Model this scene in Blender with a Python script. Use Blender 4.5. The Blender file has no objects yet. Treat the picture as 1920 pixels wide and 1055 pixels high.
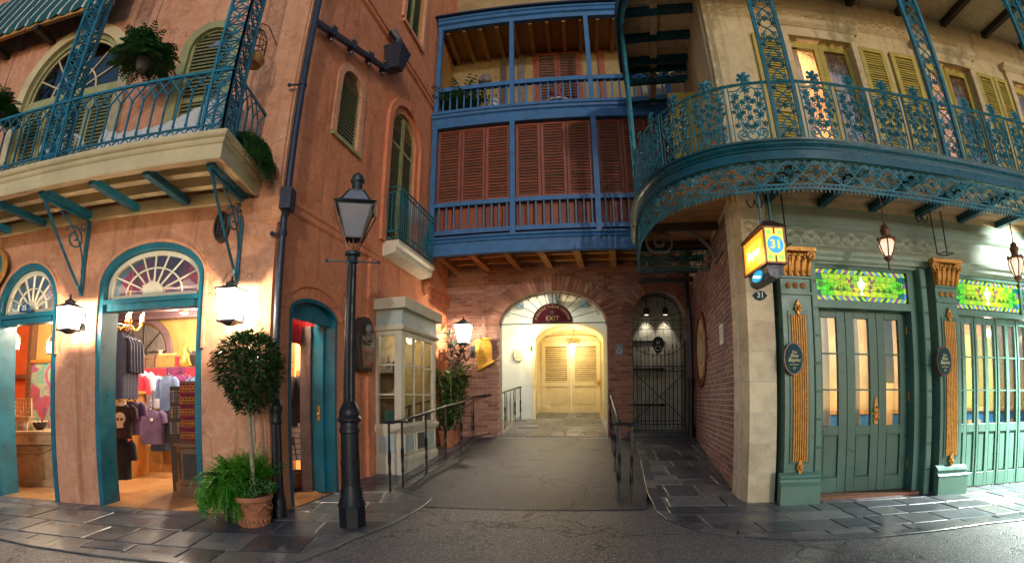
import bpy, math, random
import numpy as np
from mathutils import Vector, Matrix
random.seed(11)
S = bpy.context.scene
COL = S.collection
PI = math.pi
R = math.radians

# ------------------------------------------------------------------ camera
EYE = 1.30                       # lens height above the street
LF, LCY, LROLL = 840.5, 748.0, -0.0049   # fisheye focal length, optical centre row, roll (for a 1920 x 1055 frame)
cam = bpy.data.cameras.new('camera')
camo = bpy.data.objects.new('camera', cam)
COL.objects.link(camo)
S.camera = camo
cam.type = 'PANO'
cam.panorama_type = 'FISHEYE_LENS_POLYNOMIAL'
cam.sensor_fit = 'HORIZONTAL'
cam.sensor_width = 36
cam.clip_start, cam.clip_end = 0.05, 500
_F = LF * 36 / 1920
_r = np.linspace(0, 27, 300)
_k = np.linalg.lstsq(np.stack([_r, _r**2, _r**3, _r**4], 1), 2 * np.arctan(_r / (2 * _F)), rcond=None)[0]
cam.fisheye_fov = R(178)
cam.fisheye_polynomial_k0 = 0
for _i in range(4):
    setattr(cam, 'fisheye_polynomial_k%d' % (_i + 1), -float(_k[_i]))
cam.shift_y = (LCY - 527.5) / 1055
_c, _s = math.cos(LROLL), math.sin(LROLL)
camo.matrix_world = Matrix(((_c, -_s, 0, 0), (0, 0, -1, 0), (_s, _c, 0, EYE), (0, 0, 0, 1)))

# ------------------------------------------------------------------ dusk sky, one low sun, exposure
SUN_EL, SUN_AZ = 12.0, -10.0     # the low light comes from behind the viewer, a little from the right
wd = bpy.data.worlds.new('World')
S.world = wd
wd.use_nodes = True
_nt = wd.node_tree
_bg = _nt.nodes['Background']
_sky = _nt.nodes.new('ShaderNodeTexSky')
_sky.sky_type = 'NISHITA'
_sky.sun_disc = False
_sky.dust_density = 0.5
_sky.ozone_density = 2.5
_sky.sun_elevation = R(SUN_EL)
_sky.sun_rotation = R(180 + SUN_AZ)
_nt.links.new(_sky.outputs[0], _bg.inputs[0])
_bg.inputs[1].default_value = 0.080
sun = bpy.data.lights.new('sun', 'SUN')
sun.energy = 0.36
sun.angle = R(0.6)
sun.color = (1.0, 0.95, 0.88)
suno = bpy.data.objects.new('sun', sun)
COL.objects.link(suno)
_d = Vector((math.sin(R(SUN_AZ)) * math.cos(R(SUN_EL)), math.cos(R(SUN_AZ)) * math.cos(R(SUN_EL)), -math.sin(R(SUN_EL))))
suno.rotation_euler = _d.to_track_quat('-Z', 'Y').to_euler()
suno.location = (-2, -10, 6)
S.view_settings.view_transform = 'Standard'
S.view_settings.look = 'None'
S.view_settings.exposure = 0.95
S.view_settings.gamma = 1
S.view_settings.use_curve_mapping = False
S.cycles.use_denoising = True
S.cycles.max_bounces = 7
S.cycles.diffuse_bounces = 3
S.cycles.glossy_bounces = 3
S.cycles.transparent_max_bounces = 16
S.cycles.sample_clamp_indirect = 6
S.cycles.caustics_reflective = False
S.cycles.caustics_refractive = False

# ------------------------------------------------------------------ geometry helpers
def lens_ray(px, py):
    dx, dy = px - 960, LCY - py
    r = math.hypot(dx, dy) + 1e-9
    th = 2 * math.atan(r / (2 * LF))
    x, y, z = math.sin(th) * dx / r, math.cos(th), math.sin(th) * dy / r
    return Vector((_c * x - _s * z, y, _s * x + _c * z))

def at_z(px, py, z=0.0):
    v = lens_ray(px, py)
    t = (z - EYE) / v.z
    return Vector((v.x * t, v.y * t, z))

class Fr:
    """A wall: local x runs along it, local y into it, z up."""
    def __init__(s, x, y, deg):
        s.o = Vector((x, y, 0)); s.a = R(deg)
        s.u = Vector((math.cos(s.a), math.sin(s.a), 0)); s.n = Vector((-math.sin(s.a), math.cos(s.a), 0))
    def w(s, x, y, z=0.0):
        return s.o + s.u * x + s.n * y + Vector((0, 0, z))
    def loc(s, p):
        d = Vector((p[0], p[1], 0)) - s.o
        return d.dot(s.u), d.dot(s.n)
    def px(s, px, py, y=0.0):
        """where the sight line through a photo point meets the plane at depth y: (x, z)"""
        v = lens_ray(px, py)
        b = s.o + s.n * y
        t = b.dot(s.n) / v.dot(s.n)
        p = v * t
        return (p - s.o).dot(s.u), EYE + p.z

AL = 9.0                                    # heading of the alley, degrees right of the lens axis
def gz(x, y):                               # the alley floor climbs towards the exit
    if x > 2.9 and y < 5.36: return 0.0     # level in front of the restaurant
    v = x * math.sin(R(AL)) + y * math.cos(R(AL))
    return 0.0895 * max(0.0, v - 5.12)
def on_ground(px, py):
    p = at_z(px, py, 0)
    for _ in range(30):
        p = at_z(px, py, min(gz(p.x, p.y), 1.1))
    return p

class MB:
    def __init__(s): s.v = []; s.f = []
    def _add(s, vs, fs):
        b = len(s.v); s.v += [tuple(v) for v in vs]; s.f += [tuple(i + b for i in f) for f in fs]; return s
    def box(s, x0, x1, y0, y1, z0, z1):
        vs = [(x, y, z) for z in (z0, z1) for y in (y0, y1) for x in (x0, x1)]
        return s._add(vs, [(0, 2, 3, 1), (4, 5, 7, 6), (0, 1, 5, 4), (2, 6, 7, 3), (0, 4, 6, 2), (1, 3, 7, 5)])
    def cbox(s, x0, x1, y0, y1, z0, z1, c):
        """box whose front (low y) edges are chamfered"""
        q = lambda a, y: [(x0 + a, y, z0 + a), (x1 - a, y, z0 + a), (x1 - a, y, z1 - a), (x0 + a, y, z1 - a)]
        vs = q(0, y1) + q(0, y0 + c) + q(c, y0)
        fs = [(0, 3, 2, 1)[::-1], (8, 9, 10, 11)]
        for k in range(4):
            j = (k + 1) % 4
            fs += [(k, j, 4 + j, 4 + k), (4 + k, 4 + j, 8 + j, 8 + k)]
        return s._add(vs, [f for f in fs])
    def prism(s, pts, plane, a0, a1):
        n = len(pts)
        m = {'xz': lambda p, a: (p[0], a, p[1]), 'xy': lambda p, a: (p[0], p[1], a), 'yz': lambda p, a: (a, p[0], p[1])}[plane]
        vs = [m(p, a0) for p in pts] + [m(p, a1) for p in pts]
        fs = [tuple(range(n))[::-1], tuple(range(n, 2 * n))] + [(k, (k + 1) % n, n + (k + 1) % n, n + k) for k in range(n)]
        return s._add(vs, fs)
    def band(s, outer, inner, y0, y1, closed=False):
        """strip between two polylines in xz, extruded y0..y1"""
        n = len(outer)
        vs = [(p[0], y, p[1]) for y in (y0, y1) for L in (outer, inner) for p in L]
        fs = []
        for k in range(n if closed else n - 1):
            j = (k + 1) % n
            fs += [(k, j, n + j, n + k), (2 * n + k, 3 * n + k, 3 * n + j, 2 * n + j), (k, 2 * n + k, 2 * n + j, j), (n + k, n + j, 3 * n + j, 3 * n + k)]
        if not closed:
            fs += [(0, n, 3 * n, 2 * n), (n - 1, 3 * n - 1, 4 * n - 1, 2 * n - 1)]
        return s._add(vs, fs)
    def tube(s, pts, r, n=6, closed=False):
        pts = [Vector(p) for p in pts]
        m = len(pts)
        rs = r if isinstance(r, (list, tuple)) else [r] * m
        prev = None
        vs = []
        for i, p in enumerate(pts):
            if closed: t = pts[(i + 1) % m] - pts[i - 1]
            else: t = pts[min(i + 1, m - 1)] - pts[max(i - 1, 0)]
            if t.length < 1e-9: t = Vector((0, 0, 1))
            t.normalize()
            if prev is None:
                a = Vector((0, 0, 1)) if abs(t.z) < 0.9 else Vector((1, 0, 0))
                u = t.cross(a).normalized()
            else:
                u = (prev - t * prev.dot(t))
                u = u.normalized() if u.length > 1e-6 else t.orthogonal().normalized()
            prev = u
            w = t.cross(u)
            ph = PI / n
            vs += [p + (u * math.cos(2 * PI * k / n + ph) + w * math.sin(2 * PI * k / n + ph)) * rs[i] for k in range(n)]
        fs = []
        for i in range(m if closed else m - 1):
            j = (i + 1) % m
            fs += [(i * n + k, i * n + (k + 1) % n, j * n + (k + 1) % n, j * n + k) for k in range(n)]
        if not closed:
            fs += [tuple(range(n))[::-1], tuple(range((m - 1) * n, m * n))]
        return s._add(vs, fs)
    def lathe(s, prof, n=16, cx=0.0, cy=0.0, cz=0.0, ph=0.0, flute=0.0):
        vs = []
        for (r, z) in prof:
            for k in range(n):
                rr = r * (1 - flute * (k % 2))
                vs.append((cx + rr * math.cos(2 * PI * k / n + ph), cy + rr * math.sin(2 * PI * k / n + ph), cz + z))
        fs = []
        for i in range(len(prof) - 1):
            fs += [(i * n + k, i * n + (k + 1) % n, (i + 1) * n + (k + 1) % n, (i + 1) * n + k) for k in range(n)]
        fs += [tuple(range(n))[::-1], tuple(range((len(prof) - 1) * n, len(prof) * n))]
        return s._add(vs, fs)
    def ball(s, c, r, n=8, m=6, sz=1.0):
        prof = [(max(1e-4, r * math.sin(PI * k / m)), -r * sz * math.cos(PI * k / m)) for k in range(m + 1)]
        return s.lathe(prof, n, *c)
    def sweep(s, prof, path, closed=False, side=1):
        """prof [(out, z)] carried along path [(x, y)], mitred; out is measured to the right of travel (times side)"""
        n, m = len(prof), len(path)
        P = [Vector((p[0], p[1])) for p in path]
        vs = []
        for i in range(m):
            a = P[i] - P[i - 1] if (i or closed) else P[1] - P[0]
            b = P[(i + 1) % m] - P[i] if (i < m - 1 or closed) else a
            a = a.normalized(); b = b.normalized()
            na = Vector((a.y, -a.x)) * side; nb = Vector((b.y, -b.x)) * side
            q = na + nb
            q = q / max(1e-6, q.dot(na)) if q.length > 1e-6 else na
            vs += [(P[i].x + q.x * o, P[i].y + q.y * o, z) for (o, z) in prof]
        fs = []
        for i in range(m if closed else m - 1):
            j = (i + 1) % m
            fs += [(i * n + k, j * n + k, j * n + (k + 1) % n, i * n + (k + 1) % n) for k in range(n)]
        if not closed:
            fs += [tuple(range(n)), tuple(range((m - 1) * n, m * n))[::-1]]
        return s._add(vs, fs)
    def quad(s, a, b, c, d): return s._add([a, b, c, d], [(0, 1, 2, 3)])
    def add(s, o, M):
        return s._add([M @ Vector(v) for v in o.v], o.f)
    def mesh(s, name, mat, smooth=None, fix=True):
        me = bpy.data.meshes.new(name)
        me.from_pydata(s.v, [], s.f)
        if fix and len(s.f) < 60000:
            import bmesh
            bm = bmesh.new(); bm.from_mesh(me)
            bmesh.ops.recalc_face_normals(bm, faces=bm.faces)
            bm.to_mesh(me); bm.free()
        if mat: me.materials.append(mat)
        if smooth is not None:
            me.shade_smooth(); me.set_sharp_from_angle(angle=R(smooth))
        return me

def arch(cx, hw, z_spring, rise, n=20, close=None):
    """points of an elliptical arch from left spring to right spring"""
    return [(cx - hw * math.cos(PI * k / n), z_spring + rise * math.sin(PI * k / n)) for k in range(n + 1)]
def opening(cx, hw, z0, zs, rise, n=20):
    return [(cx - hw, z0)] + arch(cx, hw, zs, rise, n) + [(cx + hw, z0)]
def rect(x0, x1, z0, z1): return [(x0, z0), (x0, z1), (x1, z1), (x1, z0)]

def sheet_mesh(name, outer, holes, thick, mat):
    """wall with openings: 2-D filled curve, extruded; local plane becomes xz, from y=0 inwards"""
    cu = bpy.data.curves.new(name, 'CURVE'); cu.dimensions = '2D'; cu.fill_mode = 'BOTH'; cu.extrude = thick / 2
    for L in [outer] + holes:
        sp = cu.splines.new('POLY'); sp.points.add(len(L) - 1); sp.use_cyclic_u = True
        for p, q in zip(sp.points, L): p.co = (q[0], q[1], 0, 1)
    ob = bpy.data.objects.new(name, cu); COL.objects.link(ob)
    dg = bpy.context.evaluated_depsgraph_get()
    me = bpy.data.meshes.new_from_object(ob.evaluated_get(dg))
    bpy.data.objects.remove(ob); bpy.data.curves.remove(cu)
    me.transform(Matrix(((1, 0, 0, 0), (0, 0, -1, thick / 2), (0, 1, 0, 0), (0, 0, 0, 1))))
    me.materials.clear(); me.materials.append(mat); me.name = name
    for p in me.polygons: p.use_smooth = False
    return me

def text_mb(txt, size, depth=0.004, shear=0.0, space=1.0):
    """letters in the xz plane, facing -y, centred"""
    cu = bpy.data.curves.new('text', 'FONT'); cu.body = txt; cu.size = size; cu.align_x = 'CENTER'; cu.align_y = 'CENTER'
    cu.extrude = depth; cu.shear = shear; cu.space_character = space; cu.resolution_u = 3; cu.offset = size * 0.012
    ob = bpy.data.objects.new('text', cu); COL.objects.link(ob)
    dg = bpy.context.evaluated_depsgraph_get()
    me = bpy.data.meshes.new_from_object(ob.evaluated_get(dg))
    bpy.data.objects.remove(ob); bpy.data.curves.remove(cu)
    mb = MB()
    mb._add([(v.co.x, -v.co.z, v.co.y) for v in me.vertices], [tuple(p.vertices) for p in me.polygons])
    bpy.data.meshes.remove(me)
    return mb

# ------------------------------------------------------------------ object helpers
def thing(name, label, cat, loc=(0, 0, 0), rz=0.0, group=None):
    o = bpy.data.objects.new(name, None); COL.objects.link(o)
    o.location = loc; o.rotation_euler = (0, 0, rz); o.empty_display_size = 0.2
    o['label'] = label; o['category'] = cat
    if group: o['group'] = group
    return o
def put(name, mesh, parent=None, fr=None, loc=None, rot=None, scale=None):
    o = bpy.data.objects.new(name, mesh); COL.objects.link(o)
    if fr is not None:
        base = Vector(parent.location) if parent else Vector((0, 0, 0))
        o.location = fr.o - base; o.rotation_euler = (0, 0, fr.a)
    if loc is not None: o.location = loc
    if rot is not None: o.rotation_euler = rot
    if scale is not None: o.scale = scale
    if parent: o.parent = parent
    return o
def part(name, mb, mat, parent=None, fr=None, smooth=None, **k):
    return put(name, mb.mesh(name, mat, smooth), parent, fr, **k)
def single(name, mb, mat, label, cat, smooth=None, group=None, **k):
    o = part(name, mb, mat, None, smooth=smooth, **k)
    o['label'] = label; o['category'] = cat
    if group: o['group'] = group
    return o
def setting(name, mesh, **k):
    o = put(name, mesh, **k); o['kind'] = 'structure'; return o
def stuff(o): o['kind'] = 'stuff'; return o
def bevel(o, w=0.01, seg=2):
    m = o.modifiers.new('bevel', 'BEVEL'); m.width = w; m.segments = seg; m.limit_method = 'ANGLE'; m.angle_limit = R(40)
    return o
def lamp(name, loc, power, color, radius=0.04, parent=None, kind='POINT', **k):
    l = bpy.data.lights.new(name, kind); l.energy = power; l.color = color
    if kind in ('POINT', 'SPOT'): l.shadow_soft_size = radius
    for a, b in k.items(): setattr(l, a, b)
    o = bpy.data.objects.new(name, l); COL.objects.link(o); o.location = loc
    if parent: o.parent = parent
    return o

# ------------------------------------------------------------------ materials
def mat_base(name):
    m = bpy.data.materials.new(name); m.use_nodes = True
    return m, m.node_tree, m.node_tree.nodes['Principled BSDF']
def N(nt, typ, **k):
    n = nt.nodes.new(typ)
    for a, b in k.items():
        if hasattr(n, a) and not a.startswith('i_'): setattr(n, a, b)
    return n
def ramp(nt, fac, stops):
    n = nt.nodes.new('ShaderNodeValToRGB')
    el = n.color_ramp.elements
    while len(el) < len(stops): el.new(0.5)
    for e, (p, c) in zip(el, stops):
        e.position = p; e.color = (*c, 1) if len(c) == 3 else c
    nt.links.new(fac, n.inputs[0]); return n.outputs[0]
def noise(nt, vec, scale, detail=5, rough=0.55, dist=0.0):
    n = nt.nodes.new('ShaderNodeTexNoise'); n.inputs['Scale'].default_value = scale; n.inputs['Detail'].default_value = detail
    n.inputs['Roughness'].default_value = rough; n.inputs['Distortion'].default_value = dist
    if vec is not None: nt.links.new(vec, n.inputs['Vector'])
    return n.outputs[0]
def mixc(nt, fac, a, b, mode='MIX'):
    n = nt.nodes.new('ShaderNodeMix'); n.data_type = 'RGBA'; n.blend_type = mode
    for sock, val in ((n.inputs[0], fac), (n.inputs[6], a), (n.inputs[7], b)):
        if isinstance(val, (int, float)): sock.default_value = val
        elif isinstance(val, tuple): sock.default_value = (*val[:3], 1)
        else: nt.links.new(val, sock)
    return n.outputs[2]
def mth(nt, op, a, b=None):
    n = nt.nodes.new('ShaderNodeMath'); n.operation = op
    for i, v in enumerate((a, b)):
        if v is None: continue
        if isinstance(v, (int, float)): n.inputs[i].default_value = v
        else: nt.links.new(v, n.inputs[i])
    return n.outputs[0]
def coords(nt, scale=(1, 1, 1), rnd=False):
    t = nt.nodes.new('ShaderNodeTexCoord')
    m = nt.nodes.new('ShaderNodeMapping'); m.inputs['Scale'].default_value = scale
    nt.links.new(t.outputs['Object'], m.inputs['Vector'])
    if rnd:
        oi = nt.nodes.new('ShaderNodeObjectInfo')
        mu = mth(nt, 'MULTIPLY', oi.outputs['Random'], 37.0)
        nt.links.new(mu, m.inputs['Location'])
    return m.outputs[0]
def bump(nt, bsdf, h, strength=0.3, dist=0.01):
    b = nt.nodes.new('ShaderNodeBump'); b.inputs['Strength'].default_value = strength; b.inputs['Distance'].default_value = dist
    nt.links.new(h, b.inputs['Height']); nt.links.new(b.outputs[0], bsdf.inputs['Normal'])
def sc(c, k): return tuple(min(1, x * k) for x in c)

def paint(name, col, rough=0.5, var=0.25, scale=6.0, bmp=0.12, bscale=60.0, metal=0.0, coat=0.0, rnd=0.0, dirt_or_glint=None, spec=0.5):
    """worn paint / plain finish: mottled colour, uneven gloss, fine relief; rnd = brightness spread between copies"""
    m, nt, b = mat_base(name)
    v = coords(nt, rnd=rnd > 0)
    n1 = noise(nt, v, scale, 6, 0.6)
    c = ramp(nt, n1, [(0.3, sc(col, 1 - var)), (0.55, col), (0.75, sc(col, 1 + var * 0.6))])
    if dirt_or_glint:
        n2 = noise(nt, v, scale * 0.35, 7, 0.7, 0.6)
        f = ramp(nt, n2, [(0.52, (0, 0, 0)), (0.72, (0.75, 0.75, 0.75))])
        c = mixc(nt, f, c, dirt_or_glint)
    if rnd:
        oi = nt.nodes.new('ShaderNodeObjectInfo')
        hsv = nt.nodes.new('ShaderNodeHueSaturation')
        nt.links.new(mth(nt, 'ADD', mth(nt, 'MULTIPLY', oi.outputs['Random'], 2 * rnd), 1 - rnd), hsv.inputs['Value'])
        nt.links.new(c, hsv.inputs['Color']); c = hsv.outputs[0]
    nt.links.new(c, b.inputs['Base Color'])
    rr = ramp(nt, noise(nt, v, scale * 2.3, 4), [(0.3, (max(0.02, rough - 0.12),) * 3), (0.7, (min(1, rough + 0.12),) * 3)])
    nt.links.new(rr, b.inputs['Roughness'])
    b.inputs['Metallic'].default_value = metal
    b.inputs['Coat Weight'].default_value = coat
    b.inputs['Specular IOR Level'].default_value = spec
    if bmp: bump(nt, b, noise(nt, v, bscale, 4), bmp, 0.006)
    return m

def stucco(name, light, mid, dark, stain):
    m, nt, b = mat_base(name)
    v = coords(nt)
    n1 = noise(nt, v, 1.3, 8, 0.62, 0.5)
    c = ramp(nt, n1, [(0.30, dark), (0.46, mid), (0.58, mid), (0.72, light)])
    n3 = noise(nt, v, 5.0, 9, 0.74, 1.4)
    c = mixc(nt, ramp(nt, n3, [(0.46, (0, 0, 0)), (0.66, (0.75, 0.75, 0.75))]), c, light)
    c = mixc(nt, ramp(nt, noise(nt, v, 2.4, 9, 0.72, 1.8), [(0.54, (0, 0, 0)), (0.66, (0.65, 0.65, 0.65))]), c, dark)
    cr = nt.nodes.new('ShaderNodeTexVoronoi'); cr.feature = 'DISTANCE_TO_EDGE'; cr.inputs['Scale'].default_value = 0.75
    vd = nt.nodes.new('ShaderNodeVectorMath'); vd.operation = 'ADD'
    nn = nt.nodes.new('ShaderNodeTexNoise'); nn.inputs['Scale'].default_value = 2.2; nn.inputs['Detail'].default_value = 8; nt.links.new(v, nn.inputs['Vector'])
    nt.links.new(v, vd.inputs[0]); nt.links.new(nn.outputs['Color'], vd.inputs[1]); nt.links.new(vd.outputs[0], cr.inputs['Vector'])
    k = mth(nt, 'MULTIPLY', ramp(nt, cr.outputs['Distance'], [(0.0, (1, 1, 1)), (0.010, (0, 0, 0))]), ramp(nt, noise(nt, v, 0.9, 3), [(0.50, (0, 0, 0)), (0.58, (0.8, 0.8, 0.8))]))
    c = mixc(nt, k, c, sc(dark, 0.45))
    vs = coords(nt, (2.6, 2.6, 0.22))
    n2 = noise(nt, vs, 1.6, 8, 0.66, 0.3)
    c = mixc(nt, ramp(nt, n2, [(0.53, (0, 0, 0)), (0.70, (0.7, 0.7, 0.7))]), c, stain)
    nt.links.new(c, b.inputs['Base Color'])
    b.inputs['Roughness'].default_value = 0.85
    b.inputs['Specular IOR Level'].default_value = 0.25
    h = mth(nt, 'ADD', noise(nt, v, 9, 8, 0.65, 0.4), mth(nt, 'MULTIPLY', noise(nt, v, 70, 4), 0.25))
    bump(nt, b, h, 0.55, 0.025)
    return m

def emit(name, col, strength, base=None):
    m, nt, b = mat_base(name)
    b.inputs['Base Color'].default_value = (*(base or col), 1)
    b.inputs['Emission Color'].default_value = (*col, 1)
    b.inputs['Emission Strength'].default_value = strength
    b.inputs['Roughness'].default_value = 0.4
    return m
def glow_glass(name, col, strength, clear=0.5):
    m = bpy.data.materials.new(name); m.use_nodes = True; nt = m.node_tree; nt.nodes.clear()
    e = nt.nodes.new('ShaderNodeEmission'); e.inputs[0].default_value = (*col, 1); e.inputs[1].default_value = strength
    t = nt.nodes.new('ShaderNodeBsdfTransparent'); mx = nt.nodes.new('ShaderNodeMixShader'); mx.inputs[0].default_value = clear
    o = nt.nodes.new('ShaderNodeOutputMaterial')
    nt.links.new(e.outputs[0], mx.inputs[1]); nt.links.new(t.outputs[0], mx.inputs[2]); nt.links.new(mx.outputs[0], o.inputs[0])
    return m
def pane_mat(name, tint=(0.95, 0.97, 0.96), refl=0.10):
    m = bpy.data.materials.new(name); m.use_nodes = True; nt = m.node_tree; nt.nodes.clear()
    t = nt.nodes.new('ShaderNodeBsdfTransparent'); t.inputs[0].default_value = (*tint, 1)
    g = nt.nodes.new('ShaderNodeBsdfGlossy'); g.inputs['Roughness'].default_value = 0.05
    lw = nt.nodes.new('ShaderNodeLayerWeight'); lw.inputs[0].default_value = 0.25
    f = mth(nt, 'ADD', mth(nt, 'MULTIPLY', lw.outputs['Fresnel'], 0.8), refl * 0.4)
    mx = nt.nodes.new('ShaderNodeMixShader'); nt.links.new(f, mx.inputs[0])
    o = nt.nodes.new('ShaderNodeOutputMaterial')
    nt.links.new(t.outputs[0], mx.inputs[1]); nt.links.new(g.outputs[0], mx.inputs[2]); nt.links.new(mx.outputs[0], o.inputs[0])
    return m

M = {}
M['pink'] = stucco('salmon stucco', (0.70, 0.40, 0.27), (0.57, 0.265, 0.155), (0.40, 0.165, 0.092), (0.29, 0.125, 0.075))
M['orange'] = stucco('orange stucco', (0.72, 0.31, 0.17), (0.61, 0.215, 0.105), (0.45, 0.14, 0.066), (0.27, 0.095, 0.05))
M['trim_pink'] = stucco('salmon trim', (0.72, 0.40, 0.26), (0.61, 0.29, 0.165), (0.47, 0.20, 0.105), (0.37, 0.16, 0.09))
M['teal'] = paint('teal paint', (0.004, 0.125, 0.185), 0.38, 0.35, 3, 0.10, dirt_or_glint=(0.004, 0.07, 0.09))
M['teal_iron'] = paint('teal iron', (0.007, 0.150, 0.235), 0.42, 0.45, 9, 0.2, 90, rnd=0.12, dirt_or_glint=(0.01, 0.06, 0.075))
M['dk_iron'] = paint('dark green iron', (0.012, 0.150, 0.195), 0.36, 0.5, 14, 0.25, 90, rnd=0.2, dirt_or_glint=(0.05, 0.22, 0.27))  # paler second tone paints highlights onto the ironwork
M['fascia_teal'] = paint('dark teal fascia', (0.003, 0.072, 0.105), 0.33, 0.3, 3, 0.08, dirt_or_glint=(0.004, 0.05, 0.06))
M['blue'] = paint('blue paint', (0.032, 0.140, 0.340), 0.5, 0.25, 4, 0.12, dirt_or_glint=(0.035, 0.085, 0.18))
M['blue2'] = paint('faded blue paint', (0.085, 0.16, 0.28), 0.5, 0.25, 4, 0.12, rnd=0.08)
M['brown'] = paint('red brown shutter paint', (0.25, 0.062, 0.030), 0.55, 0.3, 6, 0.12, rnd=0.18, dirt_or_glint=(0.11, 0.032, 0.02))
M['cream'] = paint('cream paint', (0.62, 0.50, 0.29), 0.6, 0.2, 3, 0.12, dirt_or_glint=(0.44, 0.33, 0.17))
M['plank'] = paint('cream soffit plank', (0.76, 0.62, 0.34), 0.65, 0.3, 5, 0.15, rnd=0.28, dirt_or_glint=(0.45, 0.31, 0.12))
M['ochre'] = paint('ochre timber', (0.42, 0.20, 0.045), 0.6, 0.3, 5, 0.15, rnd=0.12, dirt_or_glint=(0.25, 0.11, 0.025))
M['sage'] = paint('sage green paint', (0.32, 0.31, 0.135), 0.55, 0.25, 5, 0.12, rnd=0.1, dirt_or_glint=(0.22, 0.21, 0.09))
M['sage_dk'] = paint('shutter green paint', (0.19, 0.20, 0.095), 0.55, 0.3, 6, 0.1, rnd=0.12)
M['olive'] = paint('olive yellow paint', (0.50, 0.37, 0.06), 0.6, 0.25, 5, 0.12, rnd=0.08, dirt_or_glint=(0.32, 0.23, 0.04))
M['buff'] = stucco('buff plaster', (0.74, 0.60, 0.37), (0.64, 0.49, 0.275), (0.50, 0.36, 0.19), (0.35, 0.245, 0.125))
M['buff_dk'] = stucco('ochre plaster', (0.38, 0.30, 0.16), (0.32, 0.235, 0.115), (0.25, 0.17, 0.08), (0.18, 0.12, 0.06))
M['stone'] = paint('cream stone', (0.70, 0.58, 0.39), 0.8, 0.22, 5, 0.5, 45, rnd=0.10, dirt_or_glint=(0.45, 0.33, 0.19))
M['green'] = paint('bottle green paint', (0.098, 0.200, 0.150), 0.36, 0.15, 2.5, 0.06, 30, dirt_or_glint=(0.085, 0.170, 0.128))
M['green2'] = paint('shop door green', (0.052, 0.125, 0.092), 0.34, 0.15, 2.5, 0.06, 30, dirt_or_glint=(0.045, 0.105, 0.078))
M['frieze'] = paint('grey green frieze', (0.30, 0.36, 0.28), 0.55, 0.18, 2.0, 0.10, dirt_or_glint=(0.24, 0.27, 0.19))
M['gold'] = paint('gilding', (0.60, 0.27, 0.05), 0.42, 0.35, 20, 0.25, 60, metal=0.35, dirt_or_glint=(0.38, 0.15, 0.03))
M['iron'] = paint('black enamelled iron', (0.012, 0.012, 0.016), 0.42, 0.3, 6, 0.12, 50, spec=0.3)
M['navy'] = paint('navy painted pipe', (0.020, 0.027, 0.050), 0.40, 0.3, 6, 0.10, 50, rnd=0.05)
M['verdigris'] = paint('blackened green metal', (0.022, 0.032, 0.036), 0.42, 0.4, 14, 0.2, 70, metal=0.3, dirt_or_glint=(0.04, 0.075, 0.085))
M['copper'] = paint('aged copper', (0.22, 0.095, 0.06), 0.45, 0.35, 14, 0.2, 60, metal=0.5)
M['dkwood'] = paint('dark carved wood', (0.030, 0.020, 0.016), 0.5, 0.4, 14, 0.35, 40)
M['wood'] = paint('brown wood', (0.13, 0.06, 0.03), 0.45, 0.35, 7, 0.15, 40)
M['palewood'] = paint('pale carved wood', (0.36, 0.25, 0.12), 0.6, 0.35, 7, 0.3, 30, dirt_or_glint=(0.18, 0.12, 0.06))
M['greywood'] = paint('weathered grey wood', (0.16, 0.135, 0.125), 0.6, 0.3, 8, 0.2, 40)
M['terracotta'] = paint('terracotta', (0.42, 0.155, 0.075), 0.75, 0.28, 12, 0.35, 60, dirt_or_glint=(0.30, 0.13, 0.08))
M['bark'] = paint('pale bark', (0.33, 0.26, 0.18), 0.85, 0.35, 18, 0.5, 60)
M['white'] = paint('white paint', (0.74, 0.73, 0.68), 0.5, 0.12, 5, 0.05)
M['bone'] = paint('bone paint', (0.66, 0.60, 0.46), 0.5, 0.15, 5, 0.06, dirt_or_glint=(0.50, 0.43, 0.29))
M['paleblue'] = paint('pale blue paint', (0.45, 0.52, 0.50), 0.55, 0.15, 3, 0.06)
M['skywall'] = paint('pale blue plaster', (0.56, 0.60, 0.56), 0.7, 0.15, 1.5, 0.15, dirt_or_glint=(0.55, 0.58, 0.52))
M['yellow'] = paint('yellow cream paint', (0.70, 0.58, 0.31), 0.5, 0.15, 2.0, 0.06, dirt_or_glint=(0.58, 0.46, 0.22))
M['pane'] = pane_mat('window glass')
M['pane_dk'] = pane_mat('grey window glass', (0.62, 0.62, 0.60), 0.25)
M['greyglass'] = paint('dusty glass', (0.30, 0.28, 0.24), 0.18, 0.3, 3, 0.0, spec=0.7)
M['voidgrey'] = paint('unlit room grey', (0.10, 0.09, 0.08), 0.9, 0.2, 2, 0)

def brick_mat(name, a, b_, c_):
    m, nt, b = mat_base(name)
    v = coords(nt, rnd=True)
    oi = nt.nodes.new('ShaderNodeObjectInfo')
    c = ramp(nt, oi.outputs['Random'], [(0.0, a), (0.35, b_), (0.7, c_), (1.0, sc(a, 1.15))])
    n = noise(nt, v, 16, 6, 0.7)
    c = mixc(nt, ramp(nt, n, [(0.35, (0.55, 0.55, 0.55)), (0.65, (1.1, 1.1, 1.1))]), c, c, 'MIX')
    c = mixc(nt, 0.65, c, ramp(nt, n, [(0.3, (0.45, 0.42, 0.40)), (0.7, (1, 1, 1))]), 'MULTIPLY')
    nt.links.new(c, b.inputs['Base Color']); b.inputs['Roughness'].default_value = 0.85
    bump(nt, b, noise(nt, v, 55, 5, 0.7), 0.6, 0.008)
    return m
M['brick'] = brick_mat('rose brick', (0.40, 0.175, 0.12), (0.52, 0.27, 0.19), (0.27, 0.115, 0.085))
M['brick_p'] = brick_mat('plum brick', (0.30, 0.155, 0.14), (0.40, 0.22, 0.195), (0.22, 0.115, 0.11))
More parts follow.
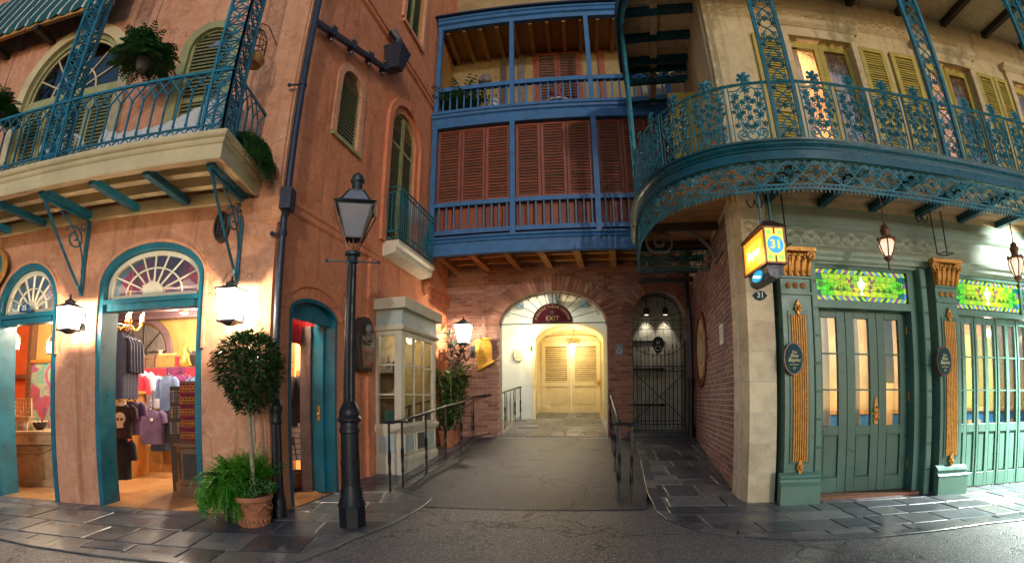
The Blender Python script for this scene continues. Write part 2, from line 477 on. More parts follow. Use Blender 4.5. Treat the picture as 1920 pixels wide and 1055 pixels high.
# bricks of the joined field vary by position
def brick_field(name, cols, px, pz):
    m, nt, b = mat_base(name)
    t = nt.nodes.new('ShaderNodeTexCoord')
    sp = nt.nodes.new('ShaderNodeSeparateXYZ'); nt.links.new(t.outputs['Object'], sp.inputs[0])
    row = mth(nt, 'FLOOR', mth(nt, 'DIVIDE', sp.outputs['Z'], pz))
    colm = mth(nt, 'FLOOR', mth(nt, 'ADD', mth(nt, 'DIVIDE', sp.outputs['X'], px), mth(nt, 'MULTIPLY', mth(nt, 'FLOORED_MODULO', row, 2.0), 0.5)))
    cb = nt.nodes.new('ShaderNodeCombineXYZ'); nt.links.new(row, cb.inputs[0]); nt.links.new(colm, cb.inputs[1])
    w = nt.nodes.new('ShaderNodeTexWhiteNoise'); w.noise_dimensions = '3D'; nt.links.new(cb.outputs[0], w.inputs['Vector'])
    c = ramp(nt, w.outputs['Value'], [(0.0, cols[0]), (0.35, cols[1]), (0.7, cols[2]), (1.0, sc(cols[0], 1.15))])
    v = coords(nt)
    n = noise(nt, v, 16, 6, 0.7)
    c = mixc(nt, 0.65, c, ramp(nt, n, [(0.3, (0.45, 0.42, 0.40)), (0.7, (1, 1, 1))]), 'MULTIPLY')
    nt.links.new(c, b.inputs['Base Color']); b.inputs['Roughness'].default_value = 0.85
    bump(nt, b, noise(nt, v, 55, 5, 0.7), 0.6, 0.008)
    return m
M['mortar'] = paint('mortar', (0.40, 0.29, 0.225), 0.95, 0.3, 12, 0.5, 60)
M['mortar_p'] = paint('pale mortar', (0.70, 0.62, 0.56), 0.95, 0.3, 12, 0.5, 60)

def slate():
    m, nt, b = mat_base('slate flagstone')
    v = coords(nt, rnd=True)
    oi = nt.nodes.new('ShaderNodeObjectInfo')
    c = ramp(nt, oi.outputs['Random'], [(0.0, (0.055, 0.058, 0.066)), (0.3, (0.115, 0.115, 0.118)), (0.6, (0.078, 0.085, 0.100)), (0.8, (0.16, 0.155, 0.145)), (1, (0.20, 0.195, 0.19))])
    n = noise(nt, v, 7, 8, 0.7, 0.8)
    c = mixc(nt, 0.7, c, ramp(nt, n, [(0.3, (0.5, 0.5, 0.5)), (0.7, (1.25, 1.25, 1.25))]), 'MULTIPLY')
    nt.links.new(c, b.inputs['Base Color'])
    nt.links.new(ramp(nt, noise(nt, v, 4, 6), [(0.3, (0.24,) * 3), (0.7, (0.50,) * 3)]), b.inputs['Roughness'])
    bump(nt, b, mth(nt, 'ADD', noise(nt, v, 5, 6, 0.6, 0.5), mth(nt, 'MULTIPLY', noise(nt, v, 45, 5), 0.3)), 0.32, 0.012)
    return m
M['slate'] = slate()
M['grout'] = paint('pale grout', (0.30, 0.28, 0.25), 0.9, 0.35, 14, 0.4, 60)
def asphalt(name, dark, light, chip, amount):
    m, nt, b = mat_base(name)
    v = coords(nt)
    c = ramp(nt, noise(nt, v, 0.9, 9, 0.68, 0.6), [(0.34, dark), (0.66, light)])
    c = mixc(nt, ramp(nt, noise(nt, v, 2.3, 8, 0.7, 1.2), [(0.52, (0, 0, 0)), (0.70, (0.8, 0.8, 0.8))]), c, sc(dark, 0.55))
    vo = nt.nodes.new('ShaderNodeTexVoronoi'); vo.inputs['Scale'].default_value = 95; nt.links.new(v, vo.inputs['Vector'])
    w = ramp(nt, vo.outputs['Color'], [(amount, (0, 0, 0)), (min(1, amount + 0.12), (1, 1, 1))])
    c = mixc(nt, w, c, chip)
    cr = nt.nodes.new('ShaderNodeTexVoronoi'); cr.feature = 'DISTANCE_TO_EDGE'; cr.inputs['Scale'].default_value = 0.6
    vd = nt.nodes.new('ShaderNodeVectorMath'); vd.operation = 'ADD'
    nn = nt.nodes.new('ShaderNodeTexNoise'); nn.inputs['Scale'].default_value = 3.0; nn.inputs['Detail'].default_value = 6; nt.links.new(v, nn.inputs['Vector'])
    nt.links.new(v, vd.inputs[0]); nt.links.new(nn.outputs['Color'], vd.inputs[1]); nt.links.new(vd.outputs[0], cr.inputs['Vector'])
    k = ramp(nt, cr.outputs['Distance'], [(0.0, (1, 1, 1)), (0.016, (0, 0, 0))])
    brk = ramp(nt, noise(nt, v, 0.8, 3), [(0.36, (0, 0, 0)), (0.46, (0.95, 0.95, 0.95))])
    gum = nt.nodes.new('ShaderNodeTexVoronoi'); gum.inputs['Scale'].default_value = 3.1; nt.links.new(v, gum.inputs['Vector'])
    c = mixc(nt, ramp(nt, gum.outputs['Distance'], [(0.05, (0.7, 0.7, 0.7)), (0.065, (0, 0, 0))]), c, chip)
    c = mixc(nt, mth(nt, 'MULTIPLY', k, brk), c, (0.01, 0.01, 0.01))
    nt.links.new(c, b.inputs['Base Color'])
    b.inputs['Roughness'].default_value = 0.52
    bump(nt, b, mth(nt, 'ADD', vo.outputs['Distance'], mth(nt, 'MULTIPLY', k, mth(nt, 'MULTIPLY', brk, -3.0))), 0.45, 0.008)
    return m
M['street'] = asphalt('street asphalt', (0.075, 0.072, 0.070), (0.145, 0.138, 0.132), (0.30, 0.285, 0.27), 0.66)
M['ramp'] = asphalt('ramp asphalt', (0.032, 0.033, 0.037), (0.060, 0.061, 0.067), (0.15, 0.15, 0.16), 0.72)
def leafmat(name, a, b_, rough=0.4, trans=0.25):
    m, nt, b = mat_base(name)
    g = nt.nodes.new('ShaderNodeNewGeometry')
    c = ramp(nt, g.outputs['Random Per Island'], [(0, a), (0.6, b_), (1, sc(b_, 1.6))])
    nt.links.new(c, b.inputs['Base Color']); b.inputs['Roughness'].default_value = rough
    b.inputs['Subsurface Weight'].default_value = 0
    tr = nt.nodes.new('ShaderNodeBsdfTranslucent'); nt.links.new(c, tr.inputs[0])
    mx = nt.nodes.new('ShaderNodeMixShader'); mx.inputs[0].default_value = trans
    o = nt.nodes['Material Output']
    nt.links.new(b.outputs[0], mx.inputs[1]); nt.links.new(tr.outputs[0], mx.inputs[2]); nt.links.new(mx.outputs[0], o.inputs[0])
    return m
M['ficus'] = leafmat('ficus leaf', (0.012, 0.034, 0.012), (0.032, 0.085, 0.020))
M['fern'] = leafmat('fern leaf', (0.04, 0.18, 0.012), (0.11, 0.36, 0.03), 0.5, 0.35)
M['fern_dk'] = leafmat('dark fern leaf', (0.012, 0.055, 0.014), (0.03, 0.12, 0.025), 0.5, 0.3)
M['ivy'] = leafmat('ivy leaf', (0.03, 0.09, 0.025), (0.10, 0.21, 0.06))
M['philo'] = leafmat('broad leaf', (0.025, 0.065, 0.02), (0.09, 0.17, 0.035))
M['rubber'] = leafmat('rubber plant leaf', (0.04, 0.055, 0.045), (0.12, 0.15, 0.11), 0.3)
# ================================================================== layout
def meet(f, g):
    a = f.u.x * -g.u.y + f.u.y * g.u.x
    d = g.o - f.o
    t = (d.x * -g.u.y + d.y * g.u.x) / a
    return f.o + f.u * t
def on_ground(px, py):
    v = lens_ray(px, py)
    t = 1.0
    while t < 60 and EYE + v.z * t > gz(v.x * t, v.y * t): t += 0.02
    return Vector((v.x * t, v.y * t, gz(v.x * t, v.y * t)))
FL = Fr(-5.79, 4.22, 6.65)                     # salmon shop front
_p = FL.w(3.13, 0); FA = Fr(_p.x, _p.y, 78.5)  # its side wall along the alley
_b = Fr(0.9, 10.0, -8.5); _p = meet(_b, FA); FB = Fr(_p.x, _p.y, -8.5)     # brick wall at the end of the alley
_q = Fr(2.84, 5.18, -105.5); _p = meet(_q, FB); FW = Fr(_p.x, _p.y, -105.5)  # brick side wall of the corner restaurant
FG = Fr(2.89, 5.09, -8.0)                      # green restaurant front
FV = Fr(0.0, 8.72, -8.2)                       # blue gallery front

# ================================================================== ground
g = MB(); g._add([(-60, -40, 0), (60, -40, 0), (60, 40, 0), (-60, 40, 0)], [(0, 1, 2, 3)])
setting('street', g.mesh('street', M['street'], fix=False))

rail_px = [(732, 924), (756, 917), (800, 889), (836, 863), (865, 848), (888, 826)]
rl = [on_ground(*p) for p in rail_px]
def alley(pts, dz):  # polygon draped on the sloping floor
    return [(p[0], p[1], gz(p[0], p[1]) + dz) for p in pts]
a0, a1 = at_z(799, 951), at_z(1211, 956)
e0, e1 = FB.w(0.75, 0.0), FB.w(4.1, 0.0)
rs = [on_ground(1213, 925), on_ground(1202, 870), on_ground(1190, 822)]
rp = MB()
left_edge = [a0, on_ground(757, 918), rl[2], rl[4], e0]
right_edge = [a1, rs[0], rs[1], rs[2], FB.w(4.05, 0.02)]
L2, R2 = [], []
for k in range(25):
    t = k / 24 * 4; i = min(3, int(t)); f = t - i
    L2.append(left_edge[i].lerp(left_edge[i + 1], f)); R2.append(right_edge[i].lerp(right_edge[i + 1], f))
vs = []
for a, b in zip(L2, R2):
    for j in range(9):
        p = Vector(a).lerp(Vector(b), j / 8); vs.append((p.x, p.y, gz(p.x, p.y) + 0.006))
rp._add(vs, [(i * 9 + j, i * 9 + j + 1, i * 9 + j + 10, i * 9 + j + 9) for i in range(24) for j in range(8)])
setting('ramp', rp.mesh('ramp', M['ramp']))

def clip(poly, x0, x1, y0, y1):
    for ax, lim, sg in ((0, x0, 1), (0, x1, -1), (1, y0, 1), (1, y1, -1)):
        out = []
        for i in range(len(poly)):
            a, b = poly[i - 1], poly[i]
            da, db = (a[ax] - lim) * sg, (b[ax] - lim) * sg
            if (da >= 0) != (db >= 0):
                t = da / (da - db); out.append((a[0] + (b[0] - a[0]) * t, a[1] + (b[1] - a[1]) * t))
            if db >= 0: out.append(b)
        poly = out
        if len(poly) < 3: return []
    return poly
def area(p): return 0.5 * sum(p[i - 1][0] * p[i][1] - p[i][0] * p[i - 1][1] for i in range(len(p)))

def paving(parent, region, ang, seed, rowh=(0.34, 0.55), colw=(0.4, 0.95), top=0.012):
    """random-ashlar flagstones cut to the region; each stone its own object"""
    rn = random.Random(seed)
    ca, sa = math.cos(ang), math.sin(ang)
    loc = [(p[0] * ca + p[1] * sa, -p[0] * sa + p[1] * ca) for p in region]
    xs = [p[0] for p in loc]; ys = [p[1] for p in loc]
    y = min(ys)
    gap = 0.010
    while y < max(ys):
        h = rn.uniform(*rowh); x = min(xs) - rn.random() * 0.5
        while x < max(xs):
            w = rn.uniform(*colw)
            cells = [(x, x + w, y, y + h)]
            if w > 0.62 and rn.random() < 0.3: cells = [(x, x + w * 0.45, y, y + h), (x + w * 0.45, x + w, y, y + h)]
            elif h > 0.46 and rn.random() < 0.25: cells = [(x, x + w, y, y + h * 0.5), (x, x + w, y + h * 0.5, y + h)]
            for (q0, q1, r0, r1) in cells:
                pl = clip(loc, q0 + gap, q1 - gap, r0 + gap, r1 - gap)
                if len(pl) < 3 or abs(area(pl)) < 0.012: continue
                cx = sum(p[0] for p in pl) / len(pl); cy = sum(p[1] for p in pl) / len(pl)
                wx = lambda p: (p[0] * ca - p[1] * sa, p[0] * sa + p[1] * ca)
                o = Vector((*wx((cx, cy)), 0)); o.z = gz(o.x, o.y)
                dz = rn.uniform(-0.003, 0.004) + top
                n = len(pl); mb = MB(); vs = []
                for lvl in range(3):
                    for p in pl:
                        k = 1.0 if lvl < 2 else 1 - 0.012 / max(0.08, math.hypot(p[0] - cx, p[1] - cy))
                        q = (cx + (p[0] - cx) * k, cy + (p[1] - cy) * k)
                        X, Y = wx(q); Z = gz(X, Y) + (-0.02, dz - 0.006, dz)[lvl]
                        vs.append((X - o.x, Y - o.y, Z - o.z))
                mb._add(vs, [tuple(range(2 * n, 3 * n))] + [(l * n + k, l * n + (k + 1) % n, l * n + n + (k + 1) % n, l * n + n + k) for l in (0, 1) for k in range(n)])
                put('flagstone', mb.mesh('flagstone', M['slate']), parent, loc=o)
            x += w
        y += h
def bed(name, region, dz=0.002):
    me = sheet_mesh(name, [(p[0], p[1]) for p in region], [], 0.0, M['grout'])
    import bmesh
    bm = bmesh.new(); bm.from_mesh(me)
    for v in bm.verts: v.co = (v.co.x, v.co.z, 0)
    bmesh.ops.triangulate(bm, faces=bm.faces)
    for c in [5.2 + 0.4 * k for k in range(14)]:
        bmesh.ops.bisect_plane(bm, geom=bm.verts[:] + bm.edges[:] + bm.faces[:], plane_co=(0, c, 0), plane_no=(0.05, 1, 0))
    for v in bm.verts: v.co.z = gz(v.co.x, v.co.y) + dz
    bmesh.ops.recalc_face_normals(bm, faces=bm.faces)
    bm.to_mesh(me); bm.free()
    return setting(name, me)
def kerb(parent, path, w, step=0.42, side=1, seed=3):
    rn = random.Random(seed)
    P = [Vector((p[0], p[1], 0)) for p in path]
    pts = [P[0]]
    for a, b in zip(P, P[1:]):
        n = max(1, int((b - a).length / 0.07))
        pts += [a.lerp(b, (k + 1) / n) for k in range(n)]
    acc = 0; cur = [pts[0]]; lim = step
    for a, b in zip(pts, pts[1:]):
        acc += (b - a).length; cur.append(b)
        if acc > lim:
            if len(cur) > 2:
                _kerb_stone(parent, cur, w, side)
            cur = [b]; acc = 0; lim = step * rn.uniform(0.7, 1.3)
    if len(cur) > 2: _kerb_stone(parent, cur, w, side)
def _kerb_stone(parent, c, w, side):
    t0 = (c[1] - c[0]).normalized(); c = [c[0] + t0 * 0.005] + c[1:]
    o = c[len(c) // 2].copy(); o.z = gz(o.x, o.y)
    inn, out = [], []
    for i, p in enumerate(c):
        t = (c[min(i + 1, len(c) - 1)] - c[max(i - 1, 0)]).normalized(); n = Vector((t.y, -t.x, 0)) * side
        out.append(p); inn.append(p + n * w)
    mb = MB(); n = len(c)
    vs = []
    for dz, ins in ((-0.03, 0), (0.013, 0), (0.018, 0.008)):
        for L, s_ in ((out, 1), (inn, -1)):
            for p, q in zip(L, inn if s_ == 1 else out):
                d = (q - p).normalized() * ins
                vs.append((p.x + d.x - o.x, p.y + d.y - o.y, gz(p.x, p.y) + dz - o.z))
    fs = []
    for l in (0, 1):
        b0, b1 = l * 2 * n, (l + 1) * 2 * n
        for k in range(n - 1):
            fs += [(b0 + k, b0 + k + 1, b1 + k + 1, b1 + k), (b0 + n + k + 1, b0 + n + k, b1 + n + k, b1 + n + k + 1)]
        fs += [(b0, b0 + n, b1 + n, b1), (b0 + n - 1, b1 + n - 1, b1 + 2 * n - 1, b0 + 2 * n - 1)]
    b0 = 4 * n
    fs += [(b0 + k, b0 + k + 1, b0 + n + k + 1, b0 + n + k) for k in range(n - 1)]
    mb._add(vs, fs)
    put('kerb_stone', mb.mesh('kerb_stone', M['slate']), parent, loc=o)

edge_l = [at_z(*p) for p in [(811, 938), (800, 946), (787, 955), (750, 976), (709, 995), (664, 1011), (626, 1030), (577, 1048), (520, 1064), (440, 1072), (303, 1056), (204, 1046), (131, 1036), (58, 1025), (0, 1012), (-140, 992)]]
regL = [FL.w(-4.2, 0.05), FL.w(3.1, 0.05), FA.w(0.0, 0.0), FA.w(5.89, 0.05), FB.w(0.75, -0.02), rl[4], rl[2], on_ground(757, 918), on_ground(786, 926), on_ground(806, 932)] + edge_l
pl = bed('pavement_left', regL)
paving(pl, regL, R(8), 5)
kerb(pl, [rl[4], rl[2], on_ground(757, 918), on_ground(786, 926), on_ground(806, 932)] + edge_l, 0.13, side=1)
edge_r = [rs[2], rs[1], rs[0], on_ground(1222, 942), on_ground(1230, 960), at_z(1250, 975), at_z(1300, 994), at_z(1380, 1006), at_z(1440, 1010), at_z(1530, 1013), at_z(1650, 1008), at_z(1760, 996), at_z(1850, 983), at_z(1925, 975), at_z(2060, 962)]
regR = edge_r + [FG.w(6.6, 0.3), FG.w(0.35, 0.3), FG.w(0.0, 0.1), FW.w(4.4, 0.05), FW.w(0.0, 0.02), FB.w(4.0, 0.0)]
pr = bed('pavement_right', regR)
paving(pr, regR, R(-9), 9)
kerb(pr, edge_r, 0.14, side=-1, seed=8)

# ================================================================== shared joinery
def slat_mesh(w, mat, d=0.030, h=0.042, t=0.009):
    mb = MB()
    mb.prism([(0, h / 2), (0.004, h / 2 + t), (d, -h / 2 + t), (d - 0.004, -h / 2)][::1], 'yz', -w / 2, w / 2)
    mb.v = [(x, -y + d, z) for (x, y, z) in mb.v]
    return mb.mesh('slat', mat)
def louvre(parent, fr, x0, x1, z0, z1, y, mat, smat=None, pitch=0.055, stile=0.055, mid=None, top=None, name='shutter', fl=True, back=None):
    """louvred shutter leaf; top(x) gives the head height when it is arched. Slats are sub-parts."""
    smat = smat or mat
    mb = MB()
    def hd(x): return min(z1, top(x)) if top else z1
    if top:
        n = 8
        xs = [x0 + (x1 - x0) * k / n for k in range(n + 1)]
        mb.band([(x, hd(x)) for x in xs], [(x, hd(x) - stile) for x in xs], y, y + 0.04)
        mb.box(x0, x0 + stile, y - 0.001, y + 0.041, z0, hd(x0 + stile / 2) - 0.01); mb.box(x1 - stile, x1, y - 0.001, y + 0.041, z0, hd(x1 - stile / 2) - 0.01)
    else:
        mb.box(x0, x1, y, y + 0.04, z1 - stile, z1)
        mb.box(x0, x0 + stile, y - 0.001, y + 0.041, z0, z1 - stile); mb.box(x1 - stile, x1, y - 0.001, y + 0.041, z0, z1 - stile)
    mb.box(x0 + stile, x1 - stile, y, y + 0.04, z0, z0 + stile * 1.4)
    if mid: mb.box(x0 + stile, x1 - stile, y, y + 0.04, mid - stile * 0.6, mid + stile * 0.6)
    s = part(name, mb, mat, parent, fr)
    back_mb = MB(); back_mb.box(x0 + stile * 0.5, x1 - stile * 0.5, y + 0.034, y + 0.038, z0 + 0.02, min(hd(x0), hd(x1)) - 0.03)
    part('backing', back_mb, back or M['voidgrey'], s)  # default dark grey sheet stands in for the unlit room behind
    w = x1 - x0 - 2 * stile
    me = slat_mesh(w, smat)
    z = z0 + stile * 1.4 + pitch * 0.5
    while z < max(hd(x0 + stile), hd(x1 - stile), hd((x0 + x1) / 2)) - stile - 0.01:
        if not (mid and abs(z - mid) < stile * 0.6 + pitch * 0.3):
            if top:
                # shorten the slat where the head cuts it
                a, b = x0 + stile, x1 - stile
                for _ in range(40):
                    if top(a) - stile < z + 0.02: a += w / 40
                for _ in range(40):
                    if top(b) - stile < z + 0.02: b -= w / 40
                if b - a > 0.04: put('slat', me if b - a > w - 0.01 else slat_mesh(b - a, smat), s, loc=((a + b) / 2, y + 0.002, z))
            else:
                put('slat', me, s, loc=((x0 + x1) / 2, y + 0.002, z + random.uniform(-0.003, 0.003)), rot=(random.uniform(-0.13, 0.13), random.uniform(-0.004, 0.004), 0))
        z += pitch
    return s
def arch_top(cx, hw, zs, rise):
    return lambda x: zs + rise * math.sqrt(max(0.0, 1 - ((x - cx) / hw) ** 2))
def fan(parent, fr, cx, hw, zs, rise, y, mat, spokes=7, bar=0.022, hub=0.16, ring=0.62, name='fanlight', frame=0.05, pane='pane_dk'):
    mb = MB()
    mb.band(arch(cx, hw, zs, rise), arch(cx, hw - frame, zs, rise - frame), y, y + 0.05)
    mb.box(cx - hw, cx + hw, y, y + 0.05, zs - frame, zs)
    f = part(name, mb, mat, parent, fr)
    for k in range(1, spokes + 1):
        a = PI * k / (spokes + 1)
        m = MB()
        p0 = (cx - hub * hw * math.cos(a), y + 0.02, zs + hub * hw * math.sin(a)); p1 = (cx - (hw - frame) * math.cos(a), y + 0.02, zs + (rise - frame) * math.sin(a))
        m.tube([p0, p1], bar / 2 * 1.2, 4); part('glazing_bar', m, mat, f)
    m = MB(); m.band(arch(cx, hw * ring, zs, rise * ring), arch(cx, hw * ring - bar, zs, rise * ring - bar), y + 0.008, y + 0.032)
    part('glazing_bar', m, mat, f)
    m = MB(); m.prism(arch(cx, hub * hw * 1.25, zs, hub * hw * 1.25, 12), 'xz', y + 0.003, y + 0.035); part('sunburst', m, mat, f)
    m = MB(); m.prism(arch(cx, hw - 0.02, zs - 0.01, rise - 0.02), 'xz', y + 0.022, y + 0.027); part('pane', m, M[pane], f)
    return f
def scroll(cx, cz, r, turns=1.6, start=0.0, dirn=1, n=26, y=0.0, r_end=0.12):
    out = []
    for k in range(n + 1):
        t = k / n
        a = start + dirn * turns * 2 * PI * t
        rr = r * (1 - t * (1 - r_end))
        out.append((cx + rr * math.cos(a), y, cz + rr * math.sin(a)))
    return out
def bez(p, n=12):
    p = [Vector(q) for q in p]; out = []
    for k in range(n + 1):
        t = k / n; q = p
        while len(q) > 1: q = [q[i].lerp(q[i + 1], t) for i in range(len(q) - 1)]
        out.append(q[0])
    return out

# ================================================================== salmon shop building
pk = thing('shop_building', 'salmon pink stucco shop building with teal arched doorways and iron balcony on the left', 'building', FL.w(3.13, 0))
A1 = dict(cx=1.485, hw=0.785, zs=2.72, rise=0.49)     # wide doorway
A0 = dict(cx=-0.64, hw=0.62, zs=2.52, rise=0.62)      # narrow doorway at the edge
bw = dict(cx=-0.62, hw=1.06, zs=5.72, rise=1.22)      # big arched window on the balcony
w2 = dict(cx=1.78, hw=0.40, zs=6.02, rise=0.44)       # small arched window
put('wall', sheet_mesh('wall', rect(-5.2, 3.13, -0.05, 9.6), [
    opening(A1['cx'], A1['hw'], -0.02, A1['zs'], A1['rise']), opening(A0['cx'], A0['hw'], -0.02, A0['zs'], A0['rise']),
    opening(bw['cx'], bw['hw'], 3.95, bw['zs'], bw['rise']), opening(w2['cx'], w2['hw'], 4.45, w2['zs'], w2['rise'])], 0.30, M['pink']), pk, FL)
sd = dict(cx=0.84, hw=0.51, zs=2.36, rise=0.22)
W1 = dict(cx=1.27, hw=0.36, zs=6.03, rise=0.36)
W2 = dict(cx=3.27, hw=0.52, zs=6.30, rise=0.50)
put('side_wall', sheet_mesh('side_wall', rect(0, 5.895, -0.05, 14), [
    opening(sd['cx'], sd['hw'], -0.02, sd['zs'], sd['rise']), opening(W1['cx'], W1['hw'], 5.06, W1['zs'], W1['rise']),
    opening(W2['cx'], W2['hw'], 4.05, W2['zs'], W2['rise']), rect(2.75, 3.65, 8.93, 10.6)], 0.35, M['orange']), pk, FA)
# corner strip, corbel, string courses
m = MB(); m.box(2.76, 3.155, -0.045, 0.0, 3.62, 9.6); m.box(3.13, 3.175, -0.045, 0.25, 3.62, 9.6); part('corner_pilaster', m, M['trim_pink'], pk, FL)
m = MB(); m.prism([(0, 3.34), (-0.03, 3.38), (-0.06, 3.47), (-0.10, 3.52), (-0.10, 3.615), (0, 3.615)], 'yz', 2.70, 3.19)
part('corbel', m, M['trim_pink'], pk, FL)
m = MB(); m.prism([(0, 3.52), (-0.035, 3.55), (-0.035, 3.62), (-0.06, 3.64), (-0.06, 3.70), (0, 3.72)], 'yz', 0.12, 2.45); part('string_course', m, M['orange'], pk, FA)
m = MB(); m.prism([(0, 3.40), (-0.06, 3.44), (-0.06, 3.60), (-0.12, 3.64), (-0.12, 3.72), (0, 3.76)], 'yz', 4.45, 5.885); part('string_course', m, M['orange'], pk, FA)
m = MB(); m.prism([(0, 7.86), (-0.05, 7.90), (-0.05, 7.97), (-0.08, 7.99), (-0.08, 8.04), (0, 8.07)], 'yz', 0.2, 5.885); part('string_course', m, M['orange'], pk, FA)
m = MB(); m.box(2.16, 2.42, -0.05, 0.0, -0.02, 3.53); part('pilaster_strip', m, M['orange'], pk, FA)
m = MB(); m.band(arch(sd['cx'], sd['hw'] + 0.16, sd['zs'] + 0.02, sd['rise'] + 0.22), arch(sd['cx'], sd['hw'] + 0.08, sd['zs'] + 0.02, sd['rise'] + 0.13), -0.02, 0.002); part('arch_trim', m, M['orange'], pk, FA)

def arch_lining(o, name, mat, fr, w=0.075, y0=-0.012, y1=0.29, zt=0.0):
    m = MB()
    out = [(o['cx'] - o['hw'], zt)] + arch(o['cx'], o['hw'], o['zs'], o['rise'], 24) + [(o['cx'] + o['hw'], zt)]
    inn = [(o['cx'] - o['hw'] + w, zt)] + arch(o['cx'], o['hw'] - w, o['zs'], o['rise'] - w, 24) + [(o['cx'] + o['hw'] - w, zt)]
    m.band(out, inn, y0, y1)
    return part(name, m, mat, pk, fr)
for o in (A1, A0):
    arch_lining(o, 'door_frame', M['teal'], FL)
    m = MB(); m.band(opening(o['cx'], o['hw'] + 0.035, 1.9, o['zs'], o['rise'] + 0.035, 24), opening(o['cx'], o['hw'] + 0.002, 1.9, o['zs'], o['rise'] + 0.002, 24), -0.03, 0.01)
    part('arch_bead', m, M['trim_pink'], pk, FL)
m = MB(); m.box(A1['cx'] - 0.70, A1['cx'] + 0.70, 0.02, 0.16, 2.40, 2.53); m.box(A1['cx'] - 0.70, A1['cx'] + 0.70, -0.02, 0.02, 2.48, 2.535); part('transom', m, M['teal'], pk, FL)
m = MB(); m.box(A0['cx'] - 0.535, A0['cx'] + 0.535, 0.02, 0.16, 2.33, 2.46); m.box(A0['cx'] - 0.535, A0['cx'] + 0.535, -0.02, 0.02, 2.41, 2.465); part('transom', m, M['teal'], pk, FL)
def seg_fan(o, zb, spokes, hub, ringk):
    """fanlight above a transom: straight sides, arched head, radiating bars"""
    cx, hw, zs, rise = o['cx'], o['hw'] - 0.086, o['zs'], o['rise'] - 0.086
    y = 0.06
    m = MB(); fw = 0.055
    m.band(opening(cx, hw, zb, zs, rise, 24), opening(cx, hw - fw, zb + fw, zs, rise - fw, 24), y, y + 0.05); m.box(cx - hw + fw, cx + hw - fw, y, y + 0.05, zb, zb + fw)
    f = part('fanlight', m, M['bone'], pk, FL)
    zt = zb + fw
    def reach(a):
        dx, dz = -math.cos(a), math.sin(a); t = 0.05
        while t < 2 and abs(dx * t) < hw - fw and zt + dz * t < arch_top(cx, hw - fw + 0.001, zs, rise - fw)(cx + dx * t): t += 0.01
        return t
    ts = []
    for k in range(1, spokes + 1):
        a = PI * k / (spokes + 1); t = reach(a); ts.append((a, t))
        mm = MB(); mm.tube([(cx - hub * math.cos(a), y + 0.02, zt + hub * math.sin(a)), (cx - t * math.cos(a), y + 0.02, zt + t * math.sin(a))], 0.012, 4); part('glazing_bar', mm, M['bone'], f)
    pts = [(cx - ringk * hw * math.cos(PI * k / 20), y + 0.02, zt + ringk * (zs + rise - zb) * 0.92 * math.sin(PI * k / 20)) for k in range(21)]
    mm = MB(); mm.tube(pts, 0.012, 4); part('glazing_bar', mm, M['bone'], f)
    mm = MB(); mm.prism([(cx - hub * math.cos(PI * k / 14), zt + hub * math.sin(PI * k / 14)) for k in range(15)], 'xz', y - 0.002, y + 0.045); part('sunburst', mm, M['bone'], f)
    mm = MB(); mm.prism(opening(cx, hw - 0.02, zb + 0.02, zs, rise - 0.02, 20), 'xz', y + 0.022, y + 0.026); part('pane', mm, M['pane'], f)
seg_fan(A1, 2.535, 7, 0.15, 0.60)
seg_fan(A0, 2.465, 7, 0.12, 0.55)

# windows behind the balcony
def arch_frame(o, fr, mat, w, y0, y1, z0, name='window_frame'):
    m = MB(); m.band(opening(o['cx'], o['hw'] + w * 0.45, z0, o['zs'], o['rise'] + w * 0.45, 24), opening(o['cx'], o['hw'] - w * 0.55, z0, o['zs'], o['rise'] - w * 0.55, 24), y0, y1)
    return part(name, m, mat, pk, fr)
arch_frame(bw, FL, M['cream'], 0.17, -0.035, 0.05, 3.95)
arch_frame(bw, FL, M['sage'], 0.30, 0.03, 0.11, 3.95)
fan(pk, FL, bw['cx'], bw['hw'] - 0.15, 5.78, 1.0, 0.07, M['cream'], 6, 0.028, 0.12, 0.5, pane='pane_dk')
m = MB(); m.box(bw['cx'] - 0.92, bw['cx'] + 0.92, 0.04, 0.14, 5.66, 5.80); part('window_transom', m, M['sage'], pk, FL)
m = MB(); m.box(-1.75, 0.5, 0.34, 0.37, 3.9, 7.0); part('window_blind', m, M['greyglass'], pk, FL)
for k in range(4):
    x0 = bw['cx'] - 0.91 + k * 0.457
    louvre(pk, FL, x0, x0 + 0.445, 3.98, 5.66, 0.06, M['sage'], M['sage_dk'], pitch=0.06, mid=4.75)
arch_frame(w2, FL, M['sage'], 0.13, -0.025, 0.08, 4.45)
louvre(pk, FL, w2['cx'] - 0.34, w2['cx'] + 0.34, 4.47, 6.5, 0.03, M['sage'], M['sage_dk'], pitch=0.062, mid=5.2, top=arch_top(w2['cx'], w2['hw'] - 0.04, w2['zs'], w2['rise'] - 0.04))
m = MB(); m.box(w2['cx'] - 0.47, w2['cx'] + 0.47, -0.06, 0.1, 4.37, 4.445); part('window_sill', m, M['sage'], pk, FL)

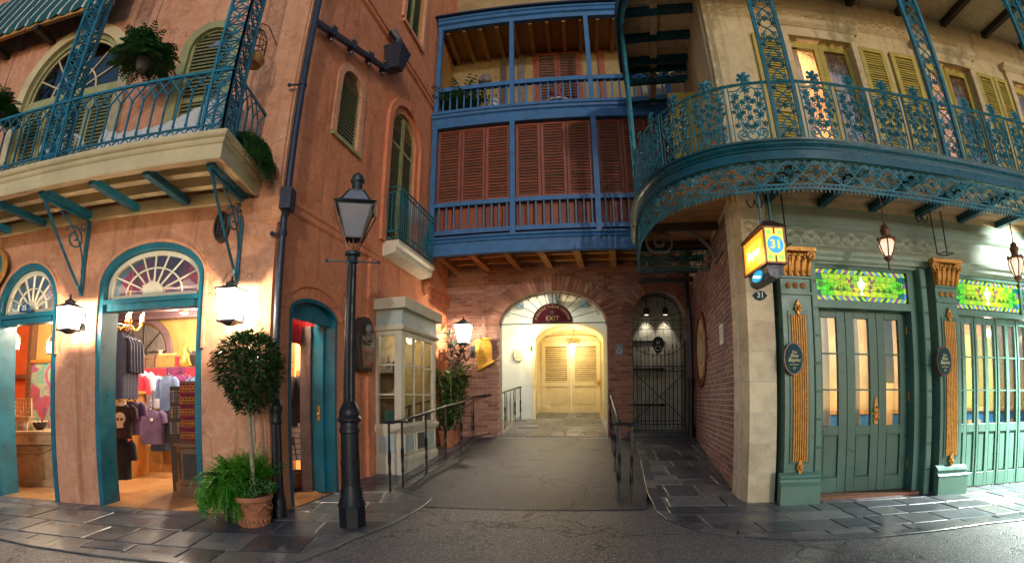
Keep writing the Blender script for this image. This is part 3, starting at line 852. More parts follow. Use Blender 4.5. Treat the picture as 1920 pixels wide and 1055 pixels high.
# alley windows
arch_frame(W1, FA, M['trim_pink'], 0.12, -0.03, 0.03, 5.06)
louvre(pk, FA, W1['cx'] - 0.345, W1['cx'] + 0.345, 5.07, 6.4, 0.04, M['sage'], M['sage_dk'], pitch=0.062, top=arch_top(W1['cx'], W1['hw'], W1['zs'], W1['rise']))
m = MB(); m.box(W1['cx'] - 0.40, W1['cx'] + 0.40, -0.05, 0.1, 5.0, 5.055); part('window_sill', m, M['sage'], pk, FA)
m = MB(); m.band(opening(W2['cx'] + 0.02, W2['hw'] + 0.30, 3.95, W2['zs'], W2['rise'] + 0.30, 24), opening(W2['cx'], W2['hw'] + 0.14, 3.95, W2['zs'], W2['rise'] + 0.14, 24), -0.06, 0.002); part('arch_trim', m, M['orange'], pk, FA)
tp = arch_top(W2['cx'], W2['hw'], W2['zs'], W2['rise'])
for x0, x1 in ((W2['cx'] - 0.51, W2['cx'] - 0.005), (W2['cx'] + 0.005, W2['cx'] + 0.51)):
    louvre(pk, FA, x0, x1, 4.07, 6.8, 0.05, M['sage'], M['sage_dk'], pitch=0.062, mid=6.05, top=tp)
for x0, x1 in ((2.76, 3.195), (3.205, 3.64)):
    louvre(pk, FA, x0, x1, 8.95, 10.58, 0.05, M['sage'], M['sage_dk'], pitch=0.062)
m = MB(); m.box(2.68, 3.72, -0.06, 0.05, 8.84, 8.925); m.box(2.62, 2.745, -0.05, 0.04, 8.93, 10.7); m.box(3.655, 3.78, -0.05, 0.04, 8.93, 10.7); part('window_frame', m, M['trim_pink'], pk, FA)
# balconette under the tall alley window
bt = MB(); bt.prism([(0, 3.70), (-0.22, 3.74), (-0.25, 3.80), (-0.25, 3.86), (-0.30, 3.90), (-0.30, 3.96), (0, 3.96)], 'yz', 2.62, 4.28)
bl = part('balconette', bt, M['bone'], pk, FA)
m = MB()
for z in (4.02, 4.14, 4.86, 4.96): m.tube([(2.66, 0, z), (2.66, -0.27, z), (4.24, -0.27, z), (4.24, 0, z)], 0.014, 4)
part('rail', m, M['dk_iron'], bl)
bm_ = MB(); bm_.tube([(0, 0, 4.14), (0, 0, 4.86)], 0.010, 5); bme = bm_.mesh('baluster', M['dk_iron'])
for k in range(19): put('baluster', bme, bl, loc=(2.66 + k * 1.58 / 18, -0.27, 0))
for k in range(3): put('baluster', bme, bl, loc=(2.66, -0.07 * k - 0.05, 0))
rm = MB(); rm.tube([(0.055 * math.cos(2 * PI * k / 10), 0, 0.055 * math.sin(2 * PI * k / 10)) for k in range(10)], 0.008, 4, True); rme = rm.mesh('ring', M['dk_iron'])
for k in range(14): put('ring', rme, bl, loc=(2.72 + k * 0.112, -0.27, 4.08))
for k in range(14): put('ring', rme, bl, loc=(2.72 + k * 0.112, -0.27, 4.91), scale=(0.85, 0.85, 0.85))

# side door: arched head board, reveal lining, inner post
m = MB()
m.band([(sd['cx'] - sd['hw'], 0.03)] + arch(sd['cx'], sd['hw'], sd['zs'], sd['rise']) + [(sd['cx'] + sd['hw'], 0.03)], [(sd['cx'] - sd['hw'] + 0.05, 0.03)] + arch(sd['cx'], sd['hw'] - 0.05, sd['zs'], sd['rise'] - 0.05) + [(sd['cx'] + sd['hw'] - 0.05, 0.03)], -0.01, 0.34)
dfr = part('side_door_frame', m, M['teal'], pk, FA)
m = MB(); m.prism(arch(sd['cx'], sd['hw'] - 0.05, 2.30, 0.22), 'xz', 0.06, 0.12); part('head_board', m, M['teal'], dfr)
m = MB(); m.box(1.25, 1.30, 0.15, 0.33, 0.03, 2.3); part('door_stop', m, M['teal'], dfr)
m = MB(); m.box(1.22, 1.30, 0.345, 0.52, 0.03, 2.32); part('door_post', m, M['greywood'], dfr)
m = MB(); m.box(1.235, 1.25, 0.19, 0.23, 1.02, 1.22); m.ball((1.225, 0.21, 1.10), 0.022); part('door_handle', m, M['gold'], dfr)

# ---- balcony
bc = MB()
D0 = 0.98
path = [(-5.2, -D0), (2.86, -D0), (2.86, 0.0)]
bc.sweep([(0, 3.65), (0, 3.92), (-0.10, 3.93), (-0.10, 3.66)], [(-5.2, -D0), (2.86, -D0), (2.86, 0.0)], side=1)
bc.sweep([(0.002, 3.64), (0.03, 3.64), (0.035, 3.665), (0.03, 3.69), (0.03, 3.80), (0.045, 3.815), (0.055, 3.84), (0.05, 3.86), (0.075, 3.88), (0.085, 3.905), (0.085, 3.935), (0.002, 3.945)], path, side=1)
bal = part('balcony', bc, M['cream'], pk, FL)
m = MB(); m.box(-5.2, 2.76, -0.87, 0.0, 3.84, 3.90); part('deck', m, M['plank'], bal)
for i in range(34):                      # soffit boards
    x = 2.74 - i * 0.235
    m = MB(); m.box(x - 0.115, x + 0.115, -0.87, -0.0, 3.815, 3.839); part('soffit_board', m, M['plank'], bal)
for y in (-0.30, -0.62):
    m = MB(); m.box(-5.2, 2.75, y - 0.05, y + 0.05, 3.70, 3.814); part('beam', m, M['cream'], bal)
m = MB(); m.box(-5.2, 2.8, -0.07, 0.0, 3.60, 3.74); part('wall_plate', m, M['cream'], bal)
for x in (2.72, 1.94, 1.20, 0.42, -0.42, -1.16, -1.95):
    m = MB(); m.box(x - 0.045, x + 0.045, -0.90, -0.005, 3.615, 3.699); part('joist', m, M['teal_iron'], bal)
def bracket(x):
    m = MB()
    m.box(x - 0.02, x + 0.02, -0.045, -0.02, 2.62, 3.60)
    m.box(x - 0.02, x + 0.02, -0.88, -0.045, 3.585, 3.612)
    m.tube([(x, -0.04, 2.66), (x, -0.82, 3.59)], 0.017, 4)
    m.tube([(x, y, z) for (y, _, z) in bez([(-0.06, 0, 2.9), (-0.02, 0, 3.2), (-0.30, 0, 3.50), (-0.55, 0, 3.55)], 10)], 0.011, 4)
    m.tube([(x, py, pz) for (py, _, pz) in scroll(-0.25, 3.30, 0.165, 1.7, PI * 0.9, -1, 30)], 0.012, 4)
    m.tube([(x, py, pz) for (py, _, pz) in scroll(-0.12, 3.47, 0.07, 1.2, 0, 1, 16)], 0.009, 4)
    part('bracket', m, M['teal_iron'], bal)
for x in (2.70, 0.40, -1.95): bracket(x)
# railing with forked bar tops
yr = -D0 + 0.04
zt, zb = 4.77, 4.08
m = MB(); m.tube([(-5.2, yr, zt), (2.82, yr, zt), (2.82, -0.02, zt)], 0.022, 4); part('rail', m, M['teal_iron'], bal)
m = MB(); m.tube([(-5.2, yr, zb), (2.82, yr, zb), (2.82, -0.02, zb)], 0.014, 4); m.tube([(-5.2, yr, 3.965), (2.82, yr, 3.965), (2.82, -0.02, 3.965)], 0.016, 4); part('rail', m, M['teal_iron'], bal)
m = MB()
m.tube([(0, 0, zb), (0, 0, 4.55)], 0.013, 4); m.ball((0, 0, 4.55), 0.022, 6, 4); m.ball((0, 0, 4.12), 0.02, 6, 4)
for s_ in (-1, 1): m.tube([(0, 0, 4.55), (s_ * 0.075, 0, 4.66), (0, 0, zt)] if False else [(0, 0, 4.55), (s_ * 0.16, 0, zt - 0.005)], 0.010, 4)
bb = m.mesh('baluster', M['teal_iron'])
x = 2.68
while x > -2.8:
    put('baluster', bb, bal, loc=(x, yr, 0)); x -= 0.158
for k in range(5): put('baluster', bb, bal, loc=(2.82, yr + 0.14 + k * 0.15, 0), rot=(0, 0, PI / 2))
m = MB()
m.tube([(0.105 * math.cos(2 * PI * k / 14), 0, 0.055 * math.sin(2 * PI * k / 14)) for k in range(14)], 0.008, 4, True)
ov = m.mesh('oval_ring', M['teal_iron'])
x = 2.72
while x > -2.8:
    put('oval_ring', ov, bal, loc=(x, yr, 4.022)); x -= 0.118
# pierced columns: star lattice panel between flat bars
def star_panel(h, w):
    m = MB()
    for s_ in (-1, 1): m.box(s_ * w / 2 - 0.016, s_ * w / 2 + 0.016, -0.016, 0.016, 0, h)
    n = int(h / (w * 0.94)); c = h / n
    for i in range(n):
        zc = (i + 0.5) * c; e = w / 2 - 0.014
        for (dx, dz) in ((1, 1), (1, -1), (-1, 1), (-1, -1)):
            tip = (dx * e, 0, zc + dz * c * 0.46); s1 = (dx * e * 0.42, 0, zc + dz * c * 0.10); s2 = (dx * e * 0.10, 0, zc + dz * c * 0.30)
            m.tube([(0, 0, zc), s1, (dx * e * 0.80, 0, zc + dz * c * 0.28), tip], 0.0085, 4)
            m.tube([(0, 0, zc), s2, (dx * e * 0.62, 0, zc + dz * c * 0.40), tip], 0.0085, 4)
        m.tube([(-e, 0, zc), (e, 0, zc)], 0.007, 4)
        m.ball((0, 0, zc), 0.02, 6, 4)
        m.box(-e, e, -0.008, 0.008, i * c - 0.005, i * c + 0.005)
    return m
sp = star_panel(5.4, 0.25).mesh('lattice_column', M['teal_iron'])
for x in (0.47, -2.6): put('lattice_column', sp, bal, loc=(x, yr, 3.95))
put('lattice_column', sp, bal, loc=(2.695, yr, 3.95))
put('lattice_column', sp, bal, loc=(2.82, yr + 0.125, 3.95), rot=(0, 0, PI / 2))
put('lattice_column', sp, bal, loc=(0.47, yr + 0.13, 3.95))
# awning over the big window, in two-tone canvas
def stripes(name, a, b_, w):
    m, nt, b = mat_base(name)
    t = nt.nodes.new('ShaderNodeTexCoord'); sx = nt.nodes.new('ShaderNodeSeparateXYZ'); nt.links.new(t.outputs['Object'], sx.inputs[0])
    f = mth(nt, 'FLOORED_MODULO', sx.outputs['X'], w)
    k = mth(nt, 'LESS_THAN', f, w * 0.17)
    v = coords(nt)
    n = ramp(nt, noise(nt, v, 4, 6), [(0.3, (0.7,) * 3), (0.7, (1.05,) * 3)])
    c = mixc(nt, 1.0, mixc(nt, k, a, b_), n, 'MULTIPLY')
    nt.links.new(c, b.inputs['Base Color']); b.inputs['Roughness'].default_value = 0.85
    bump(nt, b, noise(nt, v, 120, 2), 0.2, 0.004)
    return m
M['awning'] = stripes('striped canvas', (0.006, 0.085, 0.095), (0.62, 0.60, 0.55), 0.235)
m = MB()
nx, hem = 70, -0.42
rows = [(0.0, 8.35), (-0.12, 8.0), (-0.26, 7.55), (-0.40, 7.12), (-0.42, 7.0)]
vs = []
for k in range(nx + 1):
    x = -3.8 + 3.95 * k / nx
    for j, (y, z) in enumerate(rows):
        vs.append((x, y - 0.012 * math.sin(k * 0.9) * (j == 4), z - (0.05 * abs(math.sin(x * PI / 0.235)) if j == 4 else 0)))
m._add(vs, [(k * 5 + j, k * 5 + j + 1, k * 5 + j + 6, k * 5 + j + 5) for k in range(nx) for j in range(4)])
m._add([(x, y + 0.012, z) for (x, y, z) in vs], [(k * 5 + j, k * 5 + 5 + j, k * 5 + j + 6, k * 5 + j + 1) for k in range(nx) for j in range(4)])
aw = part('awning', m, M['awning'], pk, FL)
m = MB(); m.box(-3.8, 0.12, -0.40, -0.34, 6.92, 7.00); part('awning_bar', m, M['ochre'], aw)
for x in (-2.4, -0.35, -1.35): 
    m = MB(); m.box(x - 0.05, x + 0.05, -0.42, 0.0, 6.84, 6.92); part('awning_arm', m, M['dkwood'], aw)

# ---- down pipe on the corner
m = MB()
PX, PY = 3.235, -0.055
m.tube([(PX, PY, 1.3), (PX, PY, 3.38)], 0.042, 10)
m.tube([(PX + 0.01, PY, 3.38), (PX + 0.045, PY - 0.06, 3.52)], 0.05, 8)
m.box(PX - 0.015, PX + 0.115, PY - 0.15, PY + 0.02, 3.42, 3.68)
m.tube([(PX + 0.045, PY - 0.075, 3.6), (PX + 0.045, PY - 0.075, 9.5)], 0.042, 10)
pipe = part('down_pipe', m, M['navy'], pk, FL, 50)
m = MB(); m.lathe([(0.085, 0), (0.085, 0.22), (0.075, 0.24), (0.068, 0.27), (0.062, 0.30)], 8, PX, PY); m.lathe([(0.060, 0.30), (0.056, 1.05)], 20, PX, PY, flute=0.14)
m.lathe([(0.062, 1.04), (0.072, 1.06), (0.066, 1.09), (0.058, 1.12), (0.07, 1.18), (0.08, 1.23), (0.062, 1.27), (0.046, 1.32)], 14, PX, PY)
part('pipe_shoe', m, M['iron'], pipe, smooth=50)
for z, dy in ((3.15, 0), (5.1, -0.075), (7.2, -0.075)):
    m = MB(); m.lathe([(0.052, 0), (0.052, 0.05)], 10, PX + (0.045 if dy else 0), PY + dy, z); m.tube([(PX - 0.02, PY + dy, z + 0.025), (PX - 0.13, PY + dy, z + 0.03)], 0.016, 6); m.ball((PX - 0.13, PY + dy, z + 0.03), 0.028, 6, 4); part('pipe_clip', m, M['navy'], pipe)
# sloping rainwater pipe and hopper on the side wall
m = MB()
p0, p1 = FA.px(592, 42, -0.12), FA.px(733, 137, -0.12)
for s_ in (0,): m.tube([(p0[0], -0.12, p0[1]), (p1[0], -0.12, p1[1])], 0.055, 4)
rp_ = part('rain_pipe', m, M['navy'], pk, FA)
h = FA.px(740, 105, -0.15)
m = MB(); zc = h[1]
vs = [(h[0] - 0.10, -0.30, zc - 0.36), (h[0] + 0.08, -0.30, zc - 0.36), (h[0] + 0.08, -0.06, zc - 0.36), (h[0] - 0.10, -0.06, zc - 0.36),
      (h[0] - 0.20, -0.38, zc + 0.12), (h[0] + 0.20, -0.38, zc + 0.12), (h[0] + 0.20, -0.02, zc + 0.12), (h[0] - 0.20, -0.02, zc + 0.12)]
m._add(vs, [(0, 1, 2, 3), (4, 5, 6, 7), (0, 1, 5, 4), (1, 2, 6, 5), (2, 3, 7, 6), (3, 0, 4, 7)])
m.tube([(h[0], -0.2, zc + 0.1), (h[0] - 0.02, -0.2, zc + 0.35), (h[0] - 0.14, -0.12, zc + 0.5)], 0.08, 6)
part('hopper', m, M['navy'], rp_)
for t in (0.18, 0.42, 0.66, 0.88):
    x = p0[0] + (p1[0] - p0[0]) * t; z = p0[1] + (p1[1] - p0[1]) * t
    m = MB(); m.box(x - 0.02, x + 0.02, -0.19, -0.04, z - 0.07, z + 0.08); m.ball((x, -0.12, z - 0.13), 0.035, 6, 4); m.ball((x, -0.12, z + 0.14), 0.03, 6, 4); part('pipe_clip', m, M['navy'], rp_)
# ================================================================== brick end building with the blue gallery
bk = thing('gallery_building', 'rose brick building at the alley end with arched exit passage and blue timber gallery above', 'building', FB.w(2.8, 0, 0))
MA = dict(cx=2.455, hw=1.215, zs=2.96, rise=0.78)
GA = dict(cx=4.84, hw=0.605, zs=3.06, rise=0.65)
bwall = put('brick_wall', sheet_mesh('brick_wall', rect(0, 5.62, 0.1, 4.46), [opening(MA['cx'], MA['hw'], 0.05, MA['zs'], MA['rise'], 28), opening(GA['cx'], GA['hw'], 0.05, GA['zs'], GA['rise'], 24)], 0.34, M['mortar']), bk, FB)
def lay_bricks(wall, W, H, z0, mats, skip, keep, fieldmat, cut=None, px=0.24, pz=0.08):
    """running bond over the wall face; the `keep` bricks nearest the viewer are parts, the rest one joined field"""
    j = 0.014
    full = MB().cbox(-(px - j) / 2, (px - j) / 2, -0.016, 0.004, -(pz - j) / 2, (pz - j) / 2, 0.006).mesh('brick', mats)
    lst = []
    row = int(z0 / pz)
    z = row * pz
    while z < H:
        x = -(row % 2) * px / 2 
        while x < W:
            a, b = max(x, 0), min(x + px, W)
            if cut: segs = cut(a, b, z + pz / 2)
            else: segs = [(a, b)]
            for (p, q) in segs:
                if q - p > 0.045 and not skip((p + q) / 2, z + pz / 2): lst.append((p, q, z))
            x += px
        z += pz; row += 1
    lst.sort(key=keep)
    field = MB()
    rn = random.Random(3)
    for i, (p, q, z) in enumerate(lst):
        dy = rn.uniform(-0.004, 0.004)
        if i < 300:
            if q - p > px - 0.005: put('brick', full, wall, loc=((p + q) / 2, dy, z + pz / 2))
            else: put('brick', MB().cbox(-(q - p - j) / 2, (q - p - j) / 2, -0.016, 0.004, -(pz - j) / 2, (pz - j) / 2, 0.006).mesh('brick', mats), wall, loc=((p + q) / 2, dy, z + pz / 2))
        else:
            field.cbox(p + j / 2, q - j / 2, -0.016 + dy, 0.004, z + j / 2, z + pz - j / 2, 0.006)
    if field.v: stuff(part('brick_field', field, fieldmat, wall))
def in_op(o, x, z, ex=0.0, er=0.0):
    if z < o['zs']: return abs(x - o['cx']) < o['hw'] + 0.001
    return ((x - o['cx']) / (o['hw'] + ex)) ** 2 + ((z - o['zs']) / (o['rise'] + er)) ** 2 < 1
def bskip(x, z): return in_op(MA, x, z, 0.33, 0.36) or in_op(GA, x, z, 0.25, 0.25)
def bcut(a, b, z):
    segs = [(a, b)]
    for o in (MA, GA):
        if z < o['zs']:
            out = []
            l, r = o['cx'] - o['hw'], o['cx'] + o['hw']
            for (p, q) in segs:
                if q <= l or p >= r: out.append((p, q))
                else:
                    if p < l: out.append((p, l))
                    if q > r: out.append((r, q))
            segs = out
    return segs
M['bf1'] = brick_field('rose brick field', ((0.40, 0.175, 0.12), (0.52, 0.27, 0.19), (0.27, 0.115, 0.085)), 0.24, 0.08)
M['bf2'] = brick_field('plum brick field', ((0.30, 0.155, 0.14), (0.40, 0.22, 0.195), (0.22, 0.115, 0.11)), 0.24, 0.08)
lay_bricks(bwall, 5.60, 4.40, 0.24, M['brick'], bskip, lambda b: abs(b[2] - 2.3) + 0.35 * abs(b[0] - 2.6), M['bf1'], bcut)
def vouss(wall, o, n, wl, mat, sx=1.0):
    for k in range(n):
        t0, t1 = PI * k / n + 0.006, PI * (k + 1) / n - 0.006
        jl = 0.96 + 0.08 * random.random()
        def P(t, e): return (o['cx'] - (o['hw'] + e * sx) * math.cos(t), o['zs'] + (o['rise'] + e) * math.sin(t))
        m = MB(); m.prism([P(t0, 0.004), P(t0, wl * jl), P(t1, wl * jl), P(t1, 0.004)], 'xz', -0.03 + random.uniform(-0.004, 0.004), 0.01)
        c = P((t0 + t1) / 2, wl / 2)
        m.v = [(x - c[0], y, z - c[1]) for (x, y, z) in m.v]
        part('arch_brick', m, mat, wall, loc=(c[0], 0, c[1]))
vouss(bwall, MA, 46, 0.36, M['brick'])
vouss(bwall, GA, 26, 0.26, M['brick'])
# upper wall, plaster
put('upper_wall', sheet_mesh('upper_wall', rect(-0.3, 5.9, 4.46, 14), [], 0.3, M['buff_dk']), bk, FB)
m = MB(); m.box(GA['cx'] - 0.72, GA['cx'] + 0.72, -0.30, 0.34, 0.1, 0.575); m.box(GA['cx'] - 0.66, GA['cx'] + 0.66, -0.52, -0.30, 0.1, 0.47); part('gate_step', m, M['slate'], bk, FB)

# exit passage
ps = MB()
Yp = 2.9
ca, cb = FB.px(999, 700, Yp)[0], FB.px(1137, 700, Yp)[0]
capex = FB.px(1068, 604, Yp)[1]
pm = dict(cx=(ca + cb) / 2, hw=(cb - ca) / 2, zs=capex - 0.55, rise=0.55)
put('passage_wall', sheet_mesh('passage_wall', rect(0.3, 5.0, 0.2, 4.4), [opening(pm['cx'], pm['hw'], 0.25, pm['zs'], pm['rise'], 24)], 0.02, M['skywall']), bk, FB, ).location += FB.n * Yp
for x_ in (0.55, 3.95):
    m = MB(); m.box(x_, x_ + 0.05, 0.34, Yp, 0.2, 4.4); part('passage_side', m, M['skywall'], bk, FB)
m = MB(); m.box(0.55, 4.0, 0.34, Yp + 0.1, 4.12, 4.2); part('passage_ceiling', m, M['white'], bk, FB)
for x in (1.35, 2.35, 3.2):
    m = MB(); m.box(x - 0.1, x + 0.1, 0.34, Yp, 3.93, 4.12); part('passage_beam', m, M['blue2'], bk, FB)
nd = 4.45                                # exit doors stand here
mm = MB()
op = opening(pm['cx'], pm['hw'], 0.25, pm['zs'], pm['rise'], 24)
mm.band(op, op, Yp + 0.02, nd) if False else None
n = len(op)
mm._add([(x, Yp + 0.021, z) for x, z in op] + [(x, nd + 0.1, z) for x, z in op], [(k, k + 1, n + k + 1, n + k) for k in range(n - 1)])
part('passage_vault', mm, M['yellow'], bk, FB, 40)
mm = MB(); mm.band(opening(pm['cx'], pm['hw'] + 0.0, 0.25, pm['zs'], pm['rise'], 24), opening(pm['cx'], pm['hw'] - 0.08, 0.25, pm['zs'], pm['rise'] - 0.08, 24), Yp - 0.05, Yp + 0.03); part('arch_trim', mm, M['yellow'], bk, FB)
# floor of the passage: stone setts
pf = MB()
vs = []
for j in range(8):
    for i in range(2):
        x = (0.6, 4.0)[i]; y = -0.15 + (nd + 0.3) * j / 7
        w_ = FB.w(x, y); vs.append((w_.x, w_.y, gz(w_.x, w_.y) + 0.007))
pf._add(vs, [(2 * j, 2 * j + 1, 2 * j + 3, 2 * j + 2) for j in range(7)])
pfl = setting('passage_floor', pf.mesh('passage_floor', M['grout']))
paving(pfl, [FB.w(1.25, 0.0), FB.w(3.66, 0.0), FB.w(3.66, nd), FB.w(1.25, nd)], R(-8.5), 21, (0.22, 0.42), (0.3, 0.6), top=0.022)
# exit doors
M['yellow_dk'] = paint('shaded yellow louvre paint', (0.52, 0.40, 0.18), 0.5, 0.2, 4, 0.1, rnd=0.1)  # darker copy of the yellow, shade painted into louvres and panels
dl, dr = FB.px(1016, 740, nd)[0], FB.px(1126, 740, nd)[0]
gzd = gz(*FB.w(2.5, nd)[:2])
dt = FB.px(1070, 640, nd)[1]
m = MB(); m.box(dl - 0.6, dl, nd + 0.03, nd + 0.1, 0.5, 4.2); m.box(dr, dr + 0.6, nd + 0.03, nd + 0.1, 0.5, 4.2); m.box(dl, dr, nd + 0.03, nd + 0.1, dt, 4.2); part('door_surround', m, M['yellow'], bk, FB)
m = MB(); dm = (dl + dr) / 2
m.band(arch(dm, (dr - dl) / 2 + 0.16, dt - 0.06, 0.26), arch(dm, (dr - dl) / 2 + 0.04, dt - 0.06, 0.16), nd - 0.03, nd + 0.04); m.box(dl - 0.16, dl - 0.04, nd - 0.03, nd + 0.03, gzd, dt - 0.06); m.box(dr + 0.04, dr + 0.16, nd - 0.03, nd + 0.03, gzd, dt - 0.06); part('door_casing', m, M['yellow'], bk, FB)
for s_, x0, x1 in ((-1, dl, dm - 0.006), (1, dm + 0.006, dr)):
    m = MB(); z0, z1 = gzd + 0.02, dt
    m.box(x0, x0 + 0.12, nd, nd + 0.05, z0, z1); m.box(x1 - 0.12, x1, nd, nd + 0.05, z0, z1)
    zl = z0 + (z1 - z0) * 0.40
    for a, b in ((z0, z0 + 0.2), (zl - 0.07, zl + 0.07), (z1 - 0.16, z1)): m.box(x0 + 0.12, x1 - 0.12, nd, nd + 0.05, a, b)
    m.box(x0 + 0.12, x1 - 0.12, nd + 0.035, nd + 0.045, z0 + 0.2, zl - 0.07)
    m.box(x0 + 0.19, x1 - 0.19, nd + 0.015, nd + 0.035, z0 + 0.27, zl - 0.14)
    d = part('exit_door', m, M['yellow'], bk, FB)
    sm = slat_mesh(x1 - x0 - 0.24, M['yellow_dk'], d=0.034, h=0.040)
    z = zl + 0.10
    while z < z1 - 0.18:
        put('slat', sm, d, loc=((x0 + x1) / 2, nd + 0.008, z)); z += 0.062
    m = MB(); m.box(x0 + 0.12, x1 - 0.12, nd + 0.045, nd + 0.049, zl, z1 - 0.1); part('backing', m, M['wood'], d)  # dark board puts the shade between slats into colour
    if s_ == 1:
        m = MB(); m.tube([(x1 - 0.05, nd - 0.05, zl + 0.04), (x1 - 0.22, nd - 0.05, zl + 0.04)], 0.014, 6); m.box(x1 - 0.08, x1 - 0.03, nd - 0.05, nd, zl - 0.05, zl + 0.13); part('door_handle', m, M['gold'], d)
# iron fan grille in the big arch
zg = FB.px(1040, 606, 0.05)[1]
gr = MB(); gr.tube([(MA['cx'] - MA['hw'], 0.05, zg), (MA['cx'] + MA['hw'], 0.05, zg)], 0.014, 4)
gtop = arch_top(MA['cx'], MA['hw'], MA['zs'], MA['rise'])
gr.tube([(x, 0.05, z - 0.015) for x, z in arch(MA['cx'], MA['hw'] - 0.01, MA['zs'], MA['rise'] - 0.01, 28)], 0.012, 4)
gri = part('fan_grille', gr, M['iron'], bk, FB)
for k in range(1, 12):
    a = PI * k / 12; t = 0.3
    while t < 1.5 and abs(math.cos(a) * t) < MA['hw'] - 0.01 and zg + math.sin(a) * t < gtop(MA['cx'] - math.cos(a) * t) - 0.01: t += 0.01
    m = MB(); m.tube([(MA['cx'] - 0.40 * math.cos(a), 0.05, zg + 0.40 * math.sin(a)), (MA['cx'] - t * math.cos(a), 0.05, zg + t * math.sin(a))], 0.009, 4)
    part('grille_bar', m, M['iron'], gri)
    for s_ in (-1, 1):
        aa = a + s_ * 0.055
        m = MB(); cx_, cz_ = MA['cx'] - (t - 0.09) * math.cos(aa), zg + (t - 0.09) * math.sin(aa)
        m.tube(scroll(cx_, cz_, 0.045, 1.3, PI / 2 - a if s_ > 0 else PI * 1.5 - a, s_, 14, 0.05), 0.006, 4); part('grille_scroll', m, M['iron'], gri)
# side gate: plank door and iron grille
dz0 = 0.575
m = MB()
m.prism(arch(GA['cx'], 0.6, 3.2, 0.5), 'xz', 0.56, 0.58)
M['gateplank'] = paint('weathered gate planks', (0.42, 0.39, 0.30), 0.65, 0.35, 5, 0.2)
pdr = part('plank_door', m, M['gateplank'], bk, FB)
for k in range(6):
    m = MB(); m.cbox(GA['cx'] - 0.6 + k * 0.2 + 0.003, GA['cx'] - 0.4 + k * 0.2 - 0.003, 0.52, 0.559, dz0, 3.2, 0.006); part('plank', m, M['gateplank'], pdr)
for z in (1.15, 1.98, 2.62):
    m = MB(); m.box(GA['cx'] - 0.58, GA['cx'] + 0.12, 0.495, 0.519, z - 0.025, z + 0.025); m.prism([(GA['cx'] + 0.12, z - 0.05), (GA['cx'] + 0.24, z), (GA['cx'] + 0.12, z + 0.05)], 'xz', 0.497, 0.518); part('strap_hinge', m, M['iron'], pdr)
m = MB(); m.box(GA['cx'] - 0.62, GA['cx'] - 0.60, 0.0, 0.56, dz0, 3.2); m.box(GA['cx'] + 0.60, GA['cx'] + 0.62, 0.0, 0.56, dz0, 3.2); m.box(GA['cx'] - 0.7, GA['cx'] + 0.7, 0.60, 0.62, 0.3, 4.2); part('gate_recess', m, M['greywood'], bk, FB)
gt = MB()
y = 0.10
gx0, gx1 = GA['cx'] - 0.59, GA['cx'] + 0.59
for z in (0.72, 0.80, 1.90, 2.02): gt.tube([(gx0, y, z), (gx1, y, z)], 0.011, 4)
for x in (gx0, gx1): gt.tube([(x, y, 0.60), (x, y, 2.62)], 0.014, 4)
gate = part('iron_gate', gt, M['iron'], bk, FB)
for k in range(12):
    x = gx0 + 0.09 + k * (1.0 / 11)
    t = abs(k - 5.5) / 5.5
    h = 2.15 + 0.38 * t * t + (0.10 if k % 2 else 0)
    m = MB(); m.tube([(x, y, 0.62), (x, y, h)], 0.0085, 5); m.lathe([(0.002, 0), (0.018, 0.05), (0.01, 0.08), (0.002, 0.16)], 6, x, y, h); part('bar', m, M['iron'], gate)
for k in range(9):
    m = MB(); m.tube([(gx0 + 0.09 + k * 0.125 + 0.05 * math.cos(2 * PI * q / 10), y, 1.96 + 0.05 * math.sin(2 * PI * q / 10)) for q in range(10)], 0.006, 4, True); part('ring', m, M['iron'], gate)
m = MB(); m.tube([(gx0, y - 0.02, 0.8), (gx1, y - 0.02, 1.88)], 0.011, 4); part('brace', m, M['iron'], gate)
m = MB(); m.tube([(gx1, y - 0.02, 0.8), (gx0, y - 0.02, 1.88)], 0.011, 4); part('brace', m, M['iron'], gate)
m = MB(); m.tube([(GA['cx'] - 0.59 * math.cos(PI * k / 16), y, 2.60 - 0.34 * math.sin(PI * k / 16)) for k in range(17)], 0.011, 4); part('swag_bar', m, M['iron'], gate)
m = MB()
for k in range(1, 10):
    a = PI * k / 10; m.tube([(GA['cx'] - 0.14 * math.cos(a), y, 3.06 + 0.14 * math.sin(a)), (GA['cx'] - 0.58 * math.cos(a), y, 3.06 + 0.62 * math.sin(a))], 0.007, 4)
for sx in (-0.3, 0.3):
    for k in range(1, 7):
        a = PI * k / 7; m.tube([(GA['cx'] + sx - 0.09 * math.cos(a), y, 2.85 + 0.07 * math.sin(a)), (GA['cx'] + sx - 0.25 * math.cos(a), y, 2.85 + 0.22 * math.sin(a))], 0.006, 4)
m.tube([(gx0, y, 2.85), (gx1, y, 2.85)], 0.010, 4); m.tube([(gx0, y, 3.06), (gx1, y, 3.06)], 0.010, 4)
part('fan_grille', m, M['iron'], gate)
for k in (-1, 1):                        # folded shutters on the passage reveals
    xx = (dl - 0.22) if k < 0 else (dr + 0.22)
    m = MB(); m.box(xx - 0.03, xx + 0.03, nd - 0.75, nd - 0.06, gzd, dt + 0.05); fs_ = part('folded_shutter', m, M['yellow'], bk, FB)
    for z0, z1 in ((gzd + 0.12, gzd + 0.95), (gzd + 1.1, dt - 0.1)):
        m = MB(); m.box(xx - k * 0.034, xx - k * 0.030, nd - 0.65, nd - 0.16, z0, z1); part('panel', m, M['yellow_dk'], fs_)
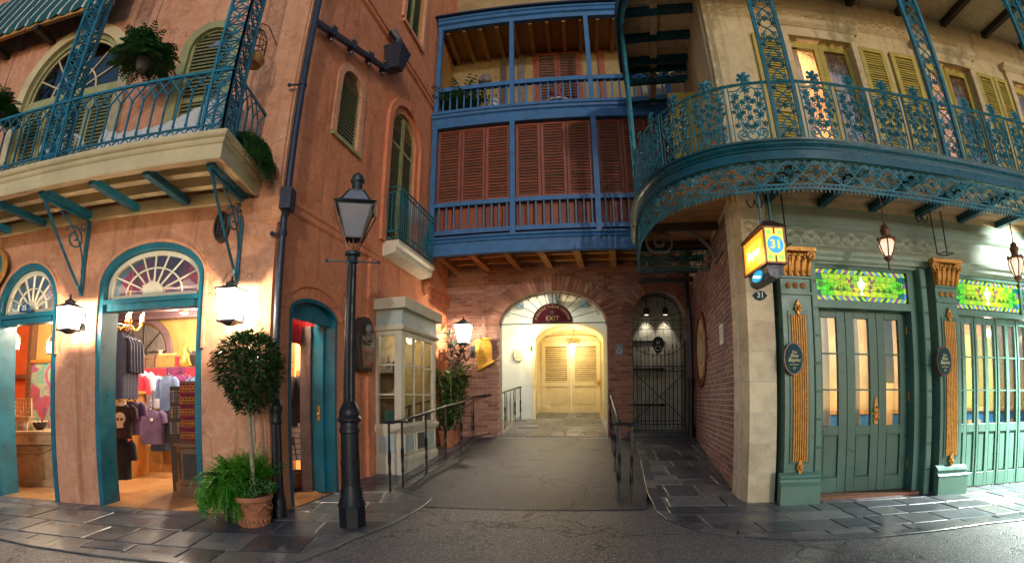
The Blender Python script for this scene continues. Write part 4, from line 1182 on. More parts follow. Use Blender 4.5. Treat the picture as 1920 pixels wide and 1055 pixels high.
# badge on the gate
b = GA['cx'] - 0.02
m = MB(); m.prism([(b - 0.11, 2.62), (b - 0.13, 2.48), (b - 0.07, 2.34), (b, 2.29), (b + 0.07, 2.34), (b + 0.13, 2.48), (b + 0.11, 2.62), (b + 0.04, 2.68), (b - 0.04, 2.68)], 'xz', 0.05, 0.085)
bg = part('badge', m, M['iron'], gate)
m = MB(); m.add(text_mb('31', 0.09), Matrix.Translation((b, 0.048, 2.54))); m.tube([(b + 0.07 * math.cos(2 * PI * k / 12), 0.048, 2.42 + 0.045 * math.sin(2 * PI * k / 12)) for k in range(12)], 0.006, 4, True); part('emblem', m, M['white'], bg)

# ---- blue gallery
gl0, gl1 = -1.74, 3.55
gal = MB()
gal.box(gl0, gl1, -0.02, 0.10, 4.24, 4.50)
gal.prism([(0.1, 4.50), (-0.05, 4.50), (-0.06, 4.53), (-0.045, 4.56), (-0.08, 4.585), (-0.085, 4.62), (0.1, 4.63)], 'yz', gl0 - 0.01, gl1)
gg = part('gallery', gal, M['blue'], bk, FV)
m = MB(); m.box(gl0, gl1, 0.1, 1.55, 4.5, 4.58); part('floor', m, M['ochre'], gg)
for k in range(8):
    x = -1.60 + k * 0.72
    m = MB(); m.box(x - 0.07, x + 0.07, -0.0, 1.45, 4.27, 4.48); m.v = [(a + (0.10 * b), b, c) for a, b, c in m.v]; 
    m.v = [(a, b + 0.101, c) if b < 0.05 else (a, b, c) for a, b, c in m.v]
    part('joist', m, M['ochre'], gg)
m = MB(); m.box(gl0, gl1, 0.55, 0.66, 4.35, 4.47); m.box(gl0, gl1, 1.0, 1.11, 4.35, 4.47); part('purlin', m, M['ochre'], gg)
m = MB(); m.prism([(0.1, 7.26), (-0.02, 7.26), (-0.02, 7.50), (-0.06, 7.53), (-0.07, 7.58), (-0.10, 7.60), (-0.10, 7.64), (0.1, 7.65)], 'yz', gl0 - 0.02, gl1); part('mid_beam', m, M['blue'], gg)
m = MB(); m.prism([(0.12, 10.22), (0.0, 10.22), (-0.01, 10.34), (-0.06, 10.37), (-0.06, 10.46), (-0.09, 10.48), (-0.09, 10.54), (0.12, 10.55)], 'yz', gl0 - 0.02, gl1); part('top_beam', m, M['blue'], gg)
m = MB(); m.box(gl0 - 0.12, gl1, -0.16, 1.6, 10.555, 10.60); part('roof_edge', m, M['navy'], gg)
m = MB(); m.box(gl0 - 0.1, gl1, 0.12, 1.5, 10.32, 10.36); part('upper_ceiling', m, M['ochre'], gg)
for k in range(13):
    x = -1.55 + k * 0.40; m = MB(); m.box(x - 0.045, x + 0.045, 0.12, 1.5, 10.18, 10.319); part('rafter', m, M['ochre'], gg)
m = MB(); m.box(gl0, gl1, 0.1, 1.55, 7.40, 7.48); part('upper_floor', m, M['ochre'], gg)
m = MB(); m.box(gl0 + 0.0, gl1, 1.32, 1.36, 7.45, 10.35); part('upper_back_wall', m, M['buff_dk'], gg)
m = MB(); m.box(gl0 - 0.02, gl0 + 0.03, 0.1, 1.35, 7.45, 10.35); part('upper_end_wall', m, M['ochre'], gg)
posts = [-1.69, 0.03, 1.76, 3.45]
for x in posts:
    m = MB(); m.box(x - 0.055, x + 0.055, -0.015, 0.095, 4.631, 7.259); part('post', m, M['blue'], gg)
    m = MB(); m.box(x - 0.05, x + 0.05, -0.01, 0.09, 7.651, 10.219); part('post', m, M['blue'], gg)
lb = MB().box(-0.014, 0.014, -0.016, 0.016, 4.80, 5.33).mesh('baluster', M['blue2'])
ub = MB().box(-0.016, 0.016, -0.018, 0.018, 7.74, 8.26).mesh('baluster', M['blue'])
for i in range(3):
    a, b = posts[i] + 0.056, posts[i + 1] - 0.056
    m = MB(); m.box(a, b, 0.0, 0.075, 5.33, 5.425); part('rail', m, M['blue'], gg)
    m = MB(); m.box(a, b, 0.01, 0.07, 4.70, 4.80); part('rail', m, M['blue'], gg)
    m = MB(); m.box(a, b, -0.02, 0.085, 8.26, 8.37); part('rail', m, M['blue'], gg)
    m = MB(); m.box(a, b, 0.0, 0.075, 7.652, 7.74); part('rail', m, M['blue'], gg)
    n = 10
    for k in range(n):
        x = a + (b - a) * (k + 0.6) / n
        put('baluster', lb, gg, loc=(x, 0.04, 0)); put('baluster', ub, gg, loc=(x, 0.035, 0))
    for k in range(9):
        w_ = (b - a) / 9; m = MB(); m.cbox(a + k * w_ + 0.004, a + (k + 1) * w_ - 0.004, 0.13, 0.15, 4.63, 5.36, 0.008); part('apron_board', m, M['brown'], gg)
    lw = (b - a) / 3
    for k in range(3):
        louvre(gg, None, a + k * lw + 0.006, a + (k + 1) * lw - 0.006, 5.43, 7.25, 0.10, M['brown'], M['brown'], pitch=0.07, stile=0.06, name='shutter')
m = MB(); m.box(0.42, 1.64, 1.27, 1.319, 7.5, 10.28); part('door_casing', m, M['brown'], gg)
for x0, x1 in ((0.49, 1.02), (1.03, 1.56)):
    louvre(gg, None, x0, x1, 7.55, 10.2, 1.23, M['brown'], M['brown'], pitch=0.09, stile=0.07, name='shutter')
for x in (-0.35, 0.1, 2.15):
    m = MB(); m.box(x - 0.08, x + 0.08, 1.26, 1.319, 7.5, 10.3); part('wall_post', m, M['greywood'] if x < 1 else M['brown'], gg)
# wall behind the lower gallery shutters
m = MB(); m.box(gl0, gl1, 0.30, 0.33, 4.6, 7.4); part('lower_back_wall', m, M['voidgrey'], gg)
# gallery belongings
# ================================================================== corner restaurant
rt = thing('corner_restaurant', 'corner restaurant with bottle green shopfront, plum brick side and curved iron balcony on the right', 'building', FG.w(0, 0))
W0 = Fr(0, 0, 0)
# brick side wall
LW = FW.loc((2.84, 5.18))[0]
swall = put('brick_wall', sheet_mesh('brick_wall', rect(0, LW - 0.10, -0.05, 8.2), [], 0.3, M['mortar_p']), rt, FW)
CI = dict(x=1.22, z=2.26, r=0.76)
def sskip(x, z): return math.hypot(x - CI['x'], z - CI['z']) < CI['r'] or z < gz(*FW.w(x, 0)[:2]) - 0.1
lay_bricks(swall, LW - 0.30, 3.82, 0.0, M['brick_p'], sskip, lambda b: -b[0] + 0.15 * abs(b[2] - 1.6), M['bf2'])
m = MB(); m.lathe([(0.60, 0), (0.60, 0.01)], 32); m.v = [(x + CI['x'], z - 0.012, y + CI['z']) for x, y, z in m.v]
med = part('round_niche', m, M['buff'], rt, FW)
for k in range(12):
    for r0, r1, y in ((0.60, 0.76, -0.045),):
        t0, t1 = 2 * PI * k / 12 + 0.012, 2 * PI * (k + 1) / 12 - 0.012
        q = [(CI['x'] + r * math.cos(t), CI['z'] + r * math.sin(t)) for r, ts in ((r0, (t0, (t0 + t1) / 2, t1)), (r1, (t1, (t0 + t1) / 2, t0))) for t in ts]
        m = MB(); m.prism(q, 'xz', y, 0.01); part('ring_block', m, M['brown'], med)
m = MB(); m.lathe([(0.30, 0), (0.30, 0.03), (0.24, 0.05)], 24); m.v = [(x + CI['x'], -z - 0.013, y + CI['z']) for x, y, z in m.v]; part('boss', m, M['cream'], med, smooth=40)
# quoins on the corner
qz = 0.0
k = 0
while qz < 3.72:
    h = 0.372
    m = MB()
    e = 0.012
    pts = [FW.loc(FG.w(0.345, 0.02)), ]
    P = [FG.w(0.35, 0.02), FG.w(0.35, -0.055), FG.w(-0.01, -0.055), FW.w(LW - 0.30, -0.03), FW.w(LW - 0.30, 0.1)]
    pc = sum((Vector((p.x, p.y)) for p in P), Vector((0, 0))) / 5
    for z_, sc_ in ((qz + 0.004, 1), (qz + h - 0.004, 1)):
        pass
    ring = []
    for z_, g_ in ((qz + 0.003, 0.985), (qz + 0.012, 1.0), (qz + h - 0.012, 1.0), (qz + h - 0.003, 0.985)):
        ring += [(pc.x + (p.x - pc.x) * g_, pc.y + (p.y - pc.y) * g_, z_) for p in P]
    m._add(ring, [tuple(range(5))[::-1], tuple(range(15, 20))] + [(l * 5 + i, l * 5 + (i + 1) % 5, l * 5 + 5 + (i + 1) % 5, l * 5 + 5 + i) for l in range(3) for i in range(5)])
    m.v = [(x - pc.x, y - pc.y, z - qz) for x, y, z in m.v]
    part('quoin', m, M['stone'], rt, loc=Vector((pc.x, pc.y, qz)) - rt.location)
    qz += h; k += 1
P2 = [FG.w(0.345, 0.03), FG.w(0.345, -0.048), FG.w(-0.005, -0.048), FW.w(LW - 0.29, -0.024), FW.w(LW - 0.29, 0.1)]
m = MB(); m.prism([(p.x, p.y) for p in P2], 'xy', -0.02, 3.8); part('quoin_core', m, M['mortar_p'], rt, W0)

# --- shopfront at street level (FG: x right, y in)
# one continuous back plane above the openings
m = MB(); m.box(0.34, 6.9, 0.0, 0.30, 3.02, 3.80); part('frieze', m, M['frieze'], rt, FG)
m = MB(); m.prism([(0, 3.04), (-0.05, 3.06), (-0.05, 3.10), (-0.09, 3.13), (-0.09, 3.17), (0, 3.19)], 'yz', 0.34, 6.9); m.prism([(0, 3.50), (-0.05, 3.53), (-0.08, 3.60), (-0.08, 3.64), (0, 3.66)], 'yz', 0.34, 6.9); part('cornice', m, M['frieze'], rt, FG)
def pilaster(x0, x1, idx):
    xc = (x0 + x1) / 2; w = x1 - x0
    m = MB(); m.box(x0 + 0.05, x1 - 0.05, -0.16, 0.30, 0.0, 3.03)
    p = part('pilaster', m, M['green'], rt, FG)
    m = MB()
    m.box(x0 - 0.02, x1 + 0.02, -0.25, -0.16, 0.0, 0.24); m.prism([(-0.16, 0.24), (-0.25, 0.24), (-0.255, 0.27), (-0.23, 0.29), (-0.22, 0.32), (-0.235, 0.34), (-0.22, 0.37), (-0.175, 0.40), (-0.16, 0.40)], 'yz', x0 - 0.025, x1 + 0.025)
    part('plinth', m, M['green'], p)
    gx = 0.105
    m = MB(); m.box(xc - gx - 0.03, xc + gx + 0.03, -0.175, -0.16, 0.50, 2.36); part('panel_surround', m, M['green2'], p)
    for q in range(7):
        x = xc - gx + (q + 0.5) * gx * 2 / 7
        m = MB(); m.tube([(x, -0.178, 0.53), (x, -0.178, 2.30)], 0.0145, 8); part('reed', m, M['gold'], p, smooth=60)
    for z, s_ in ((2.38, 1), (0.46, -1)):
        m = MB(); m.prism([(xc - 0.05, z), (xc, z - 0.09), (xc + 0.05, z), (xc, z + 0.11)], 'xz', -0.20, -0.165); m.ball((xc, -0.205, z), 0.025, 8, 5)
        for t in range(6): m.ball((xc + 0.035 * math.cos(t * PI / 3), -0.20, z + 0.035 * math.sin(t * PI / 3)), 0.014, 6, 4)
        part('lozenge', m, M['gold'], p)
    # neck, rosettes, capital
    m = MB(); m.box(x0 + 0.04, x1 - 0.04, -0.185, -0.16, 2.555, 2.585); m.box(x0 + 0.04, x1 - 0.04, -0.185, -0.16, 2.76, 2.785); part('neck_moulding', m, M['green'], p)
    for t in (-1, 0, 1):
        m = MB(); m.ball((xc + t * 0.10, -0.175, 2.67), 0.02, 8, 5)
        for a in range(6): m.ball((xc + t * 0.10 + 0.026 * math.cos(a * PI / 3), -0.168, 2.67 + 0.026 * math.sin(a * PI / 3)), 0.016, 6, 4)
        part('rosette', m, M['gold'], p)
    m = MB()
    m.prism([(xc - w * 0.40, 2.79), (xc + w * 0.40, 2.79), (xc + w * 0.48, 3.08), (xc - w * 0.48, 3.08)], 'xz', -0.19, -0.16)
    m.box(xc - w * 0.55, xc + w * 0.55, -0.27, -0.16, 3.085, 3.135)
    for t in range(5):
        x = xc + (t - 2) * w * 0.17
        m.tube(bez([(x, -0.19, 2.80), (x, -0.23, 2.92), (x + (t - 2) * 0.012, -0.22, 3.0), (x + (t - 2) * 0.02, -0.28, 2.99)], 7), [0.034, 0.036, 0.034, 0.030, 0.026, 0.022, 0.018, 0.012], 6)
    for t in range(4):
        x = xc + (t - 1.5) * w * 0.17
        m.tube(bez([(x, -0.19, 2.85), (x, -0.22, 2.98), (x, -0.21, 3.05), (x, -0.26, 3.06)], 6), [0.026, 0.028, 0.026, 0.024, 0.02, 0.016, 0.01], 6)
    for s_ in (-1, 1):
        m.tube(scroll(xc + s_ * w * 0.44, 3.03, 0.06, 1.5, PI if s_ > 0 else 0, -s_, 20, -0.23), 0.018, 6)
    part('capital', m, M['gold'], p, smooth=50)
    return p
pilaster(0.36, 0.86, 0)
pilaster(2.74, 3.23, 1)
pilaster(5.62, 6.12, 2)
# rusticated reveals beside the door
for x0, x1, y0 in ((0.86, 0.95, -0.10), (2.60, 2.70, -0.10), (3.24, 3.30, -0.03)):
    m = MB(); m.box(x0 + 0.004, x1 - 0.004, y0 + 0.012, 0.245, 0, 3.02); jc = part('door_jamb', m, M['green2'], rt, FG)
    z = 0.0
    while z < 3.0:
        m = MB(); m.cbox(x0, x1, y0, 0.25, z + 0.004, min(z + 0.34, 3.02) - 0.004, 0.010); z += 0.345
        part('jamb_block', m, M['green'], jc)
# door opening: frame, three leaves
DY = 0.16
m = MB(); m.box(0.95, 2.60, 0.02, 0.24, 2.45, 2.545); m.box(0.95, 0.985, 0.02, 0.24, 0, 2.45); m.box(2.49, 2.60, 0.02, 0.24, 0, 2.45); m.box(0.95, 2.6, 0.02, 0.24, 2.98, 3.02); part('door_frame', m, M['green'], rt, FG)
m = MB(); m.box(0.96, 2.56, -0.06, 0.24, 0.0, 0.05); part('threshold', m, M['copper'], rt, FG)
def glazed_leaf(x0, x1, z0, z1, y, zp, gw, bars, mat, name, lowpanel=True, parent=rt):
    """door leaf: stiles, glazed slot with bars, sunk panel below"""
    c = (x0 + x1) / 2; t = 0.05
    m = MB()
    a, b = c - gw / 2, c + gw / 2
    m.box(x0, a, y, y + t, z0, z1); m.box(b, x1, y, y + t, z0, z1)
    m.box(a, b, y, y + t, z1 - 0.10, z1); m.box(a, b, y, y + t, zp - 0.12, zp); m.box(a, b, y, y + t, z0, z0 + 0.20)
    m.box(a, b, y + 0.026, y + t, z0 + 0.20, zp - 0.12)
    m.box(a + 0.02, b - 0.02, y + 0.016, y + 0.026, z0 + 0.22, zp - 0.14)
    d = part(name, m, mat, parent, FG)
    bevel(d, 0.004, 1)
    mp = MB(); mp.box(a, b, y + 0.022, y + 0.026, zp, z1 - 0.10); part('pane', mp, M['pane'], d)
    for k in range(1, bars + 1):
        z = zp + (z1 - 0.10 - zp) * k / (bars + 1)
        mb_ = MB(); mb_.box(a, b, y + 0.006, y + 0.042, z - 0.011, z + 0.011); part('glazing_bar', mb_, mat, d)
    return d
lw = (2.49 - 0.985) / 3
for k in range(3):
    d = glazed_leaf(0.985 + k * lw + 0.003, 0.985 + (k + 1) * lw - 0.003, 0.055, 2.445, DY, 0.93, 0.235, 2, M['green2'], 'door_leaf')
    if k == 1:
        x = 0.985 + 2 * lw - 0.05
        m = MB(); m.prism([(x - 0.028, 0.95), (x + 0.028, 0.95), (x + 0.035, 1.12), (x + 0.02, 1.26), (x, 1.31), (x - 0.02, 1.26), (x - 0.035, 1.12)], 'xz', DY - 0.014, DY); m.tube([(x, DY - 0.02, 1.18), (x, DY - 0.065, 1.15), (x, DY - 0.065, 1.03), (x, DY - 0.02, 1.0)], 0.011, 6); m.tube([(x, DY - 0.03, 1.10), (x - 0.11, DY - 0.045, 1.08)], 0.010, 6); part('door_handle', m, M['gold'], d)
for z in (0.35, 1.25, 2.15):
    m = MB(); m.lathe([(0.014, 0), (0.014, 0.11)], 8, 2.492, DY - 0.012, z); part('hinge', m, M['gold'], rt, FG)
# folding doors to the right of the second pilaster
m = MB(); m.box(3.24, 6.9, 0.05, 0.24, 2.45, 2.53); part('door_frame', m, M['green'], rt, FG)
x = 3.30
i = 0
while x < 5.6:
    w = 0.232
    glazed_leaf(x, x + w - 0.004, 0.02, 2.445, 0.11 + (0.012 if i % 2 else 0), 0.92, 0.148, 2, M['green'], 'folding_leaf')
    x += w; i += 1
# stained glass transoms, every glass its own piece
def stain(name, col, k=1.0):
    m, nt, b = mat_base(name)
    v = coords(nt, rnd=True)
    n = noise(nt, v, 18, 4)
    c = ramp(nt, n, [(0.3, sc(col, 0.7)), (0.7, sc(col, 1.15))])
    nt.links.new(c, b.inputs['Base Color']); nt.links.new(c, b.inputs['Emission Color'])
    b.inputs['Emission Strength'].default_value = k; b.inputs['Roughness'].default_value = 0.15  # glow stands in for room light coming through the glass
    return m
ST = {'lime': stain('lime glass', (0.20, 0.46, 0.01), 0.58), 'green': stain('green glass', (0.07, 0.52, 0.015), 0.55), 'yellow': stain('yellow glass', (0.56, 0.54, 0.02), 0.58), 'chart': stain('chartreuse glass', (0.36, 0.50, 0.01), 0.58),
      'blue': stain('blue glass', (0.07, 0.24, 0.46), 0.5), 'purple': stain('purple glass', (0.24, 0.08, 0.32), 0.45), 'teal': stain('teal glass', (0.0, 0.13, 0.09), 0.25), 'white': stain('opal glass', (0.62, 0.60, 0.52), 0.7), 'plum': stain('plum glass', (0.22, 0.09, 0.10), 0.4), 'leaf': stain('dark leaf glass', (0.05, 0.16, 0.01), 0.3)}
M['lead'] = paint('lead came', (0.02, 0.025, 0.02), 0.5, 0.2, 10, 0.1)
def transom(x0, x1, z0, z1, y, seed):
    rn = random.Random(seed)
    m = MB(); m.box(x0 - 0.03, x1 + 0.03, y + 0.012, y + 0.02, z0 - 0.02, z1 + 0.02)
    tr = part('stained_glass', m, M['lead'], rt, FG)
    def piece(poly, mat, dy=0.0):
        mm = MB(); c = (sum(p[0] for p in poly) / len(poly), sum(p[1] for p in poly) / len(poly))
        mm.prism([(p[0] - c[0], p[1] - c[1]) for p in poly], 'xz', -0.006, 0.0)
        part('glass_piece', mm, ST[mat], tr, loc=(c[0], y + 0.011 - dy, c[1]))
    bw_, g_ = 0.062, 0.007
    n = 15
    for zz0, zz1, sg in ((z0, z0 + bw_, -1), (z1 - bw_, z1, 1)):
        s_ = (x1 - x0) / n
        for k in range(n):
            a = x0 + k * s_; sh = s_ * 0.5 * sg * (1 if k < n / 2 else -1)
            sh = max(min(sh, s_ * 0.45), -s_ * 0.45)
            cells = [(a, a + s_ * 0.52, ('blue', 'purple', 'blue', 'teal')[k % 4]), (a + s_ * 0.52, a + s_, 'chart')]
            for (p, q, c) in cells:
                poly = [(p + g_ / 2 - sh * 0.5, zz0 + g_ / 2), (q - g_ / 2 - sh * 0.5, zz0 + g_ / 2), (q - g_ / 2 + sh * 0.5, zz1 - g_ / 2), (p + g_ / 2 + sh * 0.5, zz1 - g_ / 2)]
                piece([(min(max(u, x0), x1), v) for u, v in poly], c)
    for xa in (x0, x1 - bw_ * 0.7):
        for k in range(4):
            h = (z1 - z0 - 2 * bw_) / 4
            piece([(xa + 0.003, z0 + bw_ + k * h + 0.002), (xa + bw_ * 0.7 - 0.003, z0 + bw_ + k * h + 0.002), (xa + bw_ * 0.7 - 0.003, z0 + bw_ + (k + 1) * h - 0.002), (xa + 0.003, z0 + bw_ + (k + 1) * h - 0.002)], ('blue', 'chart', 'purple', 'teal')[k])
    X0, X1, Z0, Z1 = x0 + bw_ * 0.75, x1 - bw_ * 0.75, z0 + bw_, z1 - bw_
    nx, nz = 15, 4
    gx = [[(X0 + (X1 - X0) * (i + (0 if i in (0, nx) else rn.uniform(-0.28, 0.28))) / nx, Z0 + (Z1 - Z0) * (j + (0 if j in (0, nz) else rn.uniform(-0.3, 0.3))) / nz) for j in range(nz + 1)] for i in range(nx + 1)]
    for i in range(nx):
        for j in range(nz):
            q = [gx[i][j], gx[i + 1][j], gx[i + 1][j + 1], gx[i][j + 1]]
            cx_ = sum(p[0] for p in q) / 4; cz_ = sum(p[1] for p in q) / 4
            q = [(cx_ + (p[0] - cx_) * 0.92, cz_ + (p[1] - cz_) * 0.90) for p in q]
            t = abs((cx_ - (X0 + X1) / 2) / ((X1 - X0) / 2))
            if i in (0, nx - 1) and j in (0, nz - 1): c = 'teal'
            elif t > 0.80: c = 'green'
            elif t > 0.62: c = rn.choice(['green', 'lime'])
            else: c = rn.choice(['chart', 'lime', 'yellow' if t < 0.4 else 'lime', 'chart'])
            piece(q, c)
    # urn and flowers
    xc = (X0 + X1) / 2; H_ = Z1 - Z0; zc = Z0 + 0.06 * H_
    urn = [(0.10, 0.0), (0.10, 0.07), (0.03, 0.12), (0.03, 0.20), (0.15, 0.42), (0.20, 0.58), (0.07, 0.66), (0.06, 0.80), (0.02, 0.88)]
    piece([(xc - a * H_ * 1.2, zc + b * H_) for a, b in urn] + [(xc + a * H_ * 1.2, zc + b * H_) for a, b in urn[::-1]], 'white', 0.008)
    for s_ in (-1, 1):
        for (dx, dz, r, c) in ((0.34, 0.40, 0.10, 'plum'), (0.40, 0.62, 0.09, 'plum'), (0.33, 0.78, 0.07, 'leaf'), (0.29, 0.20, 0.07, 'plum'), (0.50, 0.72, 0.05, 'plum')):
            c0 = (xc + s_ * dx * H_ * 1.5, zc + dz * H_)
            piece([(c0[0] + r * H_ * 1.4 * math.cos(a * PI / 4) * (1 if a % 2 else 0.65), c0[1] + r * H_ * 1.4 * math.sin(a * PI / 4) * (1 if a % 2 else 0.65)) for a in range(8)], c, 0.008)
        for f in (0.34, 0.46, 0.58, 0.78):
            c0 = (xc + s_ * f * (X1 - X0) / 2 * 1.15, Z0 + H_ * (0.22 if f < 0.7 else 0.35)); r = 0.20 if f < 0.7 else 0.38
            for a in (0.5, 1.2, 1.57, 1.94, 2.64):
                tip = (c0[0] + r * H_ * math.cos(a), c0[1] + r * H_ * math.sin(a) * 1.1); nx_, nz_ = -math.sin(a) * 0.02, math.cos(a) * 0.02
                mid = ((c0[0] + tip[0]) / 2, (c0[1] + tip[1]) / 2)
                piece([c0, (mid[0] + nx_ * 0.5, mid[1] + nz_ * 0.5), tip, (mid[0] - nx_ * 0.5, mid[1] - nz_ * 0.5)], 'leaf', 0.008)
transom(0.97, 2.46, 2.555, 2.97, 0.05, 4)
transom(3.32, 4.74, 2.545, 2.97, 0.05, 7)
transom(4.80, 5.58, 2.545, 2.97, 0.05, 9)
m = MB(); m.box(0.94, 2.62, 0.02, 0.10, 2.971, 3.02); m.box(3.24, 5.62, 0.02, 0.10, 2.971, 3.02); m.box(4.745, 4.795, 0.02, 0.10, 2.53, 2.97); m.box(3.24, 3.315, 0.02, 0.10, 2.53, 2.97); m.box(2.47, 2.60, 0.02, 0.10, 2.545, 2.97); part('transom_frame', m, M['green'], rt, FG)

# --- upper floor
M['lit_room'] = paint('lit upper room wall', (0.62, 0.40, 0.22), 0.8, 0.15, 2, 0.0)
def uwin(n, xa, xb, zt): return rect(xa, xb, 4.15, zt)
wins = [(1.20, 2.26), (3.62, 4.62), (5.62, 6.5)]
put('upper_wall', sheet_mesh('upper_wall', rect(-0.05, 6.9, 3.8, 9.2), [rect(a, b, 4.1, 6.62) for a, b in wins], 0.28, M['buff']), rt, FG)
put('upper_side_wall', sheet_mesh('upper_side_wall', rect(0, LW - 0.02, 3.84, 9.2), [rect(2.3, 3.2, 4.2, 6.5)], 0.28, M['buff']), rt, FW).location += FW.n * -0.02
for a, b in wins:
    c = (a + b) / 2
    m = MB(); w = 0.10
    m.box(a - w, a, -0.06, 0.02, 4.1, 6.62); m.box(b, b + w, -0.06, 0.02, 4.1, 6.62); m.box(a - w, b + w, -0.06, 0.02, 6.621, 6.80)
    m.prism([(0.0, 6.80), (-0.07, 6.80), (-0.12, 6.86), (-0.14, 6.92), (0.0, 6.94)], 'yz', a - w - 0.06, b + w + 0.06)
    part('window_casing', m, M['buff'], rt, FG)
    m = MB()
    for x0, x1 in ((a, c - 0.004), (c + 0.004, b)):
        m.box(x0, x0 + 0.075, 0.06, 0.11, 4.1, 6.6); m.box(x1 - 0.075, x1, 0.06, 0.11, 4.1, 6.6); m.box(x0 + 0.075, x1 - 0.075, 0.06, 0.11, 6.49, 6.6); m.box(x0 + 0.075, x1 - 0.075, 0.06, 0.11, 4.1, 4.75)
    sash = part('window_sash', m, M['olive'], rt, FG)
    for z in (5.2, 5.78):
        m = MB(); m.box(a + 0.075, b - 0.075, 0.072, 0.098, z - 0.014, z + 0.014); part('glazing_bar', m, M['olive'], sash)
    for x0, x1 in ((a + 0.07, c - 0.07), (c + 0.07, b - 0.07)):
        for z0, z1 in ((4.75, 5.19), (5.21, 5.77), (5.79, 6.5)): m = MB(); m.box(x0, x1, 0.083, 0.086, z0, z1); part('pane', m, M['pane'], sash)
def shut(x0, x1, z0=4.1, z1=6.6, y=-0.045):
    s = louvre(rt, FG, x0, x1, z0, z1, y, M['olive'], M['olive'], pitch=0.046, stile=0.075, mid=5.25, back=M['olive'])
shut(0.62, 1.09); shut(2.38, 2.85); shut(2.96, 3.44, y=-0.05)
shut(4.74, 5.14); shut(5.16, 5.48)
m = MB(); m.box(2.96, 2.97, -0.30, -0.02, 4.1, 6.6)
sh2 = MB(); 
side = louvre(rt, FW, 2.25, 2.27, 4.2, 6.5, -0.5, M['olive']) if False else None
m = MB(); m.box(3.20, 3.25, -0.52, -0.02, 4.2, 6.5); part('open_shutter', m, M['olive'], rt, FW)
# --- rooms behind the glass
M['amber'] = paint('amber panelling', (0.50, 0.29, 0.11), 0.5, 0.3, 3, 0.1)
M['ltgreen'] = paint('pale green wall', (0.50, 0.58, 0.16), 0.6, 0.15, 2, 0.05)
M['cobalt'] = paint('blue counter', (0.02, 0.16, 0.36), 0.4, 0.2, 3, 0.05)
M['curtain'] = paint('beige curtain', (0.55, 0.46, 0.36), 0.9, 0.2, 6, 0.15)
m = MB(); m.box(0.4, 9.6, 3.6, 3.7, -0.05, 3.6); m.box(0.4, 0.5, 0.3, 3.7, -0.05, 3.6); m.box(9.6, 9.7, 0.3, 3.7, -0.05, 3.6); part('room_wall', m, M['amber'], rt, FG)
m = MB(); m.box(0.4, 9.7, 0.25, 3.7, 3.3, 3.36); part('room_ceiling', m, M['bone'], rt, FG)
m = MB(); m.box(0.4, 9.7, 0.26, 3.7, -0.06, 0.004); part('room_floor', m, M['wood'], rt, FG)
for x_ in (6.75, 7.55):
    m = MB(); m.box(x_, x_ + 0.42, 3.45, 3.59, 1.0, 2.7); part('room_panel', m, M['ltgreen'], rt, FG)
m = MB(); m.box(0.5, 9.6, 3.50, 3.595, 0.0, 0.95); part('wainscot', m, M['cobalt'], rt, FG)
m = MB(); m.box(0.5, 9.6, 3.46, 3.595, 0.95, 1.02); part('dado_rail', m, M['gold'], rt, FG)
for x in (4.4, 5.2, 6.0, 8.1, 8.9):
    m = MB(); m.box(x, x + 0.28, 3.30, 3.59, 0.0, 3.3); m.box(x - 0.05, x + 0.33, 3.26, 3.60, 0, 0.3); part('room_pilaster', m, M['amber'], rt, FG)
m = MB(); m.box(6.9, 6.95, 0.0, 0.3, 0, 9.2); part('end_wall', m, M['buff'], rt, FG)
# upper rooms
m = MB(); m.box(0.2, 6.9, 2.2, 2.25, 3.9, 7.2); m.box(0.2, 6.9, 0.28, 2.2, 7.0, 7.05); m.box(0.2, 6.9, 0.28, 2.2, 3.9, 3.95); part('upper_room', m, M['lit_room'], rt, FG)

# --- curved balcony
ctrl = [FG.w(6.9, -1.24), FG.w(5.0, -1.24), FG.w(3.2, -1.24), FG.w(1.6, -1.24), FG.w(0.62, -1.235), FG.w(0.12, -1.16), Vector((2.36, 4.17, 0)), Vector((2.02, 4.48, 0)), Vector((1.81, 4.85, 0)), Vector((1.73, 5.3, 0)), Vector((1.77, 5.9, 0)), Vector((1.95, 6.65, 0)), Vector((2.13, 7.3, 0))]
bp = []
for i in range(len(ctrl) - 1):
    p0, p1, p2, p3 = ctrl[max(i - 1, 0)], ctrl[i], ctrl[i + 1], ctrl[min(i + 2, len(ctrl) - 1)]
    n = 4 if i < 4 else 6
    for k in range(n):
        t = k / n
        bp.append(0.5 * ((2 * p1) + (p2 - p0) * t + (2 * p0 - 5 * p1 + 4 * p2 - p3) * t * t + (3 * p1 - p0 - 3 * p2 + p3) * t ** 3))
bp.append(ctrl[-1])
cum = [0]
for a, b in zip(bp, bp[1:]): cum.append(cum[-1] + (b - a).length)
BL = cum[-1]
def at_s(s_):
    s_ = min(max(s_, 0), BL - 1e-6); i = max(j for j in range(len(cum) - 1) if cum[j] <= s_)
    p = bp[i].lerp(bp[i + 1], (s_ - cum[i]) / (cum[i + 1] - cum[i]))
    d = (bp[min(i + 2, len(bp) - 1)] - bp[max(i - 1, 0)]).normalized()
    return p, d
path2 = [(p.x, p.y) for p in bp]
m = MB()
prof = [(-0.10, 3.80), (0.0, 3.80), (0.0, 3.90), (0.015, 3.91), (0.015, 3.925), (0.03, 3.935), (0.045, 3.96), (0.045, 3.975), (0.07, 3.99), (0.075, 4.01), (0.06, 4.02), (-0.10, 4.02)]
m.sweep(prof, path2, side=-1)
rb = part('balcony', m, M['fascia_teal'], rt, W0, 30)
outline = [Vector((p.x, p.y, 0)) for p in bp]
region = outline + [FW.w(FW.loc(bp[-1])[0], 0.0), FW.w(LW - 0.1, 0.0), FG.w(0.0, 0.0), FG.w(6.9, 0.0)]
